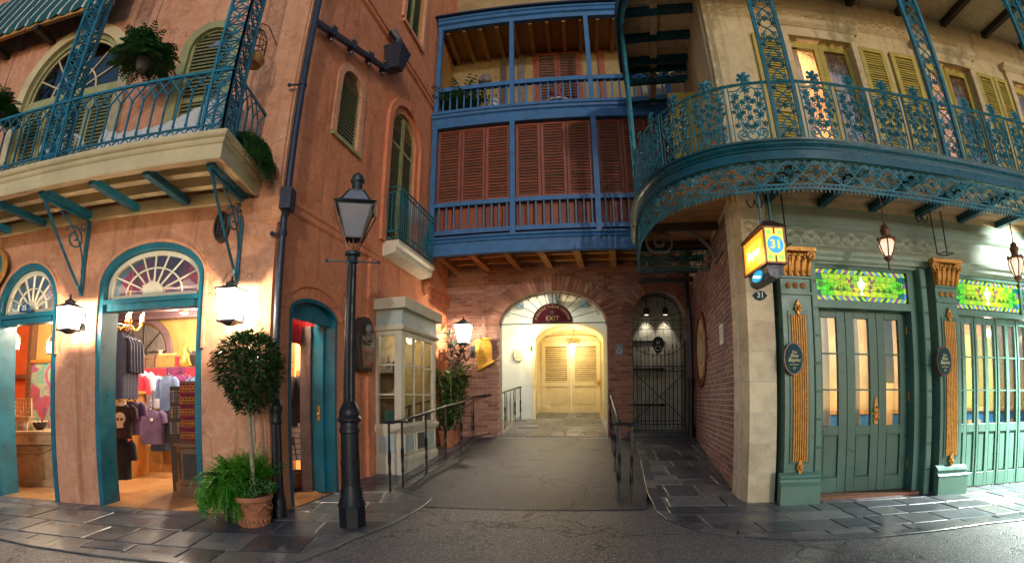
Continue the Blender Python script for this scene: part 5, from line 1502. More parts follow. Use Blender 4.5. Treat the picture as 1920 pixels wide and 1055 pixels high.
# soffit boards run along the front
ang = FG.a
ca_, sa_ = math.cos(ang), math.sin(ang)
rloc = [((p.x * ca_ + p.y * sa_), (-p.x * sa_ + p.y * ca_)) for p in region]
y0_, y1_ = min(p[1] for p in rloc), max(p[1] for p in rloc)
M['soffit'] = paint('warm soffit board', (0.46, 0.27, 0.13), 0.65, 0.3, 4, 0.15, rnd=0.15)
yy = y0_
while yy < y1_:
    pl_ = clip(rloc, -50, 50, yy + 0.003, yy + 0.177)
    if len(pl_) > 2:
        m = MB(); m.prism([(p[0] * ca_ - p[1] * sa_, p[0] * sa_ + p[1] * ca_) for p in pl_], 'xy', 3.90, 3.93); part('soffit_board', m, M['soffit'], rb, W0).location = (0, 0, 0)
    yy += 0.18
for o in [o for o in rb.children if o.name.startswith('soffit_board')]: o.location = (0, 0, 0)
for k in range(9):
    x = 0.4 + k * 0.8
    a, b = FG.w(x, -1.16), FG.w(x, 0.0)
    m = MB(); w = FG.u * 0.05
    m.prism([((a - w).x, (a - w).y), ((a + w).x, (a + w).y), ((b + w).x, (b + w).y), ((b - w).x, (b - w).y)], 'xy', 3.80, 3.895); part('joist', m, M['fascia_teal'], rb)
for s_ in (0.9, 1.7, 2.5, 3.3, 4.0):
    x = LW - s_
    m = MB(); a, b = FW.w(x, -1.2), FW.w(x, 0.0); w = FW.u * 0.05
    m.prism([((a - w).x, (a - w).y), ((a + w).x, (a + w).y), ((b + w).x, (b + w).y), ((b - w).x, (b - w).y)], 'xy', 3.80, 3.895); part('joist', m, M['dkwood'], rb)
# rail, foot rail
inset = [(at_s(t)[0] + Vector((-at_s(t)[1].y, at_s(t)[1].x, 0)) * -0.06) for t in [BL * k / 70 for k in range(71)]]
def inner(t, o):
    p, d = at_s(t); return p + Vector((d.y, -d.x, 0)) * o
sgn = 1 if (inner(1.0, 0.06) - FG.w(3, 0)).length < (inner(1.0, -0.06) - FG.w(3, 0)).length else -1
ZR = 4.82
for z, r in ((ZR, 0.02), (4.06, 0.014)):
    m = MB(); m.tube([inner(BL * k / 80, 0.05 * sgn) + Vector((0, 0, z)) for k in range(81)], r, 5); part('rail', m, M['dk_iron'], rb)
# vine panel (xz plane, centred, z from 0 = foot rail)
def rosette(m, c, r, rn=random.Random(1)):
    x, y, z = c
    for k in range(6):
        a = k * PI / 3 + 0.3
        def q(rr, da, dy): return (x + r * rr * math.cos(a + da), y + dy, z + r * rr * math.sin(a + da))
        m._add([(x, y - 0.010, z), q(0.55, -0.50, -0.004), q(0.95, -0.30, -0.004), q(1.0, 0.0, 0.0), q(0.95, 0.30, -0.004), q(0.55, 0.50, -0.004), q(0.62, 0, -0.018), q(0.62, 0, 0.010)],
               [(0, 1, 6), (1, 2, 6), (2, 3, 6), (3, 4, 6), (4, 5, 6), (5, 0, 6), (1, 7, 2), (2, 7, 3), (3, 7, 4), (4, 7, 5)])
    m.ball((x, y - 0.012, z), r * 0.28, 6, 4)
def vine_panel():
    m = MB(); h = ZR - 4.06
    for s_ in (-1, 1):
        m.tube([(s_ * 0.20, 0, 0), (s_ * 0.20, 0, h)], 0.009, 4)
        m.tube(bez([(s_ * 0.19, 0, h * 0.90), (s_ * 0.10, 0, h * 0.84), (s_ * 0.06, 0, h * 0.96), (0, 0, h * 0.99)], 8), 0.008, 4)
        m.tube(bez([(s_ * 0.05, 0, h * 0.05), (s_ * 0.17, 0, h * 0.30), (s_ * 0.02, 0, h * 0.45), (s_ * 0.15, 0, h * 0.62), (s_ * 0.10, 0, h * 0.88)], 14), 0.008, 4)
        m.tube(bez([(0, 0, h * 0.12), (s_ * 0.10, 0, h * 0.30), (s_ * -0.08, 0, h * 0.5), (s_ * 0.06, 0, h * 0.8), (0, 0, h)], 14), 0.007, 4)
        m.tube(scroll(s_ * 0.10, h * 0.13, 0.075, 1.5, -PI / 2, s_, 18), 0.009, 4)
        m.tube(scroll(s_ * 0.10, h * 0.36, 0.05, 1.3, PI / 2, -s_, 14), 0.006, 4)
        for (dx, dz, r) in ((0.125, 0.79, 0.050), (0.135, 0.61, 0.046), (0.12, 0.44, 0.048), (0.06, 0.68, 0.042), (0.15, 0.28, 0.036), (0.05, 0.27, 0.04), (0.16, 0.70, 0.034), (0.07, 0.50, 0.036), (0.17, 0.52, 0.030)):
            rosette(m, (s_ * dx, 0, h * dz), r)
    rr_ = random.Random(77)
    for s_ in (-1, 1):
        for k in range(9):
            cx_, cz_ = s_ * rr_.uniform(0.03, 0.17), h * (0.10 + 0.80 * k / 8)
            m.tube(scroll(cx_, cz_, rr_.uniform(0.028, 0.05), 1.35, rr_.uniform(0, 6.28), rr_.choice((-1, 1)), 12), 0.0062, 4)
        m.tube(bez([(s_ * 0.02, 0, h * 0.18), (s_ * 0.20, 0, h * 0.42), (s_ * 0.05, 0, h * 0.6), (s_ * 0.20, 0, h * 0.86)], 12), 0.007, 4)
    for dz, r in ((0.89, 0.054), (0.74, 0.044), (0.57, 0.045), (0.40, 0.038), (0.24, 0.035)): rosette(m, (0, 0, h * dz), r)
    m.tube([(0.055 * math.cos(2 * PI * k / 12), 0, h * 0.10 + 0.055 * math.sin(2 * PI * k / 12)) for k in range(12)], 0.008, 4, True)
    m.tube([(0, 0, h), (0, 0, h + 0.06)], 0.01, 4)
    rosette(m, (0, 0, h + 0.085), 0.09); rosette(m, (0, -0.014, h + 0.085), 0.055); rosette(m, (0, 0, h + 0.005), 0.05)
    return m
vp = vine_panel().mesh('vine_panel', M['dk_iron'])
def s_of(p):
    best = min(range(0, 2000), key=lambda k: (at_s(BL * k / 2000)[0] - Vector((p[0], p[1], 0))).length); return BL * best / 2000
c1 = s_of(FG.w(FG.px(1485, 255, -1.2)[0], -1.24)); c2 = s_of(FG.w(FG.px(1790, 290, -1.2)[0], -1.24))
c0 = c2 - (c1 - c2)
stations = []
pitch = (c1 - c2 - 0.36) / 4
for k in range(4): stations += [c2 + 0.18 + pitch * (k + 0.5), c2 - 0.18 - pitch * (k + 0.5)]
s_ = c1 + 0.18 + pitch * 0.5
while s_ < BL - 0.25: stations.append(s_); s_ += pitch
def orient(d): return (0, 0, math.atan2(d.y, d.x) + PI)
for s_ in stations:
    if s_ < 0.1: continue
    p = inner(s_, 0.05 * sgn); d = at_s(s_)[1]
    put('vine_panel', vp, rb, loc=Vector((p.x, p.y, 4.06)), rot=orient(d), scale=(min(1, (pitch - 0.05) / 0.41), 1, 1))
# cast columns with vine lattice
def vine_column(h, w=0.27):
    m = MB()
    for s_ in (-1, 1): m.box(s_ * w / 2 - 0.022, s_ * w / 2 + 0.022, -0.022, 0.022, 0, h)
    n = int(h / 0.30); c = h / n; e = w / 2 - 0.02
    for i in range(n):
        z = i * c
        for s_ in (-1, 1):
            m.tube(bez([(0, 0, z), (s_ * e * 1.3, 0, z + c * 0.25), (s_ * e * 0.9, 0, z + c * 0.7), (0, 0, z + c)], 8), 0.008, 4)
            m.tube(scroll(s_ * e * 0.55, z + c * 0.72, 0.035, 1.3, 0, s_, 12), 0.007, 4)
            rosette(m, (s_ * e * 0.75, 0, z + c * 0.22), 0.030)
            m.tube(scroll(s_ * e * 0.6, z + c * 0.40, 0.030, 1.3, 2.0, -s_, 10), 0.006, 4)
            m.tube(bez([(s_ * e, 0, z), (s_ * e * 0.2, 0, z + c * 0.2), (s_ * e * 0.9, 0, z + c * 0.6), (s_ * e * 0.1, 0, z + c * 0.95)], 7), 0.006, 4)
            m.tube([(s_ * e, 0, z + c * 0.5), (s_ * e * 0.3, 0, z + c * 0.42)], 0.006, 4)
        rosette(m, (0, 0, z + c * 0.5), 0.05)
    return m
vc = vine_column(3.50).mesh('vine_column', M['dk_iron'])
for s_ in (c1, c2, c0, BL - 0.10, (c1 + BL) / 2 + 0.9):
    if s_ < 0: continue
    p = inner(s_, 0.05 * sgn); put('vine_column', vc, rb, loc=(p.x, p.y, 4.02), rot=orient(at_s(s_)[1]))
# lace valance under the fascia
def lace(L=0.30, H_=0.34):
    m = MB()
    for z, r in ((0.0, 0.008), (-H_, 0.010), (-H_ + 0.055, 0.008), (-H_ * 0.12, 0.006)): m.tube([(-L / 2, 0, z), (L / 2, 0, z)], r, 4)
    for k in range(6):
        x = -L / 2 + (k + 0.5) * L / 6
        m.tube([(x + 0.02 * math.cos(2 * PI * q / 8), 0, -H_ + 0.028 + 0.02 * math.sin(2 * PI * q / 8)) for q in range(8)], 0.006, 4, True)
        m.tube([(x, 0, -H_), (x, 0, -H_ - 0.045)], [0.010, 0.003], 4); m.ball((x, 0, -H_ - 0.012), 0.012, 5, 4)
    for s_ in (-1, 1):
        m.tube(bez([(-s_ * L / 2, 0, -H_ + 0.06), (-s_ * L * 0.1, 0, -H_ * 0.75), (s_ * L * 0.1, 0, -H_ * 0.25), (s_ * L / 2, 0, -0.02)], 10), 0.008, 4)
        m.tube(scroll(s_ * L * 0.26, -H_ * 0.30, 0.045, 1.5, PI / 2, s_, 14), 0.0065, 4)
        m.tube(scroll(s_ * L * 0.26, -H_ * 0.60, 0.042, 1.5, -PI / 2, -s_, 14), 0.0065, 4)
        rosette(m, (s_ * L * 0.47, 0, -H_ * 0.42), 0.034)
        rosette(m, (s_ * L * 0.12, 0, -H_ * 0.68), 0.026)
        m.tube(scroll(s_ * L * 0.40, -H_ * 0.70, 0.032, 1.4, 1.0, s_, 12), 0.006, 4)
        m.tube(scroll(s_ * L * 0.12, -H_ * 0.12, 0.030, 1.4, 2.0, -s_, 12), 0.006, 4)
        m.tube(scroll(s_ * L * 0.40, -H_ * 0.14, 0.028, 1.4, 4.0, s_, 12), 0.006, 4)
    rosette(m, (0, 0, -H_ * 0.32), 0.05)
    return m
lm = lace().mesh('lace_panel', M['dk_iron'])
n = int(BL / 0.30)
for k in range(n):
    s_ = (k + 0.5) * BL / n
    p = inner(s_, 0.03 * sgn); put('lace_panel', lm, rb, loc=(p.x, p.y, 3.80), rot=orient(at_s(s_)[1]), scale=(BL / n / 0.30, 1, 1))
pe = bp[-1]; we = FW.w(FW.loc(pe)[0], 0)
ne = int((we - pe).length / 0.3)
for k in range(ne):
    p = pe.lerp(we, (k + 0.5) / ne); d = (we - pe).normalized(); put('lace_panel', lm, rb, loc=(p.x, p.y, 3.80), rot=(0, 0, math.atan2(d.y, d.x)))
m = MB(); d = (we - pe).normalized(); nrm = Vector((d.y, -d.x, 0)) * 0.04
m.prism([((pe - nrm).x, (pe - nrm).y), ((pe + nrm).x, (pe + nrm).y), ((we + nrm).x, (we + nrm).y), ((we - nrm).x, (we - nrm).y)], 'xy', 3.79, 4.0); part('end_fascia', m, M['fascia_teal'], rb)
ne = int((we - pe).length / pitch)
for k in range(ne):
    p = pe.lerp(we, (k + 0.5) / ne); put('vine_panel', vp, rb, loc=(p.x, p.y, 4.06), rot=(0, 0, math.atan2(d.y, d.x)), scale=(0.9, 1, 1))
# big C-scroll bracket on the side wall
bx_, bz_ = FW.px(1345, 478)
m = MB()
arc = [(0, -0.02, 0)]
pts = bez([(0, -0.04, bz_), (0, -0.22, bz_ + 0.34), (0, -0.62, bz_ + 0.62), (0, -0.98, bz_ + 0.44)], 14)
for dx in (-0.035, 0.035):
    m.tube([(bx_ + dx, p.y, p.z) for p in pts], 0.020, 4)
    sp_ = scroll(-0.86, bz_ + 0.24, 0.25, 1.7, PI * 0.75, 1, 30)
    m.tube([(bx_ + dx, a, c) for (a, _, c) in sp_], 0.018, 4)
m.tube([(bx_ - 0.1, -0.03, bz_), (bx_ + 0.55, -0.03, bz_)], 0.014, 4); m.tube([(bx_ - 0.1, -0.03, bz_ - 0.12), (bx_ + 0.55, -0.03, bz_ - 0.12)], 0.014, 4)
part('scroll_bracket', m, M['greywood'], rt, FW)
# upper balcony floor seen from below
zu = 7.50
yy = y0_
while yy < y1_:
    pl_ = clip(rloc, -50, 50, yy + 0.003, yy + 0.237)
    if len(pl_) > 2:
        m = MB(); m.prism([(p[0] * ca_ - p[1] * sa_, p[0] * sa_ + p[1] * ca_) for p in pl_], 'xy', zu + 0.1, zu + 0.13)
        o = part('upper_soffit_board', m, M['buff'], rb)
    yy += 0.24
m = MB(); m.sweep([(-0.08, zu), (0.03, zu), (0.05, zu + 0.2), (-0.08, zu + 0.22)], path2, side=-1); part('upper_fascia', m, M['fascia_teal'], rb)
for k in range(6):
    x = LW - 0.35 - k * 0.62
    a, b = FW.w(x, -1.22), FW.w(x, -0.02); w = FW.u * 0.06
    m = MB(); m.prism([((a - w).x, (a - w).y), ((a + w).x, (a + w).y), ((b + w).x, (b + w).y), ((b - w).x, (b - w).y)], 'xy', zu - 0.02, zu + 0.095); part('upper_joist', m, M['fascia_teal'], rb)
for k in range(7):
    a, b = FG.w(0.6 + k * 0.95, -1.18), FG.w(0.6 + k * 0.95, -0.0); w = FG.u * 0.05
    m = MB(); m.prism([((a - w).x, (a - w).y), ((a + w).x, (a + w).y), ((b + w).x, (b + w).y), ((b - w).x, (b - w).y)], 'xy', zu - 0.02, zu + 0.095); part('upper_joist', m, M['dkwood'], rb)
mid_a, mid_b = FW.w(0.7, -0.65), FW.w(LW - 0.2, -0.65); w = FW.n * 0.06
m = MB(); m.prism([((mid_a - w).x, (mid_a - w).y), ((mid_a + w).x, (mid_a + w).y), ((mid_b + w).x, (mid_b + w).y), ((mid_b - w).x, (mid_b - w).y)], 'xy', zu + 0.03, zu + 0.098); part('upper_beam', m, M['buff'], rb)
n = int(BL / 0.30)
for k in range(n):
    s_ = (k + 0.5) * BL / n
    p = inner(s_, 0.03 * sgn); put('lace_panel', lm, rb, loc=(p.x, p.y, zu), rot=orient(at_s(s_)[1]), scale=(BL / n / 0.30, 1, 0.8))
for k in range(4):
    p = pe.lerp(we, (k + 0.5) / 4); put('lace_panel', lm, rb, loc=(p.x, p.y, zu), rot=(0, 0, math.atan2(d.y, d.x)), scale=(0.95, 1, 0.8))
m = MB(); m.prism([((pe - nrm).x, (pe - nrm).y), ((pe + nrm).x, (pe + nrm).y), ((we + nrm).x, (we + nrm).y), ((we - nrm).x, (we - nrm).y)], 'xy', zu - 0.02, zu + 0.2); part('upper_end_fascia', m, M['fascia_teal'], rb)
# corner brackets of lace at the column heads
def spandrel():
    m = MB()
    m.tube(bez([(0.02, 0, -0.75), (0.05, 0, -0.2), (0.2, 0, -0.05), (0.75, 0, -0.02)], 12), 0.012, 4)
    for (x, z, r) in ((0.10, -0.15, 0.09), (0.25, -0.10, 0.06), (0.09, -0.36, 0.06), (0.42, -0.07, 0.04), (0.07, -0.54, 0.04)):
        m.tube(scroll(x, z, r, 1.6, 0.5, 1, 18), 0.008, 4); rosette(m, (x, 0, z), r * 0.6)
    return m
spd = spandrel().mesh('spandrel', M['dk_iron'])
for s_ in (c1, c2, c0):
    if s_ < 0: continue
    p = inner(s_, 0.05 * sgn); d0 = at_s(s_)[1]; a_ = math.atan2(d0.y, d0.x) + PI
    for f in (1, -1):
        put('spandrel', spd, rb, loc=(p.x + math.cos(a_) * 0.13 * f, p.y + math.sin(a_) * 0.13 * f, zu - 0.02), rot=(0, 0, a_), scale=(f, 1, 1))
# ================================================================== props
def hz(px, py, P):
    v = lens_ray(px, py); return EYE + v.z / math.hypot(v.x, v.y) * math.hypot(P[0], P[1])
def leaf(m, p, d, w, l, up=Vector((0, 0, 1)), fold=0.25):
    d = d.normalized(); s = d.cross(up)
    s = s.normalized() if s.length > 1e-4 else Vector((1, 0, 0))
    n = s.cross(d)
    a, b = p + d * l * 0.45 + s * w / 2 + n * w * fold, p + d * l * 0.45 - s * w / 2 + n * w * fold
    m._add([p, a, p + d * l, b], [(0, 1, 2), (0, 2, 3)])
def rndv(rn):
    while True:
        v = Vector((rn.uniform(-1, 1), rn.uniform(-1, 1), rn.uniform(-1, 1)))
        if 0.05 < v.length < 1: return v.normalized()
def frond(m, p, d, length, rn, lw=0.05, n=12, droop=0.9, ll=0.07):
    d = d.normalized(); q = Vector(p); st = length / n
    for k in range(n):
        d = (d + Vector((0, 0, -droop * st * (0.4 + k / n) * 2))).normalized()
        q2 = q + d * st
        s = d.cross(Vector((0, 0, 1))); s = s.normalized() if s.length > 1e-3 else Vector((1, 0, 0))
        f = math.sin(PI * (k + 1.2) / (n + 1.6))
        for sg in (-1, 1): leaf(m, q2, (s * sg + d * 0.5 + Vector((0, 0, rn.uniform(-0.2, 0.2)))), ll * 0.45, ll * f + 0.012)
        m.quad(q + s * 0.003, q - s * 0.003, q2 - s * 0.003, q2 + s * 0.003)
        q = q2
def fern_ball(name, parent, c, r, n, mat, rn, droop=1.4, ll=0.07, up=0.2, nseg=12):
    m = MB()
    for k in range(n):
        v = rndv(rn); v.z = abs(v.z) * 0.8 + up
        frond(m, Vector(c), v, r * rn.uniform(0.6, 1.15), rn, n=nseg, droop=droop / r * 0.5, ll=ll)
    me = m.mesh(name, mat, fix=False)
    return put(name, me, parent)

# ---------------------------------------------------------------- street lamp
lp = at_z(662, 986)
t = thing('street_lamp', 'black fluted cast iron street lamp with four-sided glass lantern, unlit', 'street lamp', lp, R(18))
Z = lambda y, x=655: hz(x, y, lp)
m = MB(); m.lathe([(0.145, 0), (0.145, Z(946))], 8, ph=PI / 8); m.lathe([(0.15, Z(946)), (0.135, Z(940)), (0.13, Z(936)), (0.115, Z(930)), (0.118, Z(922)), (0.105, Z(915)), (0.10, Z(908))], 16); part('base', m, M['iron'], t, smooth=35)
m = MB(); m.lathe([(0.10, Z(910)), (0.092, Z(812))], 16); part('pedestal', m, M['iron'], t, smooth=60)
for k in range(4):
    a = k * PI / 2 + 0.6; m = MB(); c = (0.097 * math.cos(a), 0.097 * math.sin(a), Z(866)); m.tube([(c[0] + 0.03 * math.cos(q * PI / 6) * -math.sin(a), c[1] + 0.03 * math.cos(q * PI / 6) * math.cos(a), c[2] + 0.03 * math.sin(q * PI / 6)) for q in range(12)], 0.006, 4, True); part('wreath', m, M['iron'], t)
m = MB(); m.lathe([(0.093, Z(812)), (0.108, Z(810)), (0.108, Z(804)), (0.097, Z(800)), (0.095, Z(792)), (0.120, Z(789)), (0.122, Z(784)), (0.105, Z(779)), (0.11, Z(774)), (0.095, Z(765)), (0.075, Z(758)), (0.062, Z(752))], 20); part('collar', m, M['iron'], t, smooth=35)
m = MB(); m.lathe([(0.060, Z(754)), (0.046, Z(485))], 24, flute=0.13); part('shaft', m, M['iron'], t)
zc = Z(475)
m = MB(); m.lathe([(0.048, Z(497)), (0.062, Z(494)), (0.055, Z(490)), (0.05, Z(482)), (0.085, Z(479)), (0.085, Z(474)), (0.05, Z(471))], 12); part('cap', m, M['verdigris'], t, smooth=35)
m = MB(); m.tube([(-0.27, 0, Z(490)), (0.27, 0, Z(490))], 0.010, 6); m.ball((-0.27, 0, Z(490)), 0.02, 6, 4); m.ball((0.27, 0, Z(490)), 0.02, 6, 4); part('ladder_bar', m, M['verdigris'], t)
zb_, zt_, zr_ = Z(449), Z(392), Z(361)
ws, wl_ = 0.085, 0.175
def frust(m, w0, z0, w1, z1):
    m._add([(-w0, -w0, z0), (w0, -w0, z0), (w0, w0, z0), (-w0, w0, z0), (-w1, -w1, z1), (w1, -w1, z1), (w1, w1, z1), (-w1, w1, z1)], [(0, 1, 5, 4), (1, 2, 6, 5), (2, 3, 7, 6), (3, 0, 4, 7)])
M['frost'] = paint('frosted lantern glass', (0.17, 0.18, 0.23), 0.2, 0.12, 3, 0.0)
for k in range(4):
    a = k * PI / 2
    rot = Matrix.Rotation(a, 4, 'Z')
    for (w0, z0, w1, z1) in ((ws, zb_, wl_, zt_), (wl_ * 0.92, zt_ + 0.03, 0.075, zr_)):
        g_ = MB(); g_._add([(-w0, -w0, z0), (w0, -w0, z0), (w1, -w1, z1), (-w1, -w1, z1)], [(0, 1, 2, 3)]); mm = MB(); mm.add(g_, rot); part('pane', mm, M['frost'], t)
        g_ = MB(); g_.tube([(-w0, -w0, z0), (-w1, -w1, z1)], 0.011, 4); g_.tube([(-w0, -w0, z0), (w0, -w0, z0)], 0.010, 4); g_.tube([(-w1, -w1, z1), (w1, -w1, z1)], 0.010, 4); mm = MB(); mm.add(g_, rot); part('frame_bar', mm, M['verdigris'], t)
    g_ = MB(); g_.tube([(0.035, 0.035, zc), (wl_ + 0.05, wl_ + 0.05, zt_ + 0.01)], 0.007, 5); mm = MB(); mm.add(g_, rot); part('strut', mm, M['copper'], t)
    g_ = MB(); g_.tube([(0.02, 0.0, zc), (0.05, 0.0, zb_)], 0.006, 5); mm = MB(); mm.add(g_, rot); part('strut', mm, M['copper'], t)
m = MB(); frust(m, wl_ + 0.02, zt_, wl_ + 0.05, zt_ + 0.015); frust(m, wl_ + 0.05, zt_ + 0.015, wl_ - 0.01, zt_ + 0.05); part('eaves', m, M['verdigris'], t)
m = MB(); m.lathe([(0.085, zr_ - 0.01), (0.085, zr_ + 0.015), (0.058, zr_ + 0.02), (0.055, Z(342)), (0.075, Z(341)), (0.078, Z(338)), (0.06, Z(336)), (0.062, Z(331)), (0.045, Z(327)), (0.012, Z(324)), (0.004, Z(320))], 14); part('finial', m, M['verdigris'], t, smooth=35)

# ---------------------------------------------------------------- wall lanterns (lit)
LWARM = (1.0, 0.80, 0.55)
M['lampglass'] = glow_glass('lit frosted glass', (1.0, 0.94, 0.84), 6.0, 0.35)
def tapered_lantern(name, label, fr, x, y, zt, zb, wt, wb, power, mat='verdigris', col=LWARM, glass='lampglass', ov=0.0):
    """four-sided lantern on a wall: glass from zb (narrow) to zt (wide)"""
    w = fr.w(x, y, 0)
    t = thing(name, label, 'lantern', (w.x, w.y, zb), fr.a)
    h = zt - zb
    for k in range(4):
        rot = Matrix.Rotation(k * PI / 2, 4, 'Z')
        g_ = MB(); g_._add([(-wb, -wb, 0), (wb, -wb, 0), (wt, -wt, h), (-wt, -wt, h)], [(0, 1, 2, 3)]); mm = MB(); mm.add(g_, rot); part('pane', mm, M[glass], t)
        g_ = MB(); g_.tube([(-wb, -wb, 0), (-wt, -wt, h)], 0.006, 4); mm = MB(); mm.add(g_, rot); part('frame_bar', mm, M[mat], t)
    m = MB()
    frust(m, wt + 0.006 + ov, h, wt + 0.012 + ov, h + 0.012); frust(m, wt + 0.012 + ov, h + 0.012, wt * 0.45, h + 0.05 + ov); m.box(-wt * 0.40, wt * 0.40, -wt * 0.40, wt * 0.40, h + 0.045 + ov, h + 0.075 + ov)
    frust(m, wt * 0.48, h + 0.075 + ov, wt * 0.2, h + 0.10 + ov); m.lathe([(0.012, h + 0.09 + ov), (0.022, h + 0.11 + ov), (0.008, h + 0.13 + ov), (0.014, h + 0.145 + ov), (0.003, h + 0.165 + ov)], 8)
    part('roof', m, M[mat], t)
    m = MB(); m.box(-wb - 0.012, wb + 0.012, -wb - 0.012, wb + 0.012, -0.018, 0.004); frust(m, wb * 0.8, -0.018, wb * 0.3, -0.05); part('tray', m, M[mat], t)
    m = MB(); m.box(-0.03, 0.03, wt, -y if y < 0 else 0.2, h * 0.3, h * 0.4); m.box(-0.05, 0.05, -y - 0.015, -y - 0.002, h * 0.1, h * 0.9); part('wall_mount', m, M[mat], t)
    lamp('lantern_lamp', (0, 0, h * 0.55), power, col, 0.035, t)
    return t
a, b = FL.px(131, 577, -0.24), FL.px(131, 618, -0.24)
tapered_lantern('wall_lantern', 'lit white glass lantern between the two teal shop doorways', FL, a[0], -0.24, a[1], b[1], 0.115, 0.092, 110)
a, b = FL.px(434, 545, -0.24), FL.px(434, 602, -0.24)
tapered_lantern('wall_lantern', 'lit white glass lantern on salmon wall above the potted tree', FL, a[0], -0.24, a[1], b[1], 0.125, 0.095, 110)
# big lantern on a scrolled arm beside the exit arch
a, b = FB.px(869, 613, -0.5), FB.px(869, 641, -0.5)
t = tapered_lantern('bracket_lantern', 'lit street lantern on curled arm beside the yellow scroll sign', FB, a[0], -0.5, FB.px(869, 610, -0.5)[1], FB.px(869, 643, -0.5)[1], 0.165, 0.10, 150, col=(1.0, 0.86, 0.62), ov=0.03)
for o in [c for c in t.children if c.name.startswith('wall_mount')]: bpy.data.objects.remove(o)
m = MB()
for k in range(4):
    a = PI / 4 + k * PI / 2; m.tube(bez([(0.09 * math.cos(a), 0.09 * math.sin(a), -0.01), (0.07 * math.cos(a), 0.07 * math.sin(a), -0.10), (0, 0, -0.06), (0, 0, -0.15)], 7), 0.007, 4)
m.tube([(0, 0, -0.13)] + [tuple(p) for p in bez([(0, 0, -0.15), (0.01, 0.02, -0.42), (0.03, 0.18, -0.48), (0.06, 0.22, -0.28), (0.08, 0.34, -0.18), (0.10, 0.49, -0.16)], 14)], 0.016, 6)
m.tube([(p[0] + 0.07, 0.36 + p[1] * 0, p[2]) for p in scroll(0, -0.12, 0.07, 1.4, 0, 1, 16)], 0.010, 5); m.box(0.05, 0.15, 0.475, 0.49, -0.28, -0.02)
part('scroll_arm', m, M['verdigris'], t)

# ---------------------------------------------------------------- hanging lanterns under the curved balcony
M['creamglass'] = glow_glass('cream lantern glass', (1.0, 0.72, 0.50), 0.75, 0.3)
def hanging_lantern(px, pyt, pyb, label, power, y=-0.66):
    x, zt = FG.px(px, pyt, y); zb = FG.px(px, pyb, y)[1]
    w = FG.w(x, y); h = zt - zb
    t = thing('hanging_lantern', label, 'lantern', (w.x, w.y, zb), FG.a, 'copper lanterns under the balcony')
    m = MB(); m.tube([(0, 0, h), (0, 0, 3.895 - zb)], 0.008, 6); part('rod', m, M['copper'], t)
    m = MB(); m.lathe([(0.004, 0), (0.016, 0.02), (0.012, 0.10), (0.05, 0.13), (0.055, 0.15), (0.045, 0.17)], 12); part('finial', m, M['copper'], t, smooth=40)
    n = 6; z0, z1 = 0.17, h * 0.62
    for k in range(n):
        a0, a1 = 2 * PI * k / n, 2 * PI * (k + 1) / n
        q = lambda r, a, z: (r * math.cos(a), r * math.sin(a), z)
        zz = [(0.045, z0), (0.085, z0 + (z1 - z0) * 0.45), (0.105, z1 * 0.88), (0.085, z1)]
        m = MB(); m._add([q(r, a, z) for r, z in zz for a in (a0, a1)], [(2 * i, 2 * i + 1, 2 * i + 3, 2 * i + 2) for i in range(3)]); part('pane', m, M['creamglass'], t)
        m = MB(); m.tube([q(r, a0, z) for r, z in zz] + [q(0.06, a0, z1 + 0.03)], 0.009, 5)
        for f in range(3): m.ball(q(0.10, (a0 + a1) / 2 + (f - 1) * 0.28, z1 + 0.01 + 0.02 * (f == 1)), 0.016, 6, 4)
        part('rib', m, M['copper'], t)
    m = MB(); m.lathe([(0.075, z1 + 0.005), (0.07, z1 + 0.03), (0.045, z1 + 0.06), (0.06, h * 0.82), (0.065, h * 0.84), (0.04, h * 0.90), (0.05, h * 0.93), (0.015, h * 0.97), (0.008, h)], 14); part('crown', m, M['copper'], t, smooth=35)
    lamp('lantern_lamp', (0, 0, (z0 + z1) / 2), power, (1, 0.75, 0.5), 0.02, t)
    return t
hanging_lantern(1657, 418, 506, 'copper hanging lantern in front of the green three-leaf door', 1.2)
hanging_lantern(1899, 452, 540, 'copper hanging lantern in front of the folding glass doors at right', 1.2)
# iron stirrup hangers above the pilasters
for px_, lab in ((1463, 'iron stirrup hanger above the first gilded capital'), (1767, 'iron stirrup hanger above the second gilded capital')):
    y = -0.30
    x, z = FG.px(px_, 478 if px_ > 1500 else 462, y)
    w = FG.w(x, y)
    m = MB()
    for s_ in (-0.09, 0.09): m.tube([(s_, 0, 0), (s_ * 1.1, 0.02, 3.80 - z)], 0.010, 5)
    m.tube([(-0.09, 0, 0), (0.09, 0, 0), (0.09, -0.12, 0), (-0.09, -0.12, 0)], 0.010, 5, True)
    for s_ in (-0.22, -0.33): m.tube([(s_ + 0.05 * math.cos(q * PI / 10), 0, 3.80 - z - 0.10 - 0.10 * math.sin(q * PI / 10)) for q in range(11)], 0.009, 5)
    single('iron_hanger', m, M['verdigris'], lab, 'hanger', group='iron hangers', loc=(w.x, w.y, z), rot=(0, 0, FG.a))

# ---------------------------------------------------------------- lit box sign 31
y0 = -1.04
x0, zt = FG.px(1431, 425, y0); x1, _ = FG.px(1468, 425, y0); zb = FG.px(1450, 492, y0)[1]
w = FG.w((x0 + x1) / 2, y0)
hw = (x1 - x0) / 2; dep = 0.62; h = zt - zb
t = thing('box_sign', 'lit yellow and blue box sign reading 31 hanging on the restaurant corner', 'sign', (w.x, w.y, zb), FG.a)
def face_glass(name, c, k): return emit(name, c, k)
M['sg_y'] = face_glass('lit amber glass', (1.0, 0.36, 0.02), 0.6); M['sg_y2'] = face_glass('lit yellow glass', (1.0, 0.60, 0.06), 0.6); M['sg_g'] = face_glass('lit green glass', (0.25, 0.62, 0.08), 0.6); M['sg_b'] = face_glass('lit blue glass', (0.01, 0.32, 0.62), 0.5); M['sg_w'] = face_glass('lit white lettering', (1.0, 0.86, 0.55), 1.0)
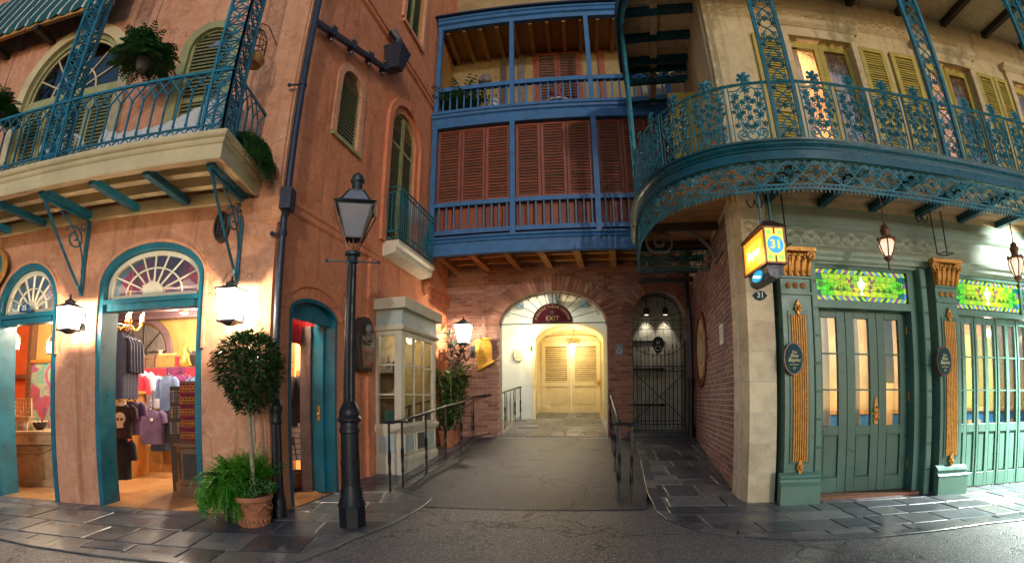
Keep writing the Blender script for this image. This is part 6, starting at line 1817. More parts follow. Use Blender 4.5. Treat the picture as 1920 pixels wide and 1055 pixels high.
m = MB(); m.box(-hw, hw, 0.004, dep, 0.0, h); part('box', m, M['wood'], t)
m = MB()
for a in (-hw, hw):
    for b in (0.0, dep): m.box(a - 0.010, a + 0.010, b - 0.008, b + 0.012, -0.008, h + 0.008)
for z in (0, h):
    m.box(-hw, hw, -0.008, 0.012, z - 0.010, z + 0.010); m.box(-hw - 0.008, -hw + 0.01, 0, dep, z - 0.010, z + 0.010); m.box(hw - 0.01, hw + 0.008, 0, dep, z - 0.010, z + 0.010)
part('frame', m, M['copper'], t)
m = MB(); m._add([(-hw - 0.03, -0.03, h + 0.012), (hw + 0.03, -0.03, h + 0.012), (hw + 0.03, dep + 0.03, h + 0.012), (-hw - 0.03, dep + 0.03, h + 0.012), (-hw * 0.5, 0.1, h + 0.11), (hw * 0.5, 0.1, h + 0.11), (hw * 0.5, dep - 0.1, h + 0.11), (-hw * 0.5, dep - 0.1, h + 0.11)], [(0, 1, 5, 4), (1, 2, 6, 5), (2, 3, 7, 6), (3, 0, 4, 7), (4, 5, 6, 7), (0, 3, 2, 1)]); part('roof', m, M['dkwood'], t)
m = MB(); m.tube([(0, dep * 0.5, h + 0.10), (0, dep * 0.5, 3.82 - zb)], 0.010, 6); m.tube([(-hw, 0.04, h + 0.01), (-hw, 0.04, 3.82 - zb)], 0.007, 6); m.tube([(0.03, 0.1, h + 0.08), (0.03, 0.1, 3.82 - zb)], 0.008, 6); part('rod', m, M['teal_iron'], t)
for sx in (-1, 1):
    for sz in (0, 1):
        m = MB(); q = [(sx * 0.012, 0), (sx * (hw - 0.012), 0), (sx * (hw - 0.012), h * 0.5 - 0.012), (sx * 0.012, h * 0.5 - 0.012)]
        q = [(a, (b + 0.008) if sz == 0 else (h - 0.008 - b)) for a, b in q]; m.prism(q, 'xz', -0.002, 0.004); part('pane', m, M['sg_y2'], t)
        m = MB(); q = [(sx * hw * 0.28, h * 0.10), (sx * hw * 0.80, h * 0.08), (sx * hw * 0.85, h * 0.20), (sx * hw * 0.35, h * 0.22)]; q = [(a, b if sz == 0 else h - b) for a, b in q]; m.prism(q, 'xz', -0.005, -0.002); part('pane', m, M['sg_g'], t)
ell = lambda rx, rz, n=24: [(rx * math.cos(2 * PI * k / n), h * 0.5 + rz * math.sin(2 * PI * k / n)) for k in range(n)]
m = MB(); m.prism(ell(hw * 0.93, h * 0.30), 'xz', -0.010, -0.005); part('oval_rim', m, M['sg_y2'], t)
m = MB(); m.prism(ell(hw * 0.82, h * 0.25), 'xz', -0.014, -0.010); part('oval', m, M['sg_b'], t)
m = MB(); m.add(text_mb('31', h * 0.34, 0.003), Matrix.Translation((0, -0.017, h * 0.49))); part('lettering', m, M['sg_y2'], t)
m = MB(); m.box(-hw - 0.004, -hw - 0.0005, 0.03, dep - 0.03, 0.02, h - 0.02); part('side_pane', m, M['sg_y'], t)
m = MB(); m.box(-hw - 0.007, -hw - 0.004, 0.08, dep - 0.08, h * 0.22, h * 0.78); part('side_pane', m, M['sg_y2'], t)
m = MB(); m.add(text_mb('Bayou', h * 0.36, 0.003), Matrix.Translation((-hw - 0.009, dep / 2, h * 0.48)) @ Matrix.Rotation(-PI / 2, 4, 'Z')); part('lettering', m, M['sg_w'], t)
m = MB()
prof = [(-hw * 0.85, 0.0), (-hw * 0.80, -0.09), (-hw * 0.60, -0.135), (0, -0.16), (hw * 0.60, -0.135), (hw * 0.80, -0.09), (hw * 0.85, 0.0)]
m.prism(prof, 'xz', 0.03, dep - 0.06); part('belly', m, M['navy'], t)
m = MB(); q = [(dep * 0.5 + 0.14 * math.cos(2 * PI * k / 20), -0.068 + 0.058 * math.sin(2 * PI * k / 20)) for k in range(20)]; m.prism(q, 'yz', -hw * 0.90, -hw * 0.70); part('side_oval', m, M['sg_b'], t)
m = MB(); m.prism([(dep * 0.5 - 0.11, -0.095), (dep * 0.5 + 0.08, -0.045), (dep * 0.5 + 0.11, -0.06), (dep * 0.5 - 0.08, -0.11)], 'yz', -hw * 0.90 - 0.004, -hw * 0.90); part('stripe', m, M['sg_w'], t)
lamp('sign_lamp', (-hw - 0.12, dep * 0.5, h * 0.4), 3.0, (1.0, 0.55, 0.15), 0.1, t)

# ---------------------------------------------------------------- small signs
def ellp(rx, rz, n=28): return [(rx * math.cos(2 * PI * k / n), rz * math.sin(2 * PI * k / n)) for k in range(n)]
M['signblue'] = paint('dark teal sign enamel', (0.003, 0.048, 0.058), 0.55, 0.3, 8, 0.0, spec=0.2)
M['signgold'] = paint('pale gold lettering', (0.62, 0.55, 0.26), 0.5, 0.1, 8, 0.0)
M['maroon'] = paint('maroon frame', (0.10, 0.022, 0.020), 0.35, 0.2, 8, 0.0, coat=0.3)
M['cobaltsign'] = paint('blue enamel', (0.010, 0.060, 0.16), 0.3, 0.1, 8, 0.0)
def plate31():
    x, z = FG.px(1425, 554, -0.07); w = FG.w(x, -0.07)
    t = thing('number_plate', 'small dark blue oval plate reading 31 on cream quoins', 'number plate', (w.x, w.y, z), FG.a)
    m = MB(); m.prism(ellp(0.078, 0.058), 'xz', -0.012, 0.014); m.prism([(-0.10, 0), (-0.07, 0.02), (-0.07, -0.02)], 'xz', -0.008, 0.010); m.prism([(0.10, 0), (0.07, 0.02), (0.07, -0.02)], 'xz', -0.008, 0.010); part('plate', m, M['signblue'], t)
    m = MB(); m.add(text_mb('31', 0.10, 0.002), Matrix.Translation((0, -0.015, 0))); part('lettering', m, M['white'], t)
plate31()
def plate25():
    x, z = -0.64, 2.475; w = FL.w(x, -0.03)
    t = thing('number_plate', 'small blue arched plate reading 25 over the leftmost doorway', 'number plate', (w.x, w.y, z), FL.a)
    m = MB(); m.prism([(-0.10, 0)] + arch(0, 0.10, 0.02, 0.10, 14) + [(0.10, 0)], 'xz', -0.02, 0.01); part('plate', m, M['cobaltsign'], t)
    m = MB(); m.add(text_mb('25', 0.095, 0.002), Matrix.Translation((0, -0.023, 0.055))); part('lettering', m, M['white'], t)
plate25()
def oval_sign(px_, py_, label):
    y = -0.205
    x, z = FG.px(px_, py_, y); w = FG.w(x, y)
    t = thing('oval_sign', label, 'sign', (w.x, w.y, z), FG.a, 'oval signs on the pilasters')
    m = MB(); m.prism(ellp(0.130, 0.198), 'xz', -0.02, 0.02); part('rim', m, M['maroon'], t)
    m = MB(); m.prism(ellp(0.112, 0.178), 'xz', -0.028, -0.02); part('face', m, M['signblue'], t)
    m = MB()
    for s_, z_, sz in (('The', 0.075, 0.046), ('Blue', 0.032, 0.060), ('Bayou', -0.018, 0.066)): m.add(text_mb(s_, sz, 0.0015, 0.3), Matrix.Translation((0.0, -0.0295, z_)))
    m.add(text_mb('RESTAURANT', 0.019, 0.001), Matrix.Translation((0, -0.0295, -0.075)))
    m.tube(scroll(0.0, -0.12, 0.022, 1.2, 0, 1, 12, -0.0295), 0.003, 4)
    part('lettering', m, M['signgold'], t)
oval_sign(1487, 672, 'oval dark teal restaurant sign on the pilaster left of the three-leaf door')
oval_sign(1769, 677, 'oval dark teal restaurant sign on the pilaster between door and folding doors')
# exit sign
x, z = MA['cx'] - 0.0, zg; w = FB.w(x, -0.02)
t = thing('exit_sign', 'maroon half-round sign with gilt lettering PIRATES of the CARIBBEAN EXIT in the arch', 'sign', (w.x, w.y, z), FB.a)
M['signmaroon'] = paint('maroon sign enamel', (0.15, 0.022, 0.032), 0.6, 0.15, 6, 0.0, spec=0.15)
M['gilt'] = paint('gilt lettering', (0.72, 0.52, 0.22), 0.4, 0.1, 6, 0.0)
rx_, rz_ = 0.46, 0.44
m = MB(); m.prism([(rx_ * math.cos(PI * k / 24), 0.01 + rz_ * math.sin(PI * k / 24)) for k in range(25)], 'xz', 0.0, 0.045); part('board', m, M['signmaroon'], t)
m = MB(); m.band([(rx_ * math.cos(PI * k / 24), 0.01 + rz_ * math.sin(PI * k / 24)) for k in range(25)], [((rx_ - 0.018) * math.cos(PI * k / 24), 0.01 + (rz_ - 0.018) * math.sin(PI * k / 24)) for k in range(25)], -0.008, 0.0); m.box(-rx_, rx_, -0.008, 0.0, 0.0, 0.016); part('rim', m, M['maroon'], t)
m = MB(); m.add(text_mb('EXIT', 0.135, 0.003, 0, 1.15), Matrix.Translation((0, -0.004, 0.098)))
txt = 'PIRATES'; 
def arc_text(txt, a0, a1, r, size):
    for k, ch in enumerate(txt):
        a = a0 + (a1 - a0) * (k / max(1, len(txt) - 1))
        m.add(text_mb(ch, size, 0.003), Matrix.Translation((r * math.cos(a), -0.004, 0.01 + r * 0.957 * math.sin(a))) @ Matrix.Rotation(-(a - PI / 2), 4, 'Y'))
arc_text('PIRATES', R(166), R(116), 0.375, 0.085)
arc_text('CARIBBEAN', R(88), R(14), 0.375, 0.085)
m.add(text_mb('of', 0.04, 0.002), Matrix.Translation((-0.115, -0.004, 0.385))); m.add(text_mb('the', 0.04, 0.002), Matrix.Translation((-0.06, -0.004, 0.365)))
part('lettering', m, M['gilt'], t)
m = MB()   # crossed cutlasses and a skull
for s_ in (-1, 1): m.tube([(s_ * -0.085, -0.004, 0.165), (s_ * 0.02, -0.004, 0.21), (s_ * 0.075, -0.004, 0.275)], [0.007, 0.008, 0.003], 4); m.tube([(s_ * -0.095, -0.004, 0.185), (s_ * -0.075, -0.004, 0.15)], 0.006, 4)
m.prism([(0.028 * math.cos(a * PI / 6), 0.255 + 0.030 * math.sin(a * PI / 6)) for a in range(12)], 'xz', -0.008, 0.0); m.box(-0.015, 0.015, -0.008, 0.0, 0.215, 0.235)
part('emblem', m, M['greywood'], t)
# scroll sign beside the lantern
x, z = FB.px(906, 663, -0.1); w = FB.w(x, -0.1)
t = thing('scroll_sign', 'yellow curled parchment scroll sign on brick wall left of the exit arch', 'sign', (w.x, w.y, z), FB.a)
M['parch'] = paint('yellow parchment', (0.62, 0.32, 0.02), 0.6, 0.25, 6, 0.1, dirt_or_glint=(0.45, 0.20, 0.01))
M['ink'] = paint('brown ink', (0.10, 0.04, 0.01), 0.7, 0.1, 6, 0.0)
m = MB(); vs = []
nv = 14
for k in range(nv + 1):
    f = k / nv; zz = 0.34 - 0.66 * f
    l = -0.20 + 0.07 * f + 0.012 * math.sin(k * 2.1); r_ = 0.14 + 0.03 * math.sin(f * 5) + 0.10 * f
    for i in range(7):
        u = i / 6; vs.append((l + (r_ - l) * u, -0.03 * math.sin(PI * u) - 0.02 * math.sin(f * 6), zz + (0.20 * (u - 0.3)) * f * f * 0.9))
m._add(vs, [(k * 7 + i, k * 7 + i + 1, k * 7 + i + 8, k * 7 + i + 7) for k in range(nv) for i in range(6)])
m._add([(a, b + 0.015, c) for a, b, c in vs], [(k * 7 + i, k * 7 + i + 7, k * 7 + i + 8, k * 7 + i + 1) for k in range(nv) for i in range(6)])
part('parchment', m, M['parch'], t)
m = MB(); m.tube([(-0.12, -0.05, -0.37), (0.27, -0.05, -0.18)], 0.035, 8); part('curl', m, M['parch'], t, smooth=50)
m = MB(); m.tube([(0.0, -0.045, 0.33), (0.16, -0.045, 0.33)], 0.032, 8); part('curl', m, M['parch'], t, smooth=50)
m = MB()
for k in range(9): m.box(-0.13 + 0.01 * k * 0.6, 0.07 + (k % 3) * 0.015, -0.056, -0.053, 0.245 - k * 0.05, 0.252 - k * 0.05)
part('writing', m, M['ink'], t)
m = MB(); m.tube([(-0.03, -0.04, 0.30), (-0.06, -0.05, 0.42)], [0.012, 0.002], 5); part('dagger', m, M['iron'], t)
# wheelchair sign
x, z = FB.px(1161, 655, -0.03); w = FB.w(x, -0.03)
t = thing('access_sign', 'blue square wheelchair symbol sign on the brick pier', 'sign', (w.x, w.y, z), FB.a)
m = MB(); m.box(-0.085, 0.085, -0.012, 0.012, -0.125, 0.125); part('plate', m, M['cobaltsign'], t)
m = MB(); m.tube([(0.045 * math.cos(a) - 0.008, -0.014, -0.035 + 0.045 * math.sin(a)) for a in [R(110 + 10 * k) for k in range(26)]], 0.006, 4); m.tube([(-0.01, -0.014, 0.055), (0.0, -0.014, 0.0), (0.035, -0.014, -0.005), (0.055, -0.014, -0.06)], 0.007, 4); m.ball((-0.012, -0.014, 0.078), 0.014, 8, 5); m.tube([(0.0, -0.014, 0.03), (0.035, -0.014, 0.03)], 0.005, 4); part('symbol', m, M['white'], t)
# plaque in the passage
x, z = FB.px(972, 665, Yp - 0.02); w = FB.w(x, Yp - 0.02)
t = thing('plaque', 'small cream octagonal plaque with lines of text on pale blue wall', 'plaque', (w.x, w.y, z), FB.a)
oc = [(0.14 * math.cos(PI / 8 + k * PI / 4), 0.19 * math.sin(PI / 8 + k * PI / 4)) for k in range(8)]
m = MB(); m.prism([(a * 1.12, b * 1.1) for a, b in oc], 'xz', -0.012, 0.012); part('backplate', m, M['greywood'], t)
m = MB(); m.prism(oc, 'xz', -0.018, -0.012); part('face', m, M['bone'], t)
m = MB()
for k in range(8): m.box(-0.085 + 0.01 * (k % 2), 0.085 - 0.012 * (k % 3), -0.0205, -0.018, 0.10 - k * 0.029, 0.108 - k * 0.029)
part('writing', m, M['ink'], t)
# white plaque on the brick side wall
x, z = FW.px(1353, 627, -0.03); w = FW.w(x, -0.03)
t = thing('plaque', 'small white square plaque on the plum brick side wall', 'plaque', (w.x, w.y, z), FW.a)
m = MB(); m.box(-0.12, 0.12, -0.01, 0.014, -0.15, 0.15); part('plate', m, M['white'], t)
m = MB()
for k in range(6): m.box(-0.08, 0.08 - 0.02 * (k % 2), -0.0125, -0.010, 0.09 - k * 0.034, 0.10 - k * 0.034)
part('writing', m, M['greywood'], t)
# coffin-shaped shop sign
x, z = FA.px(681, 650, -0.09); w = FA.w(x, -0.09)
t = thing('coffin_sign', 'dark wooden coffin-shaped sign with red lettering on orange side wall', 'sign', (w.x, w.y, z), FA.a)
cof = [(-0.17, -0.36), (0.17, -0.36), (0.25, 0.06), (0.20, 0.22), (0.14, 0.38), (0.05, 0.44), (-0.05, 0.44), (-0.14, 0.38), (-0.20, 0.22), (-0.25, 0.06)]
m = MB(); m.prism(cof, 'xz', -0.07, 0.08); bevel(part('box', m, M['dkwood'], t), 0.012, 2)
m = MB(); m.prism([(a * 0.74, -0.03 + b * 0.80) for a, b in cof[:4]] + [(0.10, 0.06), (-0.10, 0.06)] + [(a * 0.74, -0.03 + b * 0.80) for a, b in cof[8:]], 'xz', -0.08, -0.068); part('panel', m, M['wood'], t)
m = MB(); m.ball((0, -0.085, 0.26), 0.065, 10, 8, 1.1); m.box(-0.035, 0.035, -0.125, -0.07, 0.165, 0.215); part('skull', m, M['greywood'], t, smooth=60)
m = MB(); m.tube(bez([(-0.16, -0.09, 0.10), (-0.06, -0.11, 0.02), (0.06, -0.11, 0.02), (0.16, -0.09, 0.10)], 10), [0.018] * 11, 6); part('ribbon', m, M['greywood'], t)
M['redletter'] = paint('faded red lettering', (0.42, 0.10, 0.07), 0.6, 0.15, 6, 0.0)
m = MB()
for s_, z_, sz in (('Pieces', -0.075, 0.095), ('of', -0.155, 0.06), ('Eight', -0.235, 0.095)): m.add(text_mb(s_, sz, 0.003, 0.15), Matrix.Translation((0, -0.084, z_)))
part('lettering', m, M['redletter'], t)
# round sign at the left edge
x, z = FL.px(-16, 503, -0.1); w = FL.w(x, -0.1)
t = thing('round_sign', 'round orange-rimmed painted sign cut by the left edge of the picture', 'sign', (w.x, w.y, z), FL.a)
m = MB(); m.prism(ellp(0.33, 0.30), 'xz', -0.03, 0.02); part('rim', m, M['ochre'], t)
m = MB(); m.prism(ellp(0.27, 0.245), 'xz', -0.04, -0.03); part('face', m, M['teal'], t)
m = MB(); m.prism([(0.05, -0.05), (0.24, -0.02), (0.20, 0.06), (0.08, 0.03)], 'xz', -0.045, -0.04); part('emblem', m, M['gold'], t)
# oval grille on the wall under the balcony
x, z = FL.px(417, 426, -0.02); w = FL.w(x, -0.02)
m = MB()
q = ellp(0.10, 0.19); m.band(q, [(a * 0.8, b * 0.85) for a, b in q], -0.04, 0.02, True)
for k in range(-3, 4): m.box(-0.07, 0.07, -0.02, 0.0, k * 0.045 - 0.006, k * 0.045 + 0.006)
for k in range(-1, 2): m.box(k * 0.04 - 0.005, k * 0.04 + 0.005, -0.025, -0.004, -0.15, 0.15)
m.prism([(a * 0.82, b * 0.86) for a, b in q], 'xz', 0.0, 0.018)
single('wall_grille', m, M['dkwood'], 'dark oval iron grille on salmon wall under the balcony corner', 'grille', loc=(w.x, w.y, z), rot=(0, 0, FL.a))

# ---------------------------------------------------------------- handrails
def twist_post(h, r=0.019):
    m = MB(); n = 26; vs = []; 
    for i in range(n + 1):
        z = h * i / n; f = z / h; tw = 0 if f < 0.25 else (min(f, 0.6) - 0.25) / 0.35 * 4 * PI
        rr = r * (1.25 if 0.25 < f < 0.6 else 1)
        vs += [(rr * math.cos(tw + k * PI / 2 + PI / 4), rr * math.sin(tw + k * PI / 2 + PI / 4), z) for k in range(4)]
    m._add(vs, [(i * 4 + k, i * 4 + (k + 1) % 4, i * 4 + 4 + (k + 1) % 4, i * 4 + 4 + k) for i in range(n) for k in range(4)] + [(0, 1, 2, 3), (n * 4, n * 4 + 1, n * 4 + 2, n * 4 + 3)])
    return m.mesh('post', M['iron'])
tpost = twist_post(0.95)
def handrail(label, posts, extra=(), loop=None):
    o = Vector(posts[0])
    t = thing('handrail', label, 'railing', o)
    for p in posts: put('post', tpost, t, loc=Vector(p) - o)
    m = MB(); m.tube([Vector(p) - o + Vector((0, 0, 0.955)) for p in posts], 0.022, 8); part('rail', m, M['iron'], t, smooth=60)
    m = MB(); m.tube([Vector(p) - o + Vector((0, 0, 0.09)) for p in posts[1 if loop else 0:]], 0.010, 4); part('rail', m, M['iron'], t)
    if loop:
        m = MB(); c = (Vector(posts[0]) + Vector(posts[1])) / 2 - o + Vector((0, 0, 0.955)); d = (Vector(posts[1]) - Vector(posts[0])); L = d.length / 2 + 0.09; d.z = 0; d.normalize(); s_ = Vector((-d.y, d.x, 0))
        m.tube([c + d * (L * math.cos(2 * PI * k / 16)) + s_ * (0.055 * math.sin(2 * PI * k / 16)) for k in range(16)], 0.018, 6, True); part('loop_end', m, M['iron'], t)
    for q in extra: q(t, o)
    return t
lposts = [on_ground(*p) for p in [(732, 924), (756, 917), (800, 889), (836, 863), (865, 848), (888, 826), (935, 816), (947, 806), (966, 793), (976, 787), (1002, 784)]]
def diamonds(t, o):
    a, b = lposts[7], lposts[8]
    for k in range(3):
        p = a.lerp(b, (k + 0.5) / 3) - o; dd = (b - a).normalized() * 0.06
        m = MB(); m.tube([p + Vector((0, 0, 0.12)), p + dd + Vector((0, 0, 0.5)), p + Vector((0, 0, 0.92)), p - dd + Vector((0, 0, 0.5))], 0.008, 4, True); part('diamond', m, M['iron'], t)
handrail('long black iron handrail climbing the left side of the ramp', lposts, (diamonds,), True)
rp1, rp2 = on_ground(1160, 938), on_ground(1183, 942)
far = FB.w(3.72, -0.12); far.z = gz(far.x, far.y)
mid1 = rp1.lerp(far, 0.33); mid1.z = gz(mid1.x, mid1.y); mid2 = rp1.lerp(far, 0.66); mid2.z = gz(mid2.x, mid2.y)
handrail('short black iron handrail with looped end on the right side of the ramp', [rp2, rp1, mid1, mid2, far], (), True)

# ---------------------------------------------------------------- drain pipe in the alley corner
w = FW.w(0.42, -0.12); wz = gz(w.x, w.y)
t = thing('drain_pipe', 'black iron drain pipe in the corner beside the iron gate', 'drain pipe', (w.x, w.y, wz), FW.a)
m = MB(); m.tube([(0, 0, 0.95), (0, 0, 2.75), (0.02, -0.03, 2.9), (-0.16, -0.02, 3.2), (-0.16, -0.02, 3.75)], 0.05, 10); part('pipe', m, M['navy'], t, smooth=60)
m = MB(); m.lathe([(0.085, 0), (0.085, 0.30), (0.07, 0.34)], 10); m.lathe([(0.068, 0.34), (0.06, 1.15)], 16, flute=0.12); m.lathe([(0.07, 1.15), (0.08, 1.18), (0.065, 1.22), (0.078, 1.28), (0.06, 1.33)], 14); part('shoe', m, M['iron'], t, smooth=45)

# ---------------------------------------------------------------- display bay on the side wall
cz0 = 0.08
cbx0, cbx1, cby = 2.40, 3.86, -0.50
ztop = FA.px(757, 560, cby)[1]
t = thing('display_bay', 'cream painted display cabinet window with pale blue frieze on the orange side wall', 'display cabinet', FA.w(cbx0, 0, 0), FA.a)
LX = cbx1 - cbx0
zb1, zb2, zf1, zf2 = 0.80, 0.92, ztop - 0.50, ztop - 0.17
m = MB(); m.box(-0.03, LX + 0.03, cby - 0.03, 0, -0.05, 0.34); m.prism([(0, 0.34), (cby - 0.03, 0.34), (cby - 0.015, 0.38), (cby, 0.40), (0, 0.40)], 'yz', -0.03, LX + 0.03); m.box(0, LX, cby, 0, 0.40, zb1); part('base', m, M['bone'], t)
m = MB(); m.box(-0.03, LX + 0.03, cby - 0.03, 0, zb1, zb1 + 0.035); m.box(-0.045, LX + 0.045, cby - 0.045, 0, zb1 + 0.035, zb2 - 0.03); m.box(-0.02, LX + 0.02, cby - 0.02, 0, zb2 - 0.03, zb2); part('ledge', m, M['bone'], t)
for (a, b, mm_) in ((0.12, 0.46, 'paleblue'), (0.58, 0.92, 'iron'), (1.04, 1.36, 'paleblue')):
    m = MB(); m.box(a, b, cby - 0.006, cby + 0.01, 0.47, 0.74); part('panel', m, M[mm_ if mm_ == 'paleblue' else 'voidgrey'], t)
    m = MB(); m.band([(a - 0.025, 0.445), (a - 0.025, 0.765), (b + 0.025, 0.765), (b + 0.025, 0.445)], [(a, 0.47), (a, 0.74), (b, 0.74), (b, 0.47)], cby - 0.018, cby, True); part('panel_moulding', m, M['bone'], t)
m = MB(); m.box(-0.008, 0.01, cby + 0.12, -0.10, 0.47, 0.74); part('panel', m, M['paleblue'], t)
# glazed storey: corner posts and two faces
m = MB()
for (a, b) in ((0.0, 0.13), (LX - 0.13, LX)): m.box(a, b, cby, cby + 0.06, zb2, zf1)
m.box(0.0, 0.06, cby + 0.06, cby + 0.12, zb2, zf1); m.box(0.0, 0.06, -0.10, 0.0, zb2, zf1); m.box(0.13, LX - 0.13, cby, cby + 0.06, zf1 - 0.08, zf1); m.box(0, 0.06, cby + 0.12, -0.1, zf1 - 0.08, zf1); part('post', m, M['bone'], t)
gx0_, gx1_ = 0.13, LX - 0.13
for k in range(1, 3):
    x = gx0_ + (gx1_ - gx0_) * k / 3; z = zb2 + (zf1 - 0.08 - zb2) * k / 3
    for bx in ((x - 0.014, x + 0.014, cby + 0.01, cby + 0.045, zb2, zf1 - 0.08), (gx0_, gx1_, cby + 0.012, cby + 0.043, z - 0.014, z + 0.014), (0.012, 0.043, cby + 0.12, -0.10, z - 0.014, z + 0.014)):
        m = MB(); m.box(*bx); part('glazing_bar', m, M['bone'], t)
for i in range(3):
    for j in range(3):
        xa = gx0_ + (gx1_ - gx0_) * i / 3 + 0.014; xb = gx0_ + (gx1_ - gx0_) * (i + 1) / 3 - 0.014; za = zb2 + (zf1 - 0.08 - zb2) * j / 3 + 0.014; zb_2 = zb2 + (zf1 - 0.08 - zb2) * (j + 1) / 3 - 0.014
        m = MB(); m.box(xa, xb, cby + 0.026, cby + 0.029, za, zb_2); part('pane', m, M['pane'], t)
for j in range(3):
    za = zb2 + (zf1 - 0.08 - zb2) * j / 3 + 0.014; zb_2 = zb2 + (zf1 - 0.08 - zb2) * (j + 1) / 3 - 0.014
    m = MB(); m.box(0.026, 0.029, cby + 0.12, -0.10, za, zb_2); part('pane', m, M['pane'], t)
m = MB(); m.prism([(0, zf1), (cby - 0.04, zf1), (cby - 0.06, zf1 + 0.04), (cby - 0.05, zf1 + 0.06), (cby - 0.01, zf1 + 0.08), (0, zf1 + 0.08)], 'yz', -0.045, LX + 0.045); part('architrave', m, M['bone'], t)
m = MB(); m.box(-0.01, LX + 0.01, cby - 0.01, 0, zf1 + 0.08, zf2); part('frieze', m, M['paleblue'], t)
cor = [(cby - 0.01, zf2), (cby - 0.04, zf2 + 0.03), (cby - 0.04, zf2 + 0.06), (cby - 0.09, zf2 + 0.10), (cby - 0.10, zf2 + 0.15), (cby - 0.10, zf2 + 0.17)]
m = MB(); m.sweep([(-(y - cby), z) for y, z in cor] + [(-0.1, zf2 + 0.17), (-0.1, zf2)], [(0, 0.0), (0, cby), (LX, cby), (LX, 0.0)], side=-1); m.box(0.01, LX - 0.01, cby + 0.01, 0, zf2 + 0.14, zf2 + 0.165); part('cornice', m, M['bone'], t)
m = MB(); m.box(0.07, LX - 0.02, -0.02, -0.005, zb2, zf1); part('backboard', m, M['palewood'], t)
for z in (zb2 + 0.40, zb2 + 0.80):
    m = MB(); m.box(0.065, LX - 0.03, cby + 0.1, -0.02, z, z + 0.02); part('shelf', m, M['palewood'], t)
rnm = random.Random(5)
goods_mats = [paint('merch %d' % k, c, 0.4, 0.2, 9, 0.0) for k, c in enumerate([(0.03, 0.18, 0.16), (0.32, 0.10, 0.05), (0.30, 0.28, 0.34), (0.55, 0.45, 0.25), (0.05, 0.06, 0.14), (0.40, 0.22, 0.08)])]
for j, z in enumerate((zb2, zb2 + 0.42, zb2 + 0.82)):
    for k in range(6):
        x = 0.14 + k * 0.21 + rnm.uniform(-0.03, 0.03); h = rnm.uniform(0.12, 0.30); r = rnm.uniform(0.03, 0.06); w_ = FA.w(cbx0 + x, -0.22)
        m = MB(); 
        if (j + k) % 3 == 0: m.box(-r * 1.3, r * 1.3, -r, r, 0, h * 0.8); m.box(-r * 1.4, r * 1.4, -r * 1.1, r * 1.1, h * 0.55, h * 0.6)
        else: m.lathe([(r * 0.7, 0), (r, h * 0.25), (r * 0.9, h * 0.5), (r * 0.35, h * 0.7), (r * 0.3, h * 0.95), (r * 0.45, h)], 12)
        what = 'trinket_box' if (j + k) % 3 == 0 else 'bottle'
        single(what, m, goods_mats[(k * 2 + j) % 6], '%s %s from the near end on the %s shelf of the display cabinet' % (('first', 'second', 'third', 'fourth', 'fifth', 'sixth')[k], what.replace('_', ' '), ('bottom', 'middle', 'top')[j]), what.split('_')[-1], smooth=40, group='goods in the display cabinet', loc=(w_.x, w_.y, z + 0.021 * (j > 0) + 0.001), rot=(0, 0, rnm.random()))
lamp('cabinet_lamp', (LX / 2, cby + 0.15, zf1 - 0.05), 4, (1, 0.85, 0.6), 0.1, t)
# ================================================================== plants
rn = random.Random(31)
pp = at_z(478, 984)
t = thing('potted_tree', 'ball-headed ficus tree in garlanded terracotta pot beside the shop doorway', 'potted tree', pp, 0.3)
ph = hz(478, 926, pp)
m = MB(); m.lathe([(0.145, 0), (0.15, 0.02), (0.165, ph * 0.45), (0.185, ph * 0.80), (0.19, ph * 0.82), (0.205, ph * 0.84), (0.215, ph * 0.92), (0.21, ph), (0.185, ph), (0.18, ph * 0.93)], 28)
pot = part('pot', m, M['terracotta'], t, smooth=35)
for k in range(5):
    a = 2 * PI * k / 5; m = MB()
    m.tube([((0.178 + 0.012) * math.cos(a + (q - 5) * 0.11), (0.178 + 0.012) * math.sin(a + (q - 5) * 0.11), ph * (0.74 - 0.20 * math.sin(PI * q / 10))) for q in range(11)], [0.006 + 0.009 * math.sin(PI * q / 10) for q in range(11)], 6); m.ball((0.192 * math.cos(a + 0.63), 0.192 * math.sin(a + 0.63), ph * 0.74), 0.018, 6, 5)
    part('garland', m, M['terracotta'], pot)
m = MB(); m.lathe([(0.172, ph * 0.40), (0.180, ph * 0.42), (0.176, ph * 0.44)], 28)
for k in range(22):
    a = 2 * PI * k / 22; m.ball((0.162 * math.cos(a), 0.162 * math.sin(a), ph * 0.22), 0.020, 6, 4); m.ball((0.158 * math.cos(a + 0.14), 0.158 * math.sin(a + 0.14), ph * 0.10), 0.012, 5, 4)
part('relief', m, M['terracotta'], pot)
m = MB(); m.lathe([(0.01, ph * 0.90), (0.188, ph * 0.91)], 20); part('soil', m, M['dkwood'], pot)
zst, zct = hz(470, 768, pp), hz(465, 622, pp)
m = MB()
m.tube([(0.0, 0.0, ph * 0.9), (0.015, 0.0, ph + 0.25), (-0.01, 0.02, zst - 0.08), (-0.02, 0.0, zst + 0.2)], [0.026, 0.022, 0.022, 0.016], 8)
m.tube([(0.01, 0.0, ph + 0.42), (0.05, 0.01, ph + 0.56), (0.03, 0.0, zst + 0.1)], [0.012, 0.010, 0.010], 6)
for k in range(9):
    a = k * 2.4; m.tube([(-0.02, 0, zst + 0.02 * k), (0.14 * math.cos(a), 0.14 * math.sin(a), zst + 0.12 + 0.06 * k), (0.26 * math.cos(a), 0.26 * math.sin(a), zst + 0.18 + 0.06 * k)], [0.012, 0.008, 0.003], 5)
part('trunk', m, M['bark'], t, smooth=60)
m = MB(); H_ = zct - zst
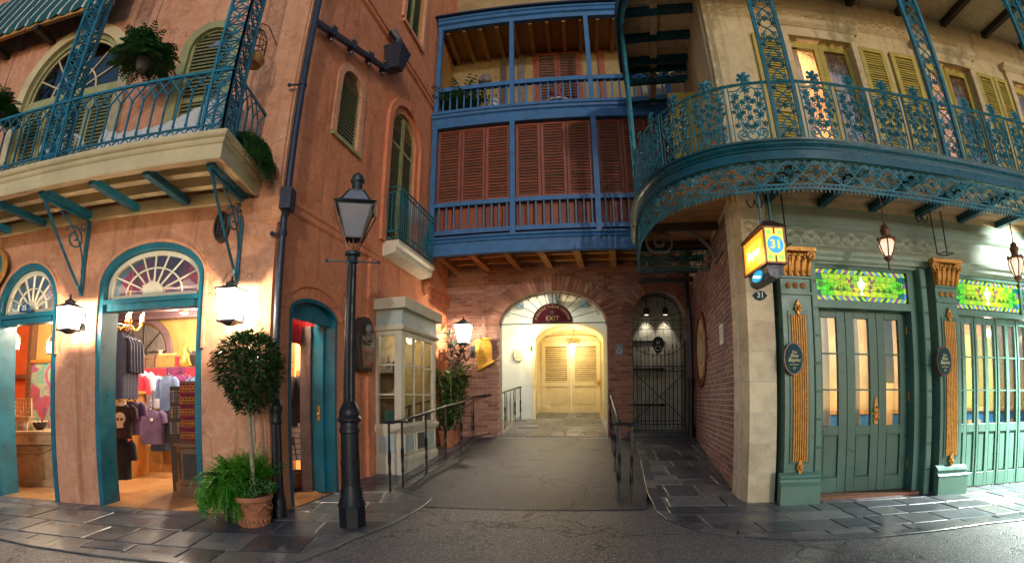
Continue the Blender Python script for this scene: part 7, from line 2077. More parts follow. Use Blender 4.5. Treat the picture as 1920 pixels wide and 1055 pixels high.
for k in range(4600):
    f = rn.random() ** 0.72
    rad = np.interp(f, [0, 0.15, 0.35, 0.55, 0.72, 0.87, 1.0], [0.09, 0.18, 0.265, 0.315, 0.325, 0.275, 0.14])
    a = rn.random() * 2 * PI; q = (0.5 + 0.5 * rn.random() ** 0.4) if rn.random() < 0.8 else rn.random()
    lump = 1 + 0.13 * math.sin(3 * a + 5 * f) + 0.09 * math.sin(7 * a - 9 * f)
    if rn.random() < 0.06: q *= 1.22
    p = Vector((rad * q * lump * math.cos(a), rad * q * lump * math.sin(a), zst - 0.02 + H_ * (f * 0.97) + 0.03 * rn.uniform(-1, 1)))
    d = Vector((math.cos(a), math.sin(a), -0.9 + 1.0 * rn.random() + (0.8 if f > 0.85 else 0))) + rndv(rn) * 0.5
    leaf(m, p, d, 0.028, 0.068 * rn.uniform(0.6, 1.3))
put('crown', m.mesh('crown', M['ficus'], fix=False), t)
m = MB()
for k in range(420):
    a = rn.random() * 2 * PI; r = 0.21 * rn.random() ** 0.5; p = Vector((r * math.cos(a) + 0.05, r * math.sin(a), ph + 0.02 + 0.11 * rn.random() * (1.2 - r * 3))); leaf(m, p, rndv(rn) + Vector((0, 0, 0.4)), 0.035, 0.045)
put('ivy', m.mesh('ivy', M['ivy'], fix=False), t)
# fern bushes behind and left of the pot
fw = FL.w(FL.loc(pp)[0] - 0.26, -0.28)
t = thing('fern_bush', 'bright green feathery fern bush spilling beside the terracotta pot', 'plant', (fw.x, fw.y, 0), 0)
m = MB(); m.lathe([(0.10, 0), (0.13, 0.10), (0.15, 0.32), (0.16, 0.34)], 16); part('tub', m, M['dkwood'], t)
fern_ball('foliage', t, (0, 0, 0.36), 0.36, 330, M['fern'], rn, 0.8, 0.055, 0.35, 14)
fern_ball('trailing_foliage', t, (-0.03, -0.08, 0.38), 0.47, 240, M['fern'], rn, 2.8, 0.050, 0.0, 18)
fw2 = FL.w(FL.loc(pp)[0] - 0.04, -0.16)
t = thing('fern_bush', 'taller fern clump behind the potted tree trunk', 'plant', (fw2.x, fw2.y, 0), 0)
m = MB(); m.lathe([(0.08, 0), (0.10, 0.3), (0.11, 0.36)], 14); part('tub', m, M['dkwood'], t)
fern_ball('foliage', t, (0, 0, 0.40), 0.40, 110, M['fern'], rn, 0.45, 0.042, 0.55, 14)

def hanging_fern(label, fr, x, y, z, r, rodtop, matn='fern_dk'):
    w = fr.w(x, y)
    t = thing('hanging_fern', label, 'plant', (w.x, w.y, z), fr.a)
    m = MB(); m.lathe([(0.05, -0.12), (0.07, -0.09), (0.09, 0.02), (0.095, 0.04), (0.08, 0.04)], 16); part('basket', m, M['greywood'], t, smooth=40)
    m = MB()
    for k in range(3): a = k * 2.09; m.tube([(0.11 * math.cos(a), 0.11 * math.sin(a), 0.03), (0, 0, 0.5)], 0.004, 4)
    m.tube([(0, 0, 0.5), (0, 0, rodtop - z)], 0.004, 4); part('chain', m, M['iron'], t)
    fern_ball('foliage', t, (0, 0, 0.03), r, 170, M[matn], rn, 1.5, 0.085, 0.18, 13)
    return t
x, z = FL.px(268, 118, -0.62); hanging_fern('big green fern in a pale basket hanging over the salmon balcony', FL, x, -0.62, z, 0.44, 7.4)
x, z = FL.px(-8, 218, -0.62); hanging_fern('dark fern basket half cut by the left edge above the balcony', FL, x, -0.62, z, 0.36, 7.4)
# trailing fern at the balcony end
w = FL.w(2.80, -0.32)
t = thing('trailing_fern', 'green trailing fern spilling over the right end of the salmon balcony', 'plant', (w.x, w.y, 3.95), FL.a)
m = MB(); m.box(-0.10, 0.02, -0.30, 0.25, 0, 0.16); part('trough', m, M['dkwood'], t)
m = MB()
for k in range(130):
    yq = rn.uniform(-0.3, 0.25); v = Vector((rn.uniform(0.35, 1.0), rn.uniform(-0.5, 0.5), rn.uniform(0.0, 0.6))); frond(m, Vector((-0.03, yq, 0.16)), v, rn.uniform(0.25, 0.62), rn, n=11, droop=3.6, ll=0.05)
put('foliage', m.mesh('foliage', M['fern_dk'], fix=False), t)
# alley plants by the back lantern
def broad_plant(label, loc, h, n, mat, lw, ll, spread, base='terracotta', stems=6):
    t = thing('potted_shrub', label, 'plant', loc, 0)
    m = MB(); m.lathe([(0.14, 0), (0.17, 0.2), (0.20, 0.32), (0.21, 0.34), (0.18, 0.34)], 18); part('pot', m, M[base], t, smooth=40)
    m = MB(); ends = []
    for k in range(stems):
        a = k * 2.4; e = Vector((spread * 0.5 * math.cos(a), spread * 0.5 * math.sin(a), h * rn.uniform(0.75, 1.0))); ends.append(e); m.tube([(0.03 * math.cos(a), 0.03 * math.sin(a), 0.3), (e.x * 0.6, e.y * 0.6, e.z * 0.55), e], [0.014, 0.010, 0.005], 5)
    part('stem', m, M['bark'], t)
    m = MB()
    for k in range(n):
        e = ends[k % stems]; f = 0.28 + 0.72 * rn.random(); q = Vector((e.x * f, e.y * f, 0.3 + (e.z - 0.3) * f)); d = rndv(rn); d.z = d.z * 0.5 + 0.15
        leaf(m, q + d * spread * 0.3 * rn.random(), d, lw * rn.uniform(0.7, 1.2), ll * rn.uniform(0.7, 1.2), fold=0.18)
    put('foliage', m.mesh('foliage', M[mat], fix=False), t)
    return t
w = FA.w(5.05, -0.40); w.z = gz(w.x, w.y); broad_plant('bushy green climbing plant against orange wall beside the display cabinet', w, 1.75, 560, 'philo', 0.11, 0.15, 0.55)
w = FA.w(5.35, -0.36); w.z = gz(w.x, w.y); broad_plant('tall grey-leaved rubber plant under the bracket lantern', w, 2.45, 150, 'rubber', 0.10, 0.26, 0.34, stems=4)
w = FA.w(4.70, -0.42); w.z = gz(w.x, w.y); broad_plant('low green shrub between display cabinet and climbing plant', w, 0.85, 240, 'philo', 0.09, 0.12, 0.5)
# gallery greenery
w = FV.w(-1.25, 0.55)
t = thing('potted_palm', 'dark potted palm behind the blue gallery railing', 'plant', (w.x, w.y, 7.485), 0)
m = MB(); m.lathe([(0.14, 0), (0.18, 0.3), (0.19, 0.34)], 14); part('pot', m, M['terracotta'], t)
fern_ball('foliage', t, (0, 0, 0.4), 0.95, 80, M['fern_dk'], rn, 0.9, 0.13, 0.5, 12)
w = FV.w(1.02, 0.5)
t = thing('flower_pot', 'small pot of pink flowers on the gallery table', 'flower pot', (w.x, w.y, 7.94), 0)
m = MB(); m.lathe([(0.06, 0), (0.09, 0.12), (0.1, 0.14)], 12); part('pot', m, M['white'], t)
M['petal'] = leafmat('pink petal', (0.35, 0.03, 0.06), (0.55, 0.10, 0.14))
m = MB()
for k in range(90): v = rndv(rn); v.z = abs(v.z); leaf(m, Vector((0, 0, 0.14)) + v * 0.17 * rn.random() ** 0.5 * Vector((1.5, 1, 1)).x, v, 0.05, 0.06)
put('blossom', m.mesh('blossom', M['petal'], fix=False), t)
m = MB()
for k in range(80): v = rndv(rn); v.z = abs(v.z) * 0.7; leaf(m, Vector((0, 0, 0.12)) + v * 0.12 * rn.random(), v, 0.04, 0.07)
put('foliage', m.mesh('foliage', M['fern_dk'], fix=False), t)
w = FV.w(1.02, 0.5)
t = thing('table', 'small round table behind the blue gallery balusters', 'table', (w.x, w.y, 7.485), 0)
m = MB(); m.lathe([(0.34, 0.42), (0.36, 0.43), (0.36, 0.45)], 20); part('table_top', m, M['white'], t)
m = MB(); m.lathe([(0.16, 0), (0.03, 0.04), (0.025, 0.42)], 12); part('pedestal', m, M['white'], t)
w = FV.w(-0.35, 0.45)
t = thing('chair', 'white folded wicker chair behind the blue gallery balusters', 'chair', (w.x, w.y, 7.485), 0.5)
def wicker_chair(t, mat):
    m = MB(); m.box(-0.25, 0.25, -0.24, 0.24, 0.36, 0.42); part('seat', m, mat, t)
    m = MB(); m.band([(0.27 * math.cos(PI * k / 12), 0.42 + 0.48 * math.sin(PI * k / 12)) for k in range(13)], [(0.23 * math.cos(PI * k / 12), 0.44 + 0.42 * math.sin(PI * k / 12)) for k in range(13)], 0.2, 0.24)
    for k in range(-4, 5): m.box(k * 0.05 - 0.008, k * 0.05 + 0.008, 0.212, 0.226, 0.40, 0.42 + 0.44 * math.sqrt(max(0, 1 - (k * 0.05 / 0.25) ** 2)))
    part('backrest', m, mat, t)
    for a in (-0.21, 0.21):
        for b in (-0.2, 0.2): m = MB(); m.tube([(a, b, 0.36), (a * 1.1, b * 1.1, 0)], 0.016, 6); part('leg', m, mat, t)
        m = MB(); m.tube([(a, 0.2, 0.62), (a * 1.2, -0.1, 0.60), (a * 1.15, -0.22, 0.42)], 0.018, 6); part('armrest', m, mat, t)
M['wicker'] = paint('white wicker', (0.60, 0.60, 0.62), 0.7, 0.3, 60, 0.6, 120)
wicker_chair(t, M['wicker'])
w = FL.w(0.15, -0.45); t = thing('chair', 'white wicker armchair on the salmon balcony behind the left column', 'chair', (w.x, w.y, 3.905), FL.a + 0.6); wicker_chair(t, M['wicker'])
w = FL.w(-1.75, -0.45); t = thing('chair', 'white wicker armchair at the far left end of the salmon balcony', 'chair', (w.x, w.y, 3.905), FL.a - 0.4); wicker_chair(t, M['wicker'])
# draped wicker daybed
w = FL.w(1.85, -0.46)
t = thing('daybed', 'long white wicker daybed on the salmon balcony beside the corner column', 'daybed', (w.x, w.y, 3.905), FL.a)
m = MB(); vs = []; nx = 40
for k in range(nx + 1):
    f = k / nx; x = -0.85 + 1.65 * f; zt2 = 0.44 + 0.34 * max(0, (f - 0.5) / 0.5) ** 1.3 + 0.10 * max(0, 0.15 - f) / 0.15 + 0.012 * math.sin(k * 1.7)
    rp2_ = 0.012 * math.sin(k * 2.3)
    vs += [(x, -0.30 + rp2_, 0.03), (x, -0.28 + rp2_, zt2 * 0.6), (x, -0.24, zt2), (x, 0.20, zt2 + 0.02), (x, 0.26, 0.03)]
m._add(vs, [(k * 5 + j, k * 5 + j + 1, k * 5 + j + 6, k * 5 + j + 5) for k in range(nx) for j in range(4)] + [(0, 1, 2, 3, 4), tuple(range(nx * 5, nx * 5 + 5))]); part('body', m, M['wicker'], t, smooth=50)
for a in (-0.8, 0.75):
    for b in (-0.25, 0.22): m = MB(); m.tube([(a, b, 0.05), (a, b, 0)], 0.02, 6); part('leg', m, M['wicker'], t)
# bird cage
x, z = FL.px(481, 86, -0.50); w = FL.w(x, -0.50)
t = thing('bird_cage', 'domed wire bird cage hanging beside the corner column', 'bird cage', (w.x, w.y, z), FL.a)
cp = [(0.115, -0.18), (0.12, 0.0), (0.115, 0.10), (0.09, 0.18), (0.05, 0.23), (0.01, 0.25)]
for k in range(14):
    a = 2 * PI * k / 14; m = MB(); m.tube([(r * math.cos(a), r * math.sin(a), q) for r, q in cp], 0.004, 4); part('wire', m, M['wood'], t)
m = MB()
for r, q in ((0.118, -0.10), (0.12, 0.02), (0.115, 0.10)): m.tube([(r * math.cos(2 * PI * k / 16), r * math.sin(2 * PI * k / 16), q) for k in range(16)], 0.006, 4, True)
part('hoop', m, M['wood'], t)
m = MB(); m.lathe([(0.10, -0.30), (0.14, -0.22), (0.125, -0.18), (0.11, -0.18)], 18); part('tray', m, M['ochre'], t, smooth=50)
m = MB(); m.tube([(0, 0, 0.25), (0, 0, 0.36), (0.05, 0.1, 0.40), (0.02, 0.50, 0.42)], 0.008, 5); part('hook', m, M['wood'], t)
# small lantern on the gallery back wall
w = FV.w(-0.62, 0.25)
m = MB(); m.lathe([(0.05, 0), (0.14, 0.05), (0.16, 0.14), (0.12, 0.22), (0.03, 0.26)], 8)
for k in range(8): a = k * PI / 4; m.tube([(0.15 * math.cos(a), 0.15 * math.sin(a), 0.05), (0.17 * math.cos(a), 0.17 * math.sin(a), 0.14), (0.03 * math.cos(a), 0.03 * math.sin(a), 0.30)], 0.008, 4)
single('wire_basket', m, M['greywood'], 'small wire basket standing on the blue gallery rail', 'basket', loc=(w.x - 0.0, w.y - 0.2, 8.371))

# ================================================================== shop interior
def tilefloor():
    m, nt, b = mat_base('terracotta tile floor')
    v = coords(nt)
    br = nt.nodes.new('ShaderNodeTexBrick'); br.inputs['Scale'].default_value = 4.2; br.inputs['Mortar Size'].default_value = 0.012
    br.inputs['Color1'].default_value = (0.40, 0.20, 0.075, 1); br.inputs['Color2'].default_value = (0.48, 0.26, 0.11, 1); br.inputs['Mortar'].default_value = (0.22, 0.12, 0.06, 1)
    nt.links.new(v, br.inputs['Vector'])
    c = mixc(nt, 0.4, br.outputs[0], ramp(nt, noise(nt, v, 3, 6), [(0.3, (0.6,) * 3), (0.7, (1.1,) * 3)]), 'MULTIPLY')
    nt.links.new(c, b.inputs['Base Color']); b.inputs['Roughness'].default_value = 0.28
    bump(nt, b, br.outputs['Fac'], -0.3, 0.004)
    return m
fl_ = MB(); P = [FL.w(-5.2, 0.0), FL.w(3.0, 0.0), FA.w(0.2, 0.0), FA.w(4.8, 0.3), FL.w(4.4, 5.0), FL.w(-5.2, 5.0)]
fl_._add([(p.x, p.y, 0.016) for p in P], [tuple(range(6))])
setting('shop_floor', fl_.mesh('shop_floor', tilefloor()))
M['redwall'] = paint('orange red wall', (0.55, 0.10, 0.02), 0.6, 0.2, 2, 0.1)
M['yelwall'] = paint('golden wall', (0.50, 0.30, 0.09), 0.6, 0.2, 2, 0.1)
M['darkceil'] = paint('plum ceiling', (0.14, 0.08, 0.09), 0.7, 0.3, 2, 0.1)
def inner_part(name, mb, mat): return part(name, mb, mat, pk, FL)
m = MB(); m.box(-5.2, 4.2, 4.9, 5.0, -0.05, 3.5); inner_part('shop_back_wall', m, M['yelwall'])
m = MB(); m.box(-5.3, -5.2, 0.3, 5.0, -0.05, 3.5); inner_part('shop_end_wall', m, M['redwall'])
m = MB(); m.prism([(-5.3, 0.30), (2.85, 0.30), (4.30, 4.95), (-5.3, 4.95)], 'xy', 3.30, 3.36); inner_part('shop_ceiling', m, M['darkceil'])
for k in range(5):
    m = MB(); m.box(-5.2, 2.95 + 0.28 * k, 0.9 + k * 0.85, 1.05 + k * 0.85, 3.12, 3.299); inner_part('shop_beam', m, M['darkceil'])
m = MB(); m.box(-5.2, -3.35, 2.5, 2.56, 0, 3.3); inner_part('partition', m, M['redwall'])
m = MB(); m.box(-3.35, -2.05, 2.5, 2.56, 0, 3.3); inner_part('partition', m, M['yelwall'])
m = MB(); m.box(-3.5, -3.40, 2.35, 2.499, 0, 3.3); m.v = [(x + 0.14 * (z / 3.3), y, z) for x, y, z in m.v]; inner_part('timber_brace', m, M['wood'])
m = MB(); m.box(-5.0, -3.45, 2.40, 2.499, 1.75, 1.83); inner_part('timber_rail', m, M['wood'])
# left bay: chest-desk, painting, pendants
def fl_thing(name, label, cat, px_, py_, y, z=None, rz=0.0, group=None):
    x, zz = FL.px(px_, py_, y); w = FL.w(x, y); return thing(name, label, cat, (w.x, w.y, zz if z is None else z), FL.a + rz, group), x, zz
t, x, _ = fl_thing('carved_desk', 'pale carved wooden desk in the leftmost doorway', 'desk', 66, 905, 0.95, 0.016, 0.25)
dtop = FL.px(66, 808, 0.95)[1]
m = MB(); m.box(-0.62, 0.62, -0.25, 0.30, 0.0, 0.10); m.box(-0.57, 0.57, -0.20, 0.28, 0.10, dtop - 0.22); part('body', m, M['palewood'], t)
m = MB(); m.box(-0.64, 0.64, -0.30, 0.32, dtop - 0.20, dtop - 0.04); m.box(-0.68, 0.68, -0.34, 0.34, dtop - 0.035, dtop); part('top', m, M['palewood'], t)
m = MB()
for s_ in (-1, 1):
    m.tube(bez([(s_ * 0.6, -0.24, dtop - 0.22), (s_ * 0.66, -0.30, dtop * 0.55), (s_ * 0.48, -0.24, dtop * 0.4), (s_ * 0.60, -0.27, 0.08)], 10), [0.05, 0.048, 0.045, 0.04, 0.035, 0.032, 0.032, 0.034, 0.038, 0.042, 0.045], 7)
    m.tube(scroll(s_ * 0.18, dtop - 0.12, 0.05, 1.4, 0, s_, 14, -0.31), 0.010, 5)
m.tube(bez([(-0.5, -0.22, dtop - 0.25), (-0.2, -0.23, dtop - 0.42), (0.0, -0.24, dtop - 0.24), (0.2, -0.23, dtop - 0.42), (0.5, -0.22, dtop - 0.25)], 16), 0.016, 6)
part('carving', m, M['palewood'], t, smooth=60)
dw = t.location
t, x, zz = fl_thing('carved_box', 'openwork carved wooden box standing on the pale desk', 'box', 44, 806, 0.95, dtop + 0.018, 0.25)
m = MB(); m.box(-0.16, 0.16, -0.09, 0.09, 0, 0.18); m.box(-0.175, 0.175, -0.10, 0.10, 0.18, 0.21); part('drawer_base', m, M['palewood'], t)
m = MB()
for i in range(6):
    for j in range(4): m.tube([(-0.14 + i * 0.056 + 0.026 * math.cos(q * PI / 4), 0, 0.25 + j * 0.06 + 0.03 * math.sin(q * PI / 4)) for q in range(8)], 0.008, 4, True)
m.box(-0.17, -0.15, -0.02, 0.02, 0.2, 0.50); m.box(0.15, 0.17, -0.02, 0.02, 0.2, 0.50); m.box(-0.17, 0.17, -0.02, 0.02, 0.48, 0.50)
part('openwork', m, M['palewood'], t)
t, x, zz = fl_thing('bowl', 'dark beaded bowl on the pale desk in front of the painting', 'bowl', 75, 806, 1.0, dtop + 0.018)
m = MB(); m.lathe([(0.05, 0), (0.10, 0.05), (0.12, 0.12), (0.10, 0.12), (0.08, 0.05)], 16); part('bowl_body', m, M['dkwood'], t, smooth=50)
for k in range(10): a = k * PI / 5; m = MB(); m.ball((0.115 * math.cos(a), 0.115 * math.sin(a), 0.13), 0.014, 6, 4); part('bead', m, M['bone'], t)
for k, px_ in enumerate((36, 41, 46, 51)):
    xq, _ = FL.px(px_, 806, 0.80); w = FL.w(xq, 0.80); m = MB(); m.lathe([(0.018, 0), (0.02, 0.07), (0.008, 0.10), (0.008, 0.13)], 8)
    single('bottle', m, goods_mats[k % 5], '%s tiny bottle from the left at the front of the pale desk' % ('first', 'second', 'third', 'fourth')[k], 'bottle', group='bottles on the pale desk', loc=(w.x, w.y, dtop + 0.018))
# painting (plain colour fields)
t, x, zz = fl_thing('painting', 'colourful framed painting on the golden wall seen through the leftmost doorway', 'painting', 86, 738, 2.40)
def paint_fields():
    m, nt, b = mat_base('painted colour fields')
    v = coords(nt); n = noise(nt, v, 2.6, 3, 0.5, 1.2)
    c = ramp(nt, n, [(0.36, (0.10, 0.32, 0.32)), (0.46, (0.32, 0.42, 0.26)), (0.52, (0.26, 0.11, 0.26)), (0.60, (0.42, 0.08, 0.06)), (0.68, (0.18, 0.09, 0.22))])
    nt.links.new(c, b.inputs['Base Color']); b.inputs['Roughness'].default_value = 0.5; return m
m = MB(); m.box(-0.50, 0.50, 0.0, 0.03, -0.75, 0.60); part('canvas', m, paint_fields(), t)
m = MB(); m.band([(-0.56, -0.81), (-0.56, 0.66), (0.56, 0.66), (0.56, -0.81)], [(-0.50, -0.75), (-0.50, 0.60), (0.50, 0.60), (0.50, -0.75)], -0.04, 0.03, True); part('frame', m, M['gold'], t)
M['warmglass'] = glow_glass('lit pendant glass', (1.0, 0.72, 0.32), 3.0, 0.4)
def pendant(label, px_, py_, y, power):
    t, x, zz = fl_thing('pendant_lantern', label, 'lantern', px_, py_, y)
    m = MB(); m.lathe([(0.06, 0), (0.07, 0.20)], 6); part('glass', m, M['warmglass'], t)
    m = MB(); m.lathe([(0.075, 0.20), (0.08, 0.215), (0.03, 0.27), (0.006, 0.30)], 6); m.lathe([(0.065, -0.02), (0.068, 0.0)], 6); m.tube([(0, 0, 0.29), (0, 0, 3.1 - zz)], 0.006, 5)
    for k in range(6): a = k * PI / 3; m.tube([(0.062 * math.cos(a), 0.062 * math.sin(a), 0), (0.072 * math.cos(a), 0.072 * math.sin(a), 0.2)], 0.006, 4)
    part('cage', m, M['copper'], t)
    lamp('pendant_lamp', (0, 0, 0.1), power * 2.5, (1, 0.72, 0.4), 0.03, t)
pendant('lit brass pendant lantern hanging in front of the orange wall', 29, 655, 1.3, 22)
pendant('lit brass pendant lantern hanging in front of the golden wall', 94, 663, 1.5, 22)
# chandelier in the wide doorway
M['flame'] = emit('lit candle bulb', (1.0, 0.82, 0.5), 14)
t, x, zz = fl_thing('chandelier', 'gilt candle chandelier hanging inside the wide shop doorway', 'chandelier', 240, 618, 1.25)
m = MB(); m.lathe([(0.01, -0.02), (0.05, 0.02), (0.03, 0.07), (0.06, 0.12), (0.02, 0.2), (0.012, 0.4)], 10); m.tube([(0, 0, 0.35), (0, 0, 3.1 - zz)], 0.008, 5); part('stem', m, M['gold'], t, smooth=40)
for k in range(6):
    a = k * PI / 3 + 0.3; m = MB(); q = lambda r, z_: (r * math.cos(a), r * math.sin(a), z_)
    m.tube([q(0.03, 0.08), q(0.12, 0.0), q(0.20, 0.02), q(0.24, 0.10)], 0.010, 6); m.lathe([(0.015, 0.0), (0.035, 0.015), (0.03, 0.02)], 8, *q(0.24, 0.10)); part('arm', m, M['gold'], t)
    m = MB(); m.lathe([(0.012, 0.02), (0.012, 0.11)], 8, *q(0.24, 0.10)); part('candle', m, M['bone'], t)
    m = MB(); m.lathe([(0.006, 0.11), (0.015, 0.125), (0.003, 0.17)], 6, *q(0.24, 0.10)); part('bulb', m, M['flame'], t)
lamp('chandelier_lamp', (0, 0, 0.28), 120, (1, 0.80, 0.55), 0.12, t)
# unseen ceiling cans added to light the shop
M['fill_canlight'] = emit('lit ceiling lamp', (1.0, 0.88, 0.70), 9)  # lens glow of the added fill lamps
for i, (x, y) in enumerate(((-2.2, 1.4), (-0.4, 3.6), (0.9, 2.6), (1.2, 4.1), (2.5, 3.3), (2.9, 1.2))):
    w = FL.w(x, y)
    t = thing('ceiling_lamp', 'added round fill lamp %s inside the shop' % ('over the pale desk', 'at the far left of the back shelves', 'over the hanging shirts', 'above the middle of the back shelves', 'behind the bracelet stand', 'nearest the side doorway')[i], 'ceiling lamp', (w.x, w.y, 3.06), FL.a, 'added fill lamps in the shop')
    m = MB(); m.lathe([(0.09, 0.0), (0.11, 0.02), (0.11, 0.235)], 14); part('housing', m, M['copper'], t)
    m = MB(); m.lathe([(0.08, -0.006), (0.08, -0.002)], 14); part('lens', m, M['fill_canlight'], t)
    lamp('shop_fill_light', (0, 0, -0.05), 150 if i else 90, (1, 0.83, 0.62), 0.08, t)
# garments
def cloth(name, c): return paint(name, c, 0.85, 0.3, 7, 0.4, 25)
C_ = {'navy': cloth('navy cloth', (0.035, 0.05, 0.11)), 'black': cloth('black cloth', (0.018, 0.018, 0.024)), 'white': cloth('white cloth', (0.60, 0.62, 0.70)), 'purple': cloth('purple cloth', (0.13, 0.09, 0.20)), 'denim': cloth('denim cloth', (0.12, 0.19, 0.36)), 'red': cloth('red cloth', (0.42, 0.02, 0.05)), 'plaid': cloth('plaid cloth', (0.36, 0.31, 0.26)), 'maroon': cloth('maroon cloth', (0.16, 0.012, 0.03)), 'plum': cloth('plum cloth', (0.17, 0.02, 0.10)), 'dk': cloth('dark brown shirt cloth', (0.035, 0.018, 0.016))}
def shirt_mb(w, h, d, seed, sleeves=0.35):
    r_ = random.Random(seed); m = MB(); n, L = 20, 12; vs = []
    for i in range(L + 1):
        f = i / L; ww = w / 2 * (0.92 + 0.10 * f if f < 0.86 else (0.92 + 0.086) * (1 - 0.62 * ((f - 0.86) / 0.14) ** 1.4)); dd = d / 2 * (1.0 - 0.25 * f) * (1 if f < 0.9 else 0.7)
        for k in range(n):
            a = 2 * PI * k / n; rp_ = 1 + 0.10 * math.sin(5 * a + seed + f * 2) * (1 - f) + 0.04 * r_.uniform(-1, 1)
            vs.append((ww * math.cos(a), dd * math.sin(a) * rp_, h * f))
    m._add(vs, [(i * n + k, i * n + (k + 1) % n, i * n + n + (k + 1) % n, i * n + n + k) for i in range(L) for k in range(n)] + [tuple(range(L * n, L * n + n))])
    for s_ in (-1, 1): m.tube([(s_ * w * 0.40, 0, h * 0.93), (s_ * w * 0.56, 0, h * 0.84), (s_ * w * 0.62, 0, h * (0.86 - sleeves))], [d * 0.30, d * 0.34, d * 0.36], 10)
    return m
def garment(label, px_, py0, py1, y, w, mat, rz=0.0, emblem=None, grp=None, sleeves=0.3, mannequin=False, dd=0.16):
    """shirt hanging on a hanger: py0 top, py1 hem in the photo"""
    x, zt2 = FL.px(px_, py0, y); zb2_ = FL.px(px_, py1, y)[1]; h = zt2 - zb2_; w_ = FL.w(x, y)
    t = thing('hanging_shirt' if not mannequin else 'shirt_on_form', label, 'shirt', (w_.x, w_.y, zb2_), FL.a + rz, grp)
    part('shirt', shirt_mb(w, h, dd, int(px_), sleeves), C_[mat], t, smooth=60)
    m = MB()
    if mannequin: m.lathe([(0.06, h - 0.02), (0.055, h + 0.05), (0.04, h + 0.06)], 12); part('neck', m, M['bone'], t, smooth=50)
    else: m.tube([(-w * 0.35, 0, h * 0.95), (0, 0, h + 0.05), (w * 0.35, 0, h * 0.95)], 0.008, 5); m.tube([(0, 0, h + 0.04), (0, 0, h + 0.12), (0.03, 0, h + 0.14)], 0.005, 5); part('hanger', m, M['iron'], t)
    if emblem == 'skull':
        m = MB(); y_ = -dd * 0.52; m.prism([(0.075 * math.cos(a * PI / 8), h * 0.60 + 0.085 * math.sin(a * PI / 8)) for a in range(16)], 'xz', y_ - 0.012, y_ + 0.02); m.box(-0.045, 0.045, y_ - 0.011, y_ + 0.02, h * 0.60 - 0.13, h * 0.60 - 0.07); e = part('print', m, M['bone'], t)
        m = MB(); 
        for s_ in (-1, 1): m.prism([(s_ * 0.03 + 0.02 * math.cos(a * PI / 5), h * 0.60 - 0.01 + 0.02 * math.sin(a * PI / 5)) for a in range(10)], 'xz', y_ - 0.016, y_ - 0.01)
        part('eye', m, M['ink'], e)
    elif emblem == 'badge':
        m = MB(); y_ = -dd * 0.52; m.tube([(0.06 + 0.025 * math.cos(a * PI / 5), y_ - 0.004, h * 0.72 + 0.025 * math.sin(a * PI / 5)) for a in range(10)], 0.006, 4, True); m.prism([(0.05, h * 0.70), (0.07, h * 0.70), (0.06, h * 0.745)], 'xz', y_ - 0.008, y_ + 0.02); part('print', m, M['white'], t)
    return t
for k in range(5):
    garment('%s navy jacket from the street in the row inside the wide doorway' % ('first', 'second', 'third', 'fourth', 'fifth')[k], 222 + k * 6, 622 + k * 2, 748, 0.62 + 0.10 * k, 0.30, 'navy', 1.2, grp='navy jackets on the rail', sleeves=0.45, dd=0.14)
m = MB(); a, b = FL.px(220, 618, 0.55), FL.px(246, 625, 1.15); m.tube([tuple(FL.w(a[0], 0.50, a[1] + 0.08)), tuple(FL.w(b[0], 1.15, b[1] + 0.10))], 0.012, 6)
o_ = m.v[0]; single('clothes_rail', m, M['iron'], 'black rail carrying the navy jackets inside the wide doorway', 'rail')
garment('dark shirt with pale skull print on a form inside the wide doorway', 229, 758, 822, 0.75, 0.30, 'dk', 0.3, 'skull', mannequin=True)
garment('patterned plum shirt behind the skull shirt', 246, 752, 815, 1.0, 0.30, 'purple', 0.5, sleeves=0.3)
garment('long black coat hanging low at the left jamb of the wide doorway', 228, 822, 898, 0.80, 0.26, 'black', 0.6, sleeves=0.4)
garment('long white nightshirt hanging in the back of the shop', 266, 696, 770, 2.6, 0.44, 'white', 0.1, sleeves=0.35)
garment('plum T-shirt with round white badge displayed at the back of the shop', 283, 768, 832, 2.2, 0.46, 'purple', 0.1, 'badge', sleeves=0.25)
garment('denim blue shirt hanging at the right of the nightshirt', 314, 705, 770, 2.5, 0.40, 'denim', -0.2, sleeves=0.5)
for (lab, px_, p0, p1, y, w_, c, rz) in (('scarlet coat hanging at the far left of the shop interior', 252, 700, 790, 2.2, 0.40, 'red', 0.4), ('white ruffled shirt under the swag', 292, 705, 765, 2.8, 0.40, 'white', 0.0), ('black T-shirt left of the necklace rack', 322, 770, 830, 2.3, 0.42, 'black', -0.3),
        ('plum tunic behind the bracelet stand', 338, 702, 760, 2.9, 0.40, 'plum', 0.1), ('navy sweater low on the back counter', 300, 790, 845, 2.6, 0.42, 'navy', 0.2), ('denim vest at the right end of the back shelves', 372, 705, 765, 2.9, 0.40, 'denim', 0.0)):
    garment(lab, px_, p0, p1, y, w_, c, rz)
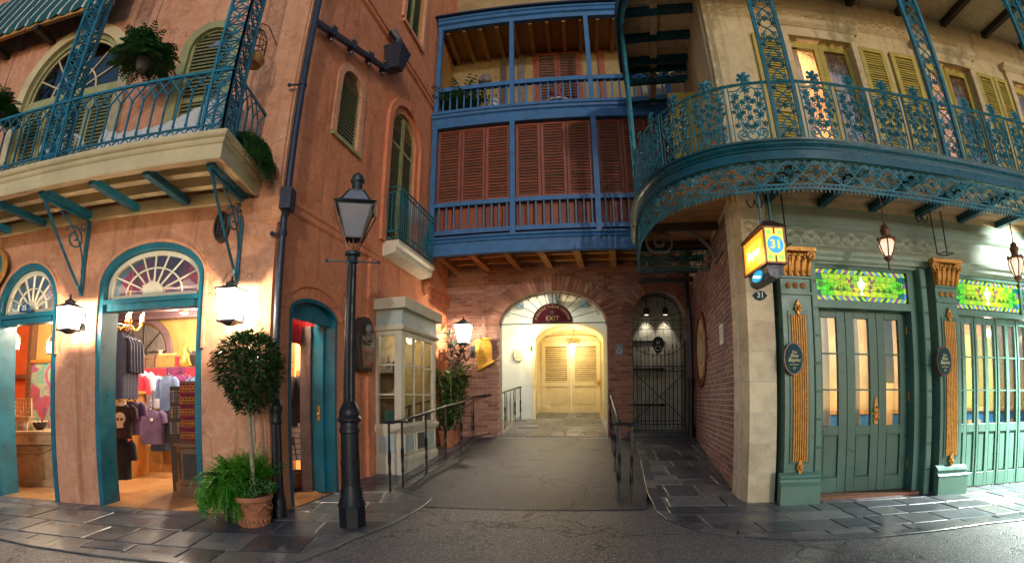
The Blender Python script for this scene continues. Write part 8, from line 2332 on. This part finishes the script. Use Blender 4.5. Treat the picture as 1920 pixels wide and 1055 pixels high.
# back shelving with swag
sx0, sx1 = FL.px(245, 760, 3.2)[0], FL.px(392, 760, 3.2)[0]
w = FL.w(sx0, 3.2)
t = thing('shelf_unit', 'tall golden shelf unit with red swag along the back of the shop', 'shelves', (w.x, w.y, 0.016), FL.a)
LS = sx1 - sx0; zs_ = FL.px(320, 694, 3.2)[1]
m = MB(); m.box(0, LS, 0.34, 0.38, 0, zs_ + 0.1); part('back', m, M['yelwall'], t)
for f in (0, 0.33, 0.66, 1.0): m = MB(); m.box(f * LS - 0.03, f * LS + 0.03, 0.0, 0.34, 0, zs_); part('upright', m, M['ochre'], t)
for k in range(5): m = MB(); z = 0.12 + k * (zs_ - 0.2) / 4; m.box(0.03, LS - 0.03, 0.0, 0.34, z, z + 0.03); part('shelf', m, M['bone'], t)
m = MB(); m.box(-0.05, LS + 0.05, -0.06, 0.38, zs_, zs_ + 0.05); part('top_board', m, M['wood'], t)
for k, c in enumerate(('red', 'red', 'plum', 'red')):
    a, b = LS * k / 4, LS * (k + 1) / 4; m = MB()
    top_ = [(a + (b - a) * i / 12, zs_ + 0.02) for i in range(13)]; bot = [(a + (b - a) * i / 12, zs_ - 0.10 - 0.18 * math.sin(PI * i / 12)) for i in range(13)]
    m.band(top_, bot, -0.09, -0.07); part('swag', m, C_[c], t)
    m = MB(); m.tube([(p[0], -0.08, p[1]) for p in bot], 0.014, 5); part('fringe', m, M['gold'], t)
rn2 = random.Random(8)
for k in range(5):
    z = 0.15 + k * (zs_ - 0.2) / 4
    if k == 4: continue
    for j in range(9):
        xx = 0.12 + j * (LS - 0.24) / 8; wq = FL.w(sx0 + xx, 3.32); m = MB()
        hh = rn2.uniform(0.06, 0.14); ww = rn2.uniform(0.07, 0.10)
        for q in range(3): m.cbox(-ww + 0.004 * q, ww - 0.003 * q, -0.10, 0.10, q * hh / 3, (q + 1) * hh / 3 - 0.006, 0.01)
        ci = rn2.randrange(6); single('folded_shirts', m, [C_['navy'], C_['white'], C_['denim'], C_['plum'], C_['black'], C_['red']][ci], '%s %s shirt pile from left on %s back shelf' % (('first', 'second', 'third', 'fourth', 'fifth', 'sixth', 'seventh', 'eighth', 'ninth')[j], ('navy', 'white', 'denim', 'plum', 'black', 'red')[ci], ('lowest', 'second', 'third', 'fourth')[k]), 'clothes', group='folded clothes on the back shelves', loc=(wq.x, wq.y, z + 0.016), rot=(0, 0, FL.a))
# treasures on top of the shelves
def top_item(name, label, cat, px_, build, mat, y=3.3, smooth=40):
    x = FL.px(px_, 690, y)[0]; w = FL.w(x, y); m = MB(); build(m)
    single(name, m, mat, label, cat, smooth=smooth, loc=(w.x, w.y, zs_ + 0.067), rot=(0, 0, FL.a))
top_item('treasure_chest', 'orange wooden chest on top of the back shelves', 'chest', 316, lambda m: (m.box(-0.22, 0.22, -0.12, 0.12, 0, 0.18), m.prism([(-0.12, 0.18)] + [(-0.12 * math.cos(PI * k / 8), 0.18 + 0.09 * math.sin(PI * k / 8)) for k in range(9)] + [(0.12, 0.18)], 'yz', -0.225, 0.225), m.box(-0.03, 0.03, -0.14, -0.12, 0.12, 0.22)), M['ochre'])
top_item('wire_cage', 'dark iron cage lantern on top of the back shelves', 'cage', 262, lambda m: ([m.tube([(0.16 * math.cos(a * PI / 5), 0.10 * math.sin(a * PI / 5), 0), (0.18 * math.cos(a * PI / 5), 0.11 * math.sin(a * PI / 5), 0.25), (0.03 * math.cos(a * PI / 5), 0.02, 0.36)], 0.010, 5) for a in range(10)], m.lathe([(0.17, 0), (0.17, 0.03)], 12), m.lathe([(0.18, 0.22), (0.18, 0.25)], 12)), M['iron'])
top_item('candle_jar', 'gold long-necked bottle on top of the back shelves', 'bottle', 344, lambda m: m.lathe([(0.07, 0), (0.10, 0.06), (0.09, 0.14), (0.035, 0.22), (0.03, 0.42), (0.04, 0.45)], 14), M['gold'])
top_item('carved_mask', 'dark horned mask on top of the back shelves', 'mask', 364, lambda m: (m.lathe([(0.03, 0), (0.08, 0.10), (0.10, 0.22), (0.05, 0.30)], 12), m.tube([(-0.08, 0, 0.24), (-0.16, 0, 0.32), (-0.14, 0, 0.40)], [0.02, 0.015, 0.004], 6), m.tube([(0.08, 0, 0.24), (0.16, 0, 0.32), (0.14, 0, 0.40)], [0.02, 0.015, 0.004], 6)), M['dkwood'])
top_item('treasure_chest', 'dark iron-bound chest at the left end of the back shelves', 'chest', 286, lambda m: (m.box(-0.18, 0.18, -0.11, 0.11, 0, 0.16), m.box(-0.19, 0.19, -0.12, 0.12, 0.165, 0.24), m.box(-0.12, -0.09, -0.13, 0.13, -0.0, 0.25), m.box(0.09, 0.12, -0.13, 0.13, -0.0, 0.25)), M['wood'])
top_item('vase', 'pale green vase between the chests on the back shelves', 'vase', 300, lambda m: m.lathe([(0.05, 0), (0.09, 0.10), (0.05, 0.22), (0.03, 0.30), (0.06, 0.34)], 12), M['paleblue'])
top_item('drum', 'red drum at the right end of the back shelves', 'drum', 332, lambda m: (m.lathe([(0.10, 0), (0.10, 0.20)], 14), m.lathe([(0.108, 0.0), (0.108, 0.03)], 14), m.lathe([(0.108, 0.17), (0.108, 0.20)], 14)), C_['red'])
top_item('candelabrum', 'iron candelabrum standing on the back shelves', 'candelabrum', 276, lambda m: (m.lathe([(0.08, 0), (0.02, 0.04), (0.015, 0.40)], 8), [m.tube([(0, 0, 0.25), (s * 0.12, 0, 0.24), (s * 0.16, 0, 0.36)], 0.010, 5) for s in (-1, 1)]), M['iron'])
for k in range(9):
    xk = FL.px(232 + k * 18, 640, 2.0)[0]; w = FL.w(xk, 2.0); m = MB(); m.prism([(-0.13, 0), (0.13, 0), (0.0, -0.30)], 'xz', -0.006, 0.006)
    single('pennant', m, C_[('red', 'plum', 'navy')[k % 3]], '%s triangular pennant from the left hanging across the shop ceiling' % ('first', 'second', 'third', 'fourth', 'fifth', 'sixth', 'seventh', 'eighth', 'ninth')[k], 'pennant', group='pennants across the shop ceiling', loc=(w.x, w.y, 3.10), rot=(0, 0, FL.a))
# arch of the inner doorway painted on the back wall: ship's wheel
x, z = FL.px(268, 660, 4.6); w = FL.w(x, 4.6)
t = thing('ships_wheel', 'round pale wheel panel with dark spokes on the shop back wall', 'wheel', (w.x, w.y, z), FL.a)
m = MB(); m.prism(ellp(0.62, 0.62), 'xz', 0.05, 0.08); part('disc', m, M['greywood'], t)
m = MB(); q = ellp(0.80, 0.80); m.band(q, [(a * 0.84, b * 0.84) for a, b in q], 0.0, 0.08, True); part('rim', m, M['darkceil'], t)
for k in range(8): a = k * PI / 4; m = MB(); m.tube([(0, 0.03, 0), (0.64 * math.cos(a), 0.03, 0.64 * math.sin(a))], 0.016, 6); part('spoke', m, M['dkwood'], t)
# jewellery display on octagonal wooden plinth
x, _ = FL.px(357, 898, 0.85); w = FL.w(x + 0.10, 1.05)
t = thing('jewellery_stand', 'octagonal brown wooden stand with maroon rows of gold bracelets', 'display stand', (w.x, w.y, 0.016), FL.a)
zpl = FL.px(350, 834, 0.85)[1]; zto = FL.px(350, 716, 0.85)[1]
m = MB(); m.lathe([(0.40, 0), (0.40, 0.16), (0.37, 0.18), (0.37, zpl - 0.05), (0.42, zpl - 0.03), (0.42, zpl)], 8, ph=PI / 8); pl_o = part('plinth', m, M['wood'], t)
for k in range(8):
    a = k * PI / 4; rot = Matrix.Rotation(a, 4, 'Z'); g_ = MB(); g_.box(-0.10, 0.10, -0.352, -0.345, 0.24, zpl - 0.12); mm = MB(); mm.add(g_, rot); part('panel', mm, M['dkwood'], pl_o)
m = MB(); m.box(-0.30, 0.30, -0.10, 0.16, zpl, zto); part('rack', m, M['wood'], t)
nrow = 5; rh = (zto - zpl - 0.06) / nrow
brm = MB(); brm.tube([(0.021 * math.cos(q * PI / 4), 0, 0.026 * math.sin(q * PI / 4)) for q in range(8)], 0.006, 4, True); brm = brm.mesh('bracelet', M['gold'])
for r_ in range(nrow):
    zr = zpl + 0.05 + r_ * rh
    m = MB(); m.box(-0.28, 0.28, -0.155, -0.10, zr - 0.012, zr + 0.012); m.box(-0.29, 0.29, -0.115, -0.101, zr - 0.02, zr + rh * 0.85); part('row_board', m, C_['maroon'], t)
    for c_ in range(11):
        for s2 in range(2): put('bracelet', brm, t, loc=(-0.25 + c_ * 0.05 + 0.02 * s2, -0.135 - 0.012 * s2, zr + 0.045 + 0.035 * s2), rot=(0.3, 0, 0.4))
m = MB(); m.lathe([(0.05, 0), (0.03, 0.05), (0.06, 0.12), (0.07, 0.18), (0.03, 0.24), (0.035, 0.27)], 12); w2_ = FL.w(x + 0.22, 1.05); single('glass_urn', m, M['paleblue'], 'pale green glass urn on top of the jewellery stand', 'urn', smooth=40, loc=(w2_.x, w2_.y, zto + 0.017))
t = thing('necklace_rack', 'rack of beaded necklaces beside the bracelet stand', 'display rack', tuple(FL.w(x - 0.32, 1.05, 0)), FL.a)
m = MB(); m.box(-0.10, 0.10, -0.02, 0.0, 0.02, zto - 0.05); part('board', m, M['dkwood'], t)
for k in range(10):
    for j in range(3):
        m = MB(); z = zto - 0.12 - j * 0.22; xx = -0.09 + k * 0.02
        for b in range(7): m.ball((xx, -0.03, z - b * 0.024), 0.009, 5, 4)
        part('necklace', m, goods_mats[(k + j) % 6], t)
# low wooden counter at the back
x0_, x1_ = FL.px(262, 830, 2.9)[0], FL.px(330, 830, 2.9)[0]; w = FL.w((x0_ + x1_) / 2, 2.9)
t = thing('counter', 'low pale wooden counter below the hanging shirts', 'counter', (w.x, w.y, 0.016), FL.a)
m = MB(); m.box(-(x1_ - x0_) / 2 - 0.3, (x1_ - x0_) / 2 + 0.4, -0.25, 0.2, 0, 0.14); part('plinth', m, M['ochre'], t)
m = MB(); m.box(-(x1_ - x0_) / 2 - 0.25, (x1_ - x0_) / 2 + 0.35, -0.2, 0.2, 0.14, 0.46); part('body', m, M['ochre'], t)
x, _ = FL.px(248, 800, 1.9); w = FL.w(x, 1.9)
t = thing('cupboard', 'narrow orange cupboard behind the skull shirt', 'cupboard', (w.x, w.y, 0.016), FL.a)
zq = FL.px(248, 740, 1.9)[1]
m = MB(); m.box(-0.25, 0.0, 0, 0.4, 0, zq); m.box(-0.29, 0.04, -0.04, 0.44, zq, zq + 0.05); part('carcass', m, M['ochre'], t)
m = MB(); m.box(-0.20, -0.05, -0.015, 0.0, 0.15, zq * 0.55); part('door', m, M['redwall'], t); m = MB(); m.box(-0.20, -0.05, -0.015, 0.0, zq * 0.6, zq - 0.08); part('door', m, M['yelwall'], t)
# red and plum bunting in the fanlights
for (cx_, z0_, w_, c, y, lab) in ((1.10, 2.62, 0.42, 'red', 0.55, 'red drape behind the left of the wide fanlight'), (1.62, 2.66, 0.55, 'plum', 0.65, 'plum drape behind the middle of the wide fanlight'), (2.22, 2.62, 0.45, 'red', 0.55, 'red drape behind the right of the wide fanlight'), (-1.0, 2.60, 0.5, 'plum', 0.6, 'plum drape behind the left of the narrow fanlight'), (-0.3, 2.60, 0.4, 'red', 0.6, 'red drape behind the right of the narrow fanlight')):
    w = FL.w(cx_ - 0.3, y); m = MB(); n = 12; vs = []
    for i in range(n + 1):
        f = i / n; xx = -w_ / 2 + w_ * f
        vs += [(xx, 0.03 * math.sin(i * 1.9), 0.42), (xx, 0.05 * math.sin(i * 1.9), 0.16 - 0.16 * math.sin(PI * f))]
    m._add(vs, [(2 * i, 2 * i + 1, 2 * i + 3, 2 * i + 2) for i in range(n)]); m._add([(a, b + 0.012, c_) for a, b, c_ in vs], [(2 * i, 2 * i + 2, 2 * i + 3, 2 * i + 1) for i in range(n)])
    single('drape', m, C_[c], lab, 'drape', smooth=60, loc=(w.x, w.y, z0_ + 0.15), rot=(0, 0, FL.a), scale=(1.5, 1, 1.35))
# side doorway: mannequin in shirt and plaid shorts, drape, basket
def fa_pt(px_, py_, y): x, z = FA.px(px_, py_, y); return FA.w(x, y), z
w, zt2 = fa_pt(563, 705, 0.62); _, zh = fa_pt(563, 798, 0.62)
t = thing('mannequin', 'mannequin in dark shirt and plaid shorts inside the side doorway', 'mannequin', (w.x, w.y, 0.016), FA.a)
part('shirt', shirt_mb(0.40, zt2 - zh, 0.22, 3, 0.35), C_['dk'], t, smooth=60, loc=(0, 0, zh - 0.016))
m = MB(); m.lathe([(0.07, zt2 - 0.04), (0.06, zt2 + 0.05), (0.05, zt2 + 0.07)], 12); part('neck', m, M['ochre'], t, smooth=50)
def plaid():
    m, nt, b = mat_base('plaid cloth'); v = coords(nt); sp_ = nt.nodes.new('ShaderNodeSeparateXYZ'); nt.links.new(v, sp_.inputs[0])
    f = mth(nt, 'LESS_THAN', mth(nt, 'FLOORED_MODULO', sp_.outputs['Z'], 0.075), 0.012); g2 = mth(nt, 'LESS_THAN', mth(nt, 'FLOORED_MODULO', sp_.outputs['X'], 0.065), 0.010)
    nt.links.new(mixc(nt, mth(nt, 'MAXIMUM', f, g2), (0.50, 0.43, 0.35), (0.10, 0.07, 0.05)), b.inputs['Base Color']); b.inputs['Roughness'].default_value = 0.9; return m
m = MB(); _, zs2 = fa_pt(563, 862, 0.62)
m.lathe([(0.17, zh - 0.12), (0.16, zh + 0.03)], 16)
for s_ in (-1, 1): m.tube([(s_ * 0.08, 0, zh - 0.05), (s_ * 0.10, 0, zs2)], [0.10, 0.115], 12)
part('shorts', m, plaid(), t, smooth=50)
m = MB(); m.tube([(0, 0, zh), (0, 0, 0.02)], 0.014, 8); m.lathe([(0.14, 0), (0.14, 0.02), (0.02, 0.03)], 16); part('stand', m, M['iron'], t)
w, z = fa_pt(568, 625, 0.5)
m = MB(); n = 16; vs = []
for i in range(n + 1):
    f = i / n; xx = -0.55 + 1.1 * f; vs += [(xx, 0.03 * math.sin(i * 1.7), 0.35), (xx, 0.05 * math.sin(i * 1.7), 0.10 - 0.22 * math.sin(PI * f))]
m._add(vs, [(2 * i, 2 * i + 1, 2 * i + 3, 2 * i + 2) for i in range(n)]); m._add([(a, b + 0.012, c_) for a, b, c_ in vs], [(2 * i, 2 * i + 2, 2 * i + 3, 2 * i + 1) for i in range(n)])
single('drape', m, C_['red'], 'dark red drape across the top of the side doorway', 'drape', smooth=60, loc=(w.x, w.y, z - 0.06), rot=(0, 0, FA.a))
w, z = fa_pt(552, 885, 0.75)
m = MB(); m.lathe([(0.13, 0), (0.17, 0.12), (0.18, 0.26), (0.16, 0.26), (0.15, 0.1)], 16); single('basket', m, M['wood'], 'woven basket on the floor inside the side doorway', 'basket', smooth=40, loc=(w.x, w.y, 0.017))
w = FA.w(0.95, 1.0)
t = thing('wall_cabinet', 'tall red-brown cabinet with a teal framed picture deep inside the side doorway', 'cabinet', (w.x, w.y, 0.016), FA.a)
m = MB(); m.box(-0.7, 0.75, 0, 0.12, 0, 2.9); part('carcass', m, M['amber'], t)
m = MB(); m.box(-0.45, 0.35, -0.02, 0.0, 1.35, 2.35); part('picture_frame', m, M['teal'], t)
m = MB(); m.box(-0.38, 0.28, -0.026, -0.02, 1.43, 2.27); part('picture', m, M['bone'], t)

# ================================================================== restaurant interior
def g_lamp(i, x, y, z, power, col):
    w = FG.w(x, y)
    t = thing('ceiling_lamp', 'small lit glass globe lamp %s' % ('behind the folding doors, nearer one', 'behind the folding doors, farther one', 'behind the green three-leaf door', 'deep in the room between the doors', 'in the nearest upper window', 'in the middle upper window', 'in the rightmost upper window')[i], 'ceiling lamp', (w.x, w.y, z), FG.a, 'globe lamps inside the restaurant')
    m = MB(); m.ball((0, 0, 0), 0.07, 12, 8); part('globe', m, glow_glass('lit globe %d' % i, (1, 0.8, 0.5), 5, 0.4), t, smooth=60)
    m = MB(); m.tube([(0, 0, 0.07), (0, 0, 3.3 - z if z < 3.3 else 7.0 - z)], 0.008, 6); part('rod', m, M['gold'], t)
    lamp('globe_lamp', (0, 0, 0), power * 3.0, col, 0.06, t)
g_lamp(0, 5.6, 1.5, 2.45, 75, (1, 0.78, 0.48)); g_lamp(1, 7.2, 1.9, 2.45, 75, (1, 0.78, 0.48)); g_lamp(2, 2.0, 1.2, 2.6, 45, (1, 0.90, 0.76)); g_lamp(3, 3.6, 2.2, 2.6, 45, (1, 0.88, 0.72))
g_lamp(4, 1.75, 1.2, 6.4, 55, (1, 0.70, 0.42)); g_lamp(5, 4.1, 1.2, 6.4, 55, (1, 0.66, 0.36)); g_lamp(6, 6.0, 1.2, 6.4, 45, (1, 0.66, 0.36))
w = FG.w(6.6, 2.2)
t = thing('bar_counter', 'blue panelled counter with golden top inside the restaurant', 'counter', (w.x, w.y, 0.005), FG.a)
m = MB(); m.box(-1.6, 2.6, 0, 0.5, 0, 1.02); part('body', m, M['cobalt'], t)
m = MB(); m.box(-1.7, 2.7, -0.08, 0.6, 1.02, 1.09); part('top', m, M['amber'], t)
for k in range(7): m = MB(); m.box(-1.5 + k * 0.58, -1.1 + k * 0.58, -0.02, 0, 0.15, 0.85); part('panel', m, M['amber' if k % 2 else 'cobalt'], t)
def curtain(label, x0, x1, y, z0, z1, mat, amp=0.025):
    w = FG.w(x0, y); m = MB(); n = int((x1 - x0) / 0.022); vs = []
    for i in range(n + 1):
        xx = (x1 - x0) * i / n; yy = amp * math.sin(i * 1.05) + amp * 0.5 * math.sin(i * 0.37); vs += [(xx, yy, 0), (xx, yy * 0.8, (z1 - z0))]
    m._add(vs, [(2 * i, 2 * i + 2, 2 * i + 3, 2 * i + 1) for i in range(n)]); m._add([(a, b + 0.01, c) for a, b, c in vs], [(2 * i, 2 * i + 1, 2 * i + 3, 2 * i + 2) for i in range(n)])
    single('curtain', m, mat, label, 'curtain', smooth=70, loc=(w.x, w.y, z0), rot=(0, 0, FG.a))
def sheer_mat(name, c):
    m, nt, b = mat_base(name); b.inputs['Base Color'].default_value = (*c, 1); b.inputs['Roughness'].default_value = 0.9
    tr = nt.nodes.new('ShaderNodeBsdfTranslucent'); tr.inputs[0].default_value = (*c, 1); mx = nt.nodes.new('ShaderNodeMixShader'); mx.inputs[0].default_value = 0.5
    nt.links.new(b.outputs[0], mx.inputs[1]); nt.links.new(tr.outputs[0], mx.inputs[2]); nt.links.new(mx.outputs[0], nt.nodes['Material Output'].inputs[0]); return m
M['sheer'] = sheer_mat('sheer cream curtain', (0.74, 0.68, 0.60))
M['curtain'] = sheer_mat('grey beige curtain', (0.55, 0.50, 0.45))
curtain('cream curtain behind the left leaf of the green door', 0.95, 1.40, 0.42, 0.85, 2.9, M['sheer'])
curtain('grey-beige curtain behind the middle leaf of the green door', 1.52, 1.86, 0.42, 0.85, 2.9, M['curtain'])
curtain('brown curtain behind the right leaf of the green door', 2.1, 2.52, 0.46, 1.5, 2.9, M['greywood'])
wi = 0
for a, b in wins:
    nm = ('nearest', 'middle', 'rightmost')[wi]; wi += 1
    curtain('beige curtain tied at the left of the %s upper window' % nm, a + 0.02, a + 0.22, 0.16, 4.2, 6.6, M['curtain'])
    curtain('grey curtain drawn across the right half of the %s upper window' % nm, b - 0.52, b - 0.02, 0.16, 4.2, 6.6, M['curtain'])

# ================================================================== passage lights, under-balcony spot
w = FB.w(*[FB.px(996, 640, Yp - 0.12)[0], Yp - 0.12]); z = FB.px(996, 648, Yp - 0.12)[1]
t = thing('wall_sconce', 'small lit wall sconce at the left of the yellow passage arch', 'sconce', (w.x, w.y, z), FB.a)
M['sconceglass'] = glow_glass('lit sconce glass', (1, 0.80, 0.42), 5, 0.4)
m = MB(); m.lathe([(0.04, 0), (0.075, 0.08), (0.065, 0.16), (0.03, 0.19)], 12); part('shade', m, M['sconceglass'], t, smooth=60)
m = MB(); m.lathe([(0.01, -0.06), (0.035, -0.02), (0.04, 0.0)], 10); m.box(-0.02, 0.02, 0.0, 0.12, -0.03, -0.005); part('arm', m, M['gold'], t)
lamp('sconce_lamp', (0, -0.12, 0.1), 40, (1, 0.74, 0.38), 0.05, t)
x, z = FB.px(1076, 646, nd - 0.20); w = FB.w(x, nd - 0.20)
t = thing('ceiling_lamp', 'lit dome lamp hanging just above the yellow exit doors', 'ceiling lamp', (w.x, w.y, z), FB.a)
m = MB(); m.lathe([(0.02, -0.07), (0.10, -0.03), (0.12, 0.02)], 14); part('shade', m, M['sconceglass'], t, smooth=60)
m = MB(); m.lathe([(0.13, 0.02), (0.13, 0.04), (0.02, 0.06)], 14); m.tube([(0, 0, 0.05), (0, 0, 0.75)], 0.01, 6); part('fitting', m, M['gold'], t)
lamp('dome_lamp', (0, -0.22, -0.06), 26, (1, 0.84, 0.55), 0.08, t)
for k, sx in enumerate((-0.22, 0.22)):
    w = FB.w(GA['cx'] + sx, 0.36)
    t = thing('floodlight', '%s small black floodlight in the head of the iron gate arch' % ('left', 'right')[k], 'floodlight', (w.x, w.y, 3.30), FB.a)
    m = MB(); m.lathe([(0.05, -0.07), (0.075, 0.0), (0.06, 0.09), (0.02, 0.11)], 12); m.tube([(0, 0, 0.1), (0, 0, 0.34 if sx else 0.3)], 0.01, 6); part('housing', m, M['iron'], t, smooth=50)
    m = MB(); m.lathe([(0.045, -0.076), (0.045, -0.072)], 12); part('lens', m, emit('lit floodlight lens %d' % k, (1, 0.93, 0.8), 1.2), t)
    fl2 = lamp('floodlight_lamp', (0, 0, -0.10), 10, (1.0, 0.93, 0.80), 0.04, t, 'SPOT', spot_size=R(70), spot_blend=0.8); fl2.rotation_euler = (R(16), 0, 0)
w = FB.w(2.0, 1.4)  # unseen lamp added to even out the passage light
t = thing('ceiling_lamp', 'added flush fill lamp on the passage ceiling behind the exit sign', 'ceiling lamp', (w.x, w.y, 4.06), FB.a)
m = MB(); m.lathe([(0.12, 0), (0.13, 0.055)], 16); part('fitting', m, M['white'], t)
m = MB(); m.lathe([(0.10, -0.02), (0.11, -0.002)], 16); part('lens', m, M['fill_canlight'], t)
lamp('passage_fill', (0, 0, -0.08), 60, (1.0, 0.94, 0.84), 0.1, t)
M['spotlens'] = emit('lit spot lens', (0.9, 1.0, 0.95), 8)
for i, (x, y, tx, ty, tz, pw, lab) in enumerate(((4.75, -0.9, 4.55, 0.0, 3.35, 110, 'small spotlight under the balcony aimed at the green frieze'), (6.3, -1.0, 6.1, -1.2, 0.0, 4800, 'downlight under the balcony lighting the pavement at right'))):
    w = FG.w(x, y); tgt = FG.w(tx, ty, tz)
    t = thing('spotlight', lab, 'spotlight', (w.x, w.y, 3.72))
    d = (tgt - Vector((w.x, w.y, 3.72))).normalized()
    m = MB(); m.tube([(0, 0, 0), tuple(-d * 0.16)], [0.06, 0.045], 12); m.tube([tuple(-d * 0.12), tuple(-d * 0.12 + Vector((0, 0, 0.17)))], 0.010, 6); part('can', m, M['verdigris'], t)
    m = MB(); m.tube([tuple(d * 0.002), tuple(d * 0.006)], 0.05, 12); part('lens', m, M['spotlens'], t)
    l = lamp('spot_lamp', tuple(d * 0.03), pw, (0.88, 1.0, 0.94), 0.04, t, 'SPOT', spot_size=R(75 if i == 0 else 120), spot_blend=0.7)
    l.rotation_euler = d.to_track_quat('-Z', 'Y').to_euler()
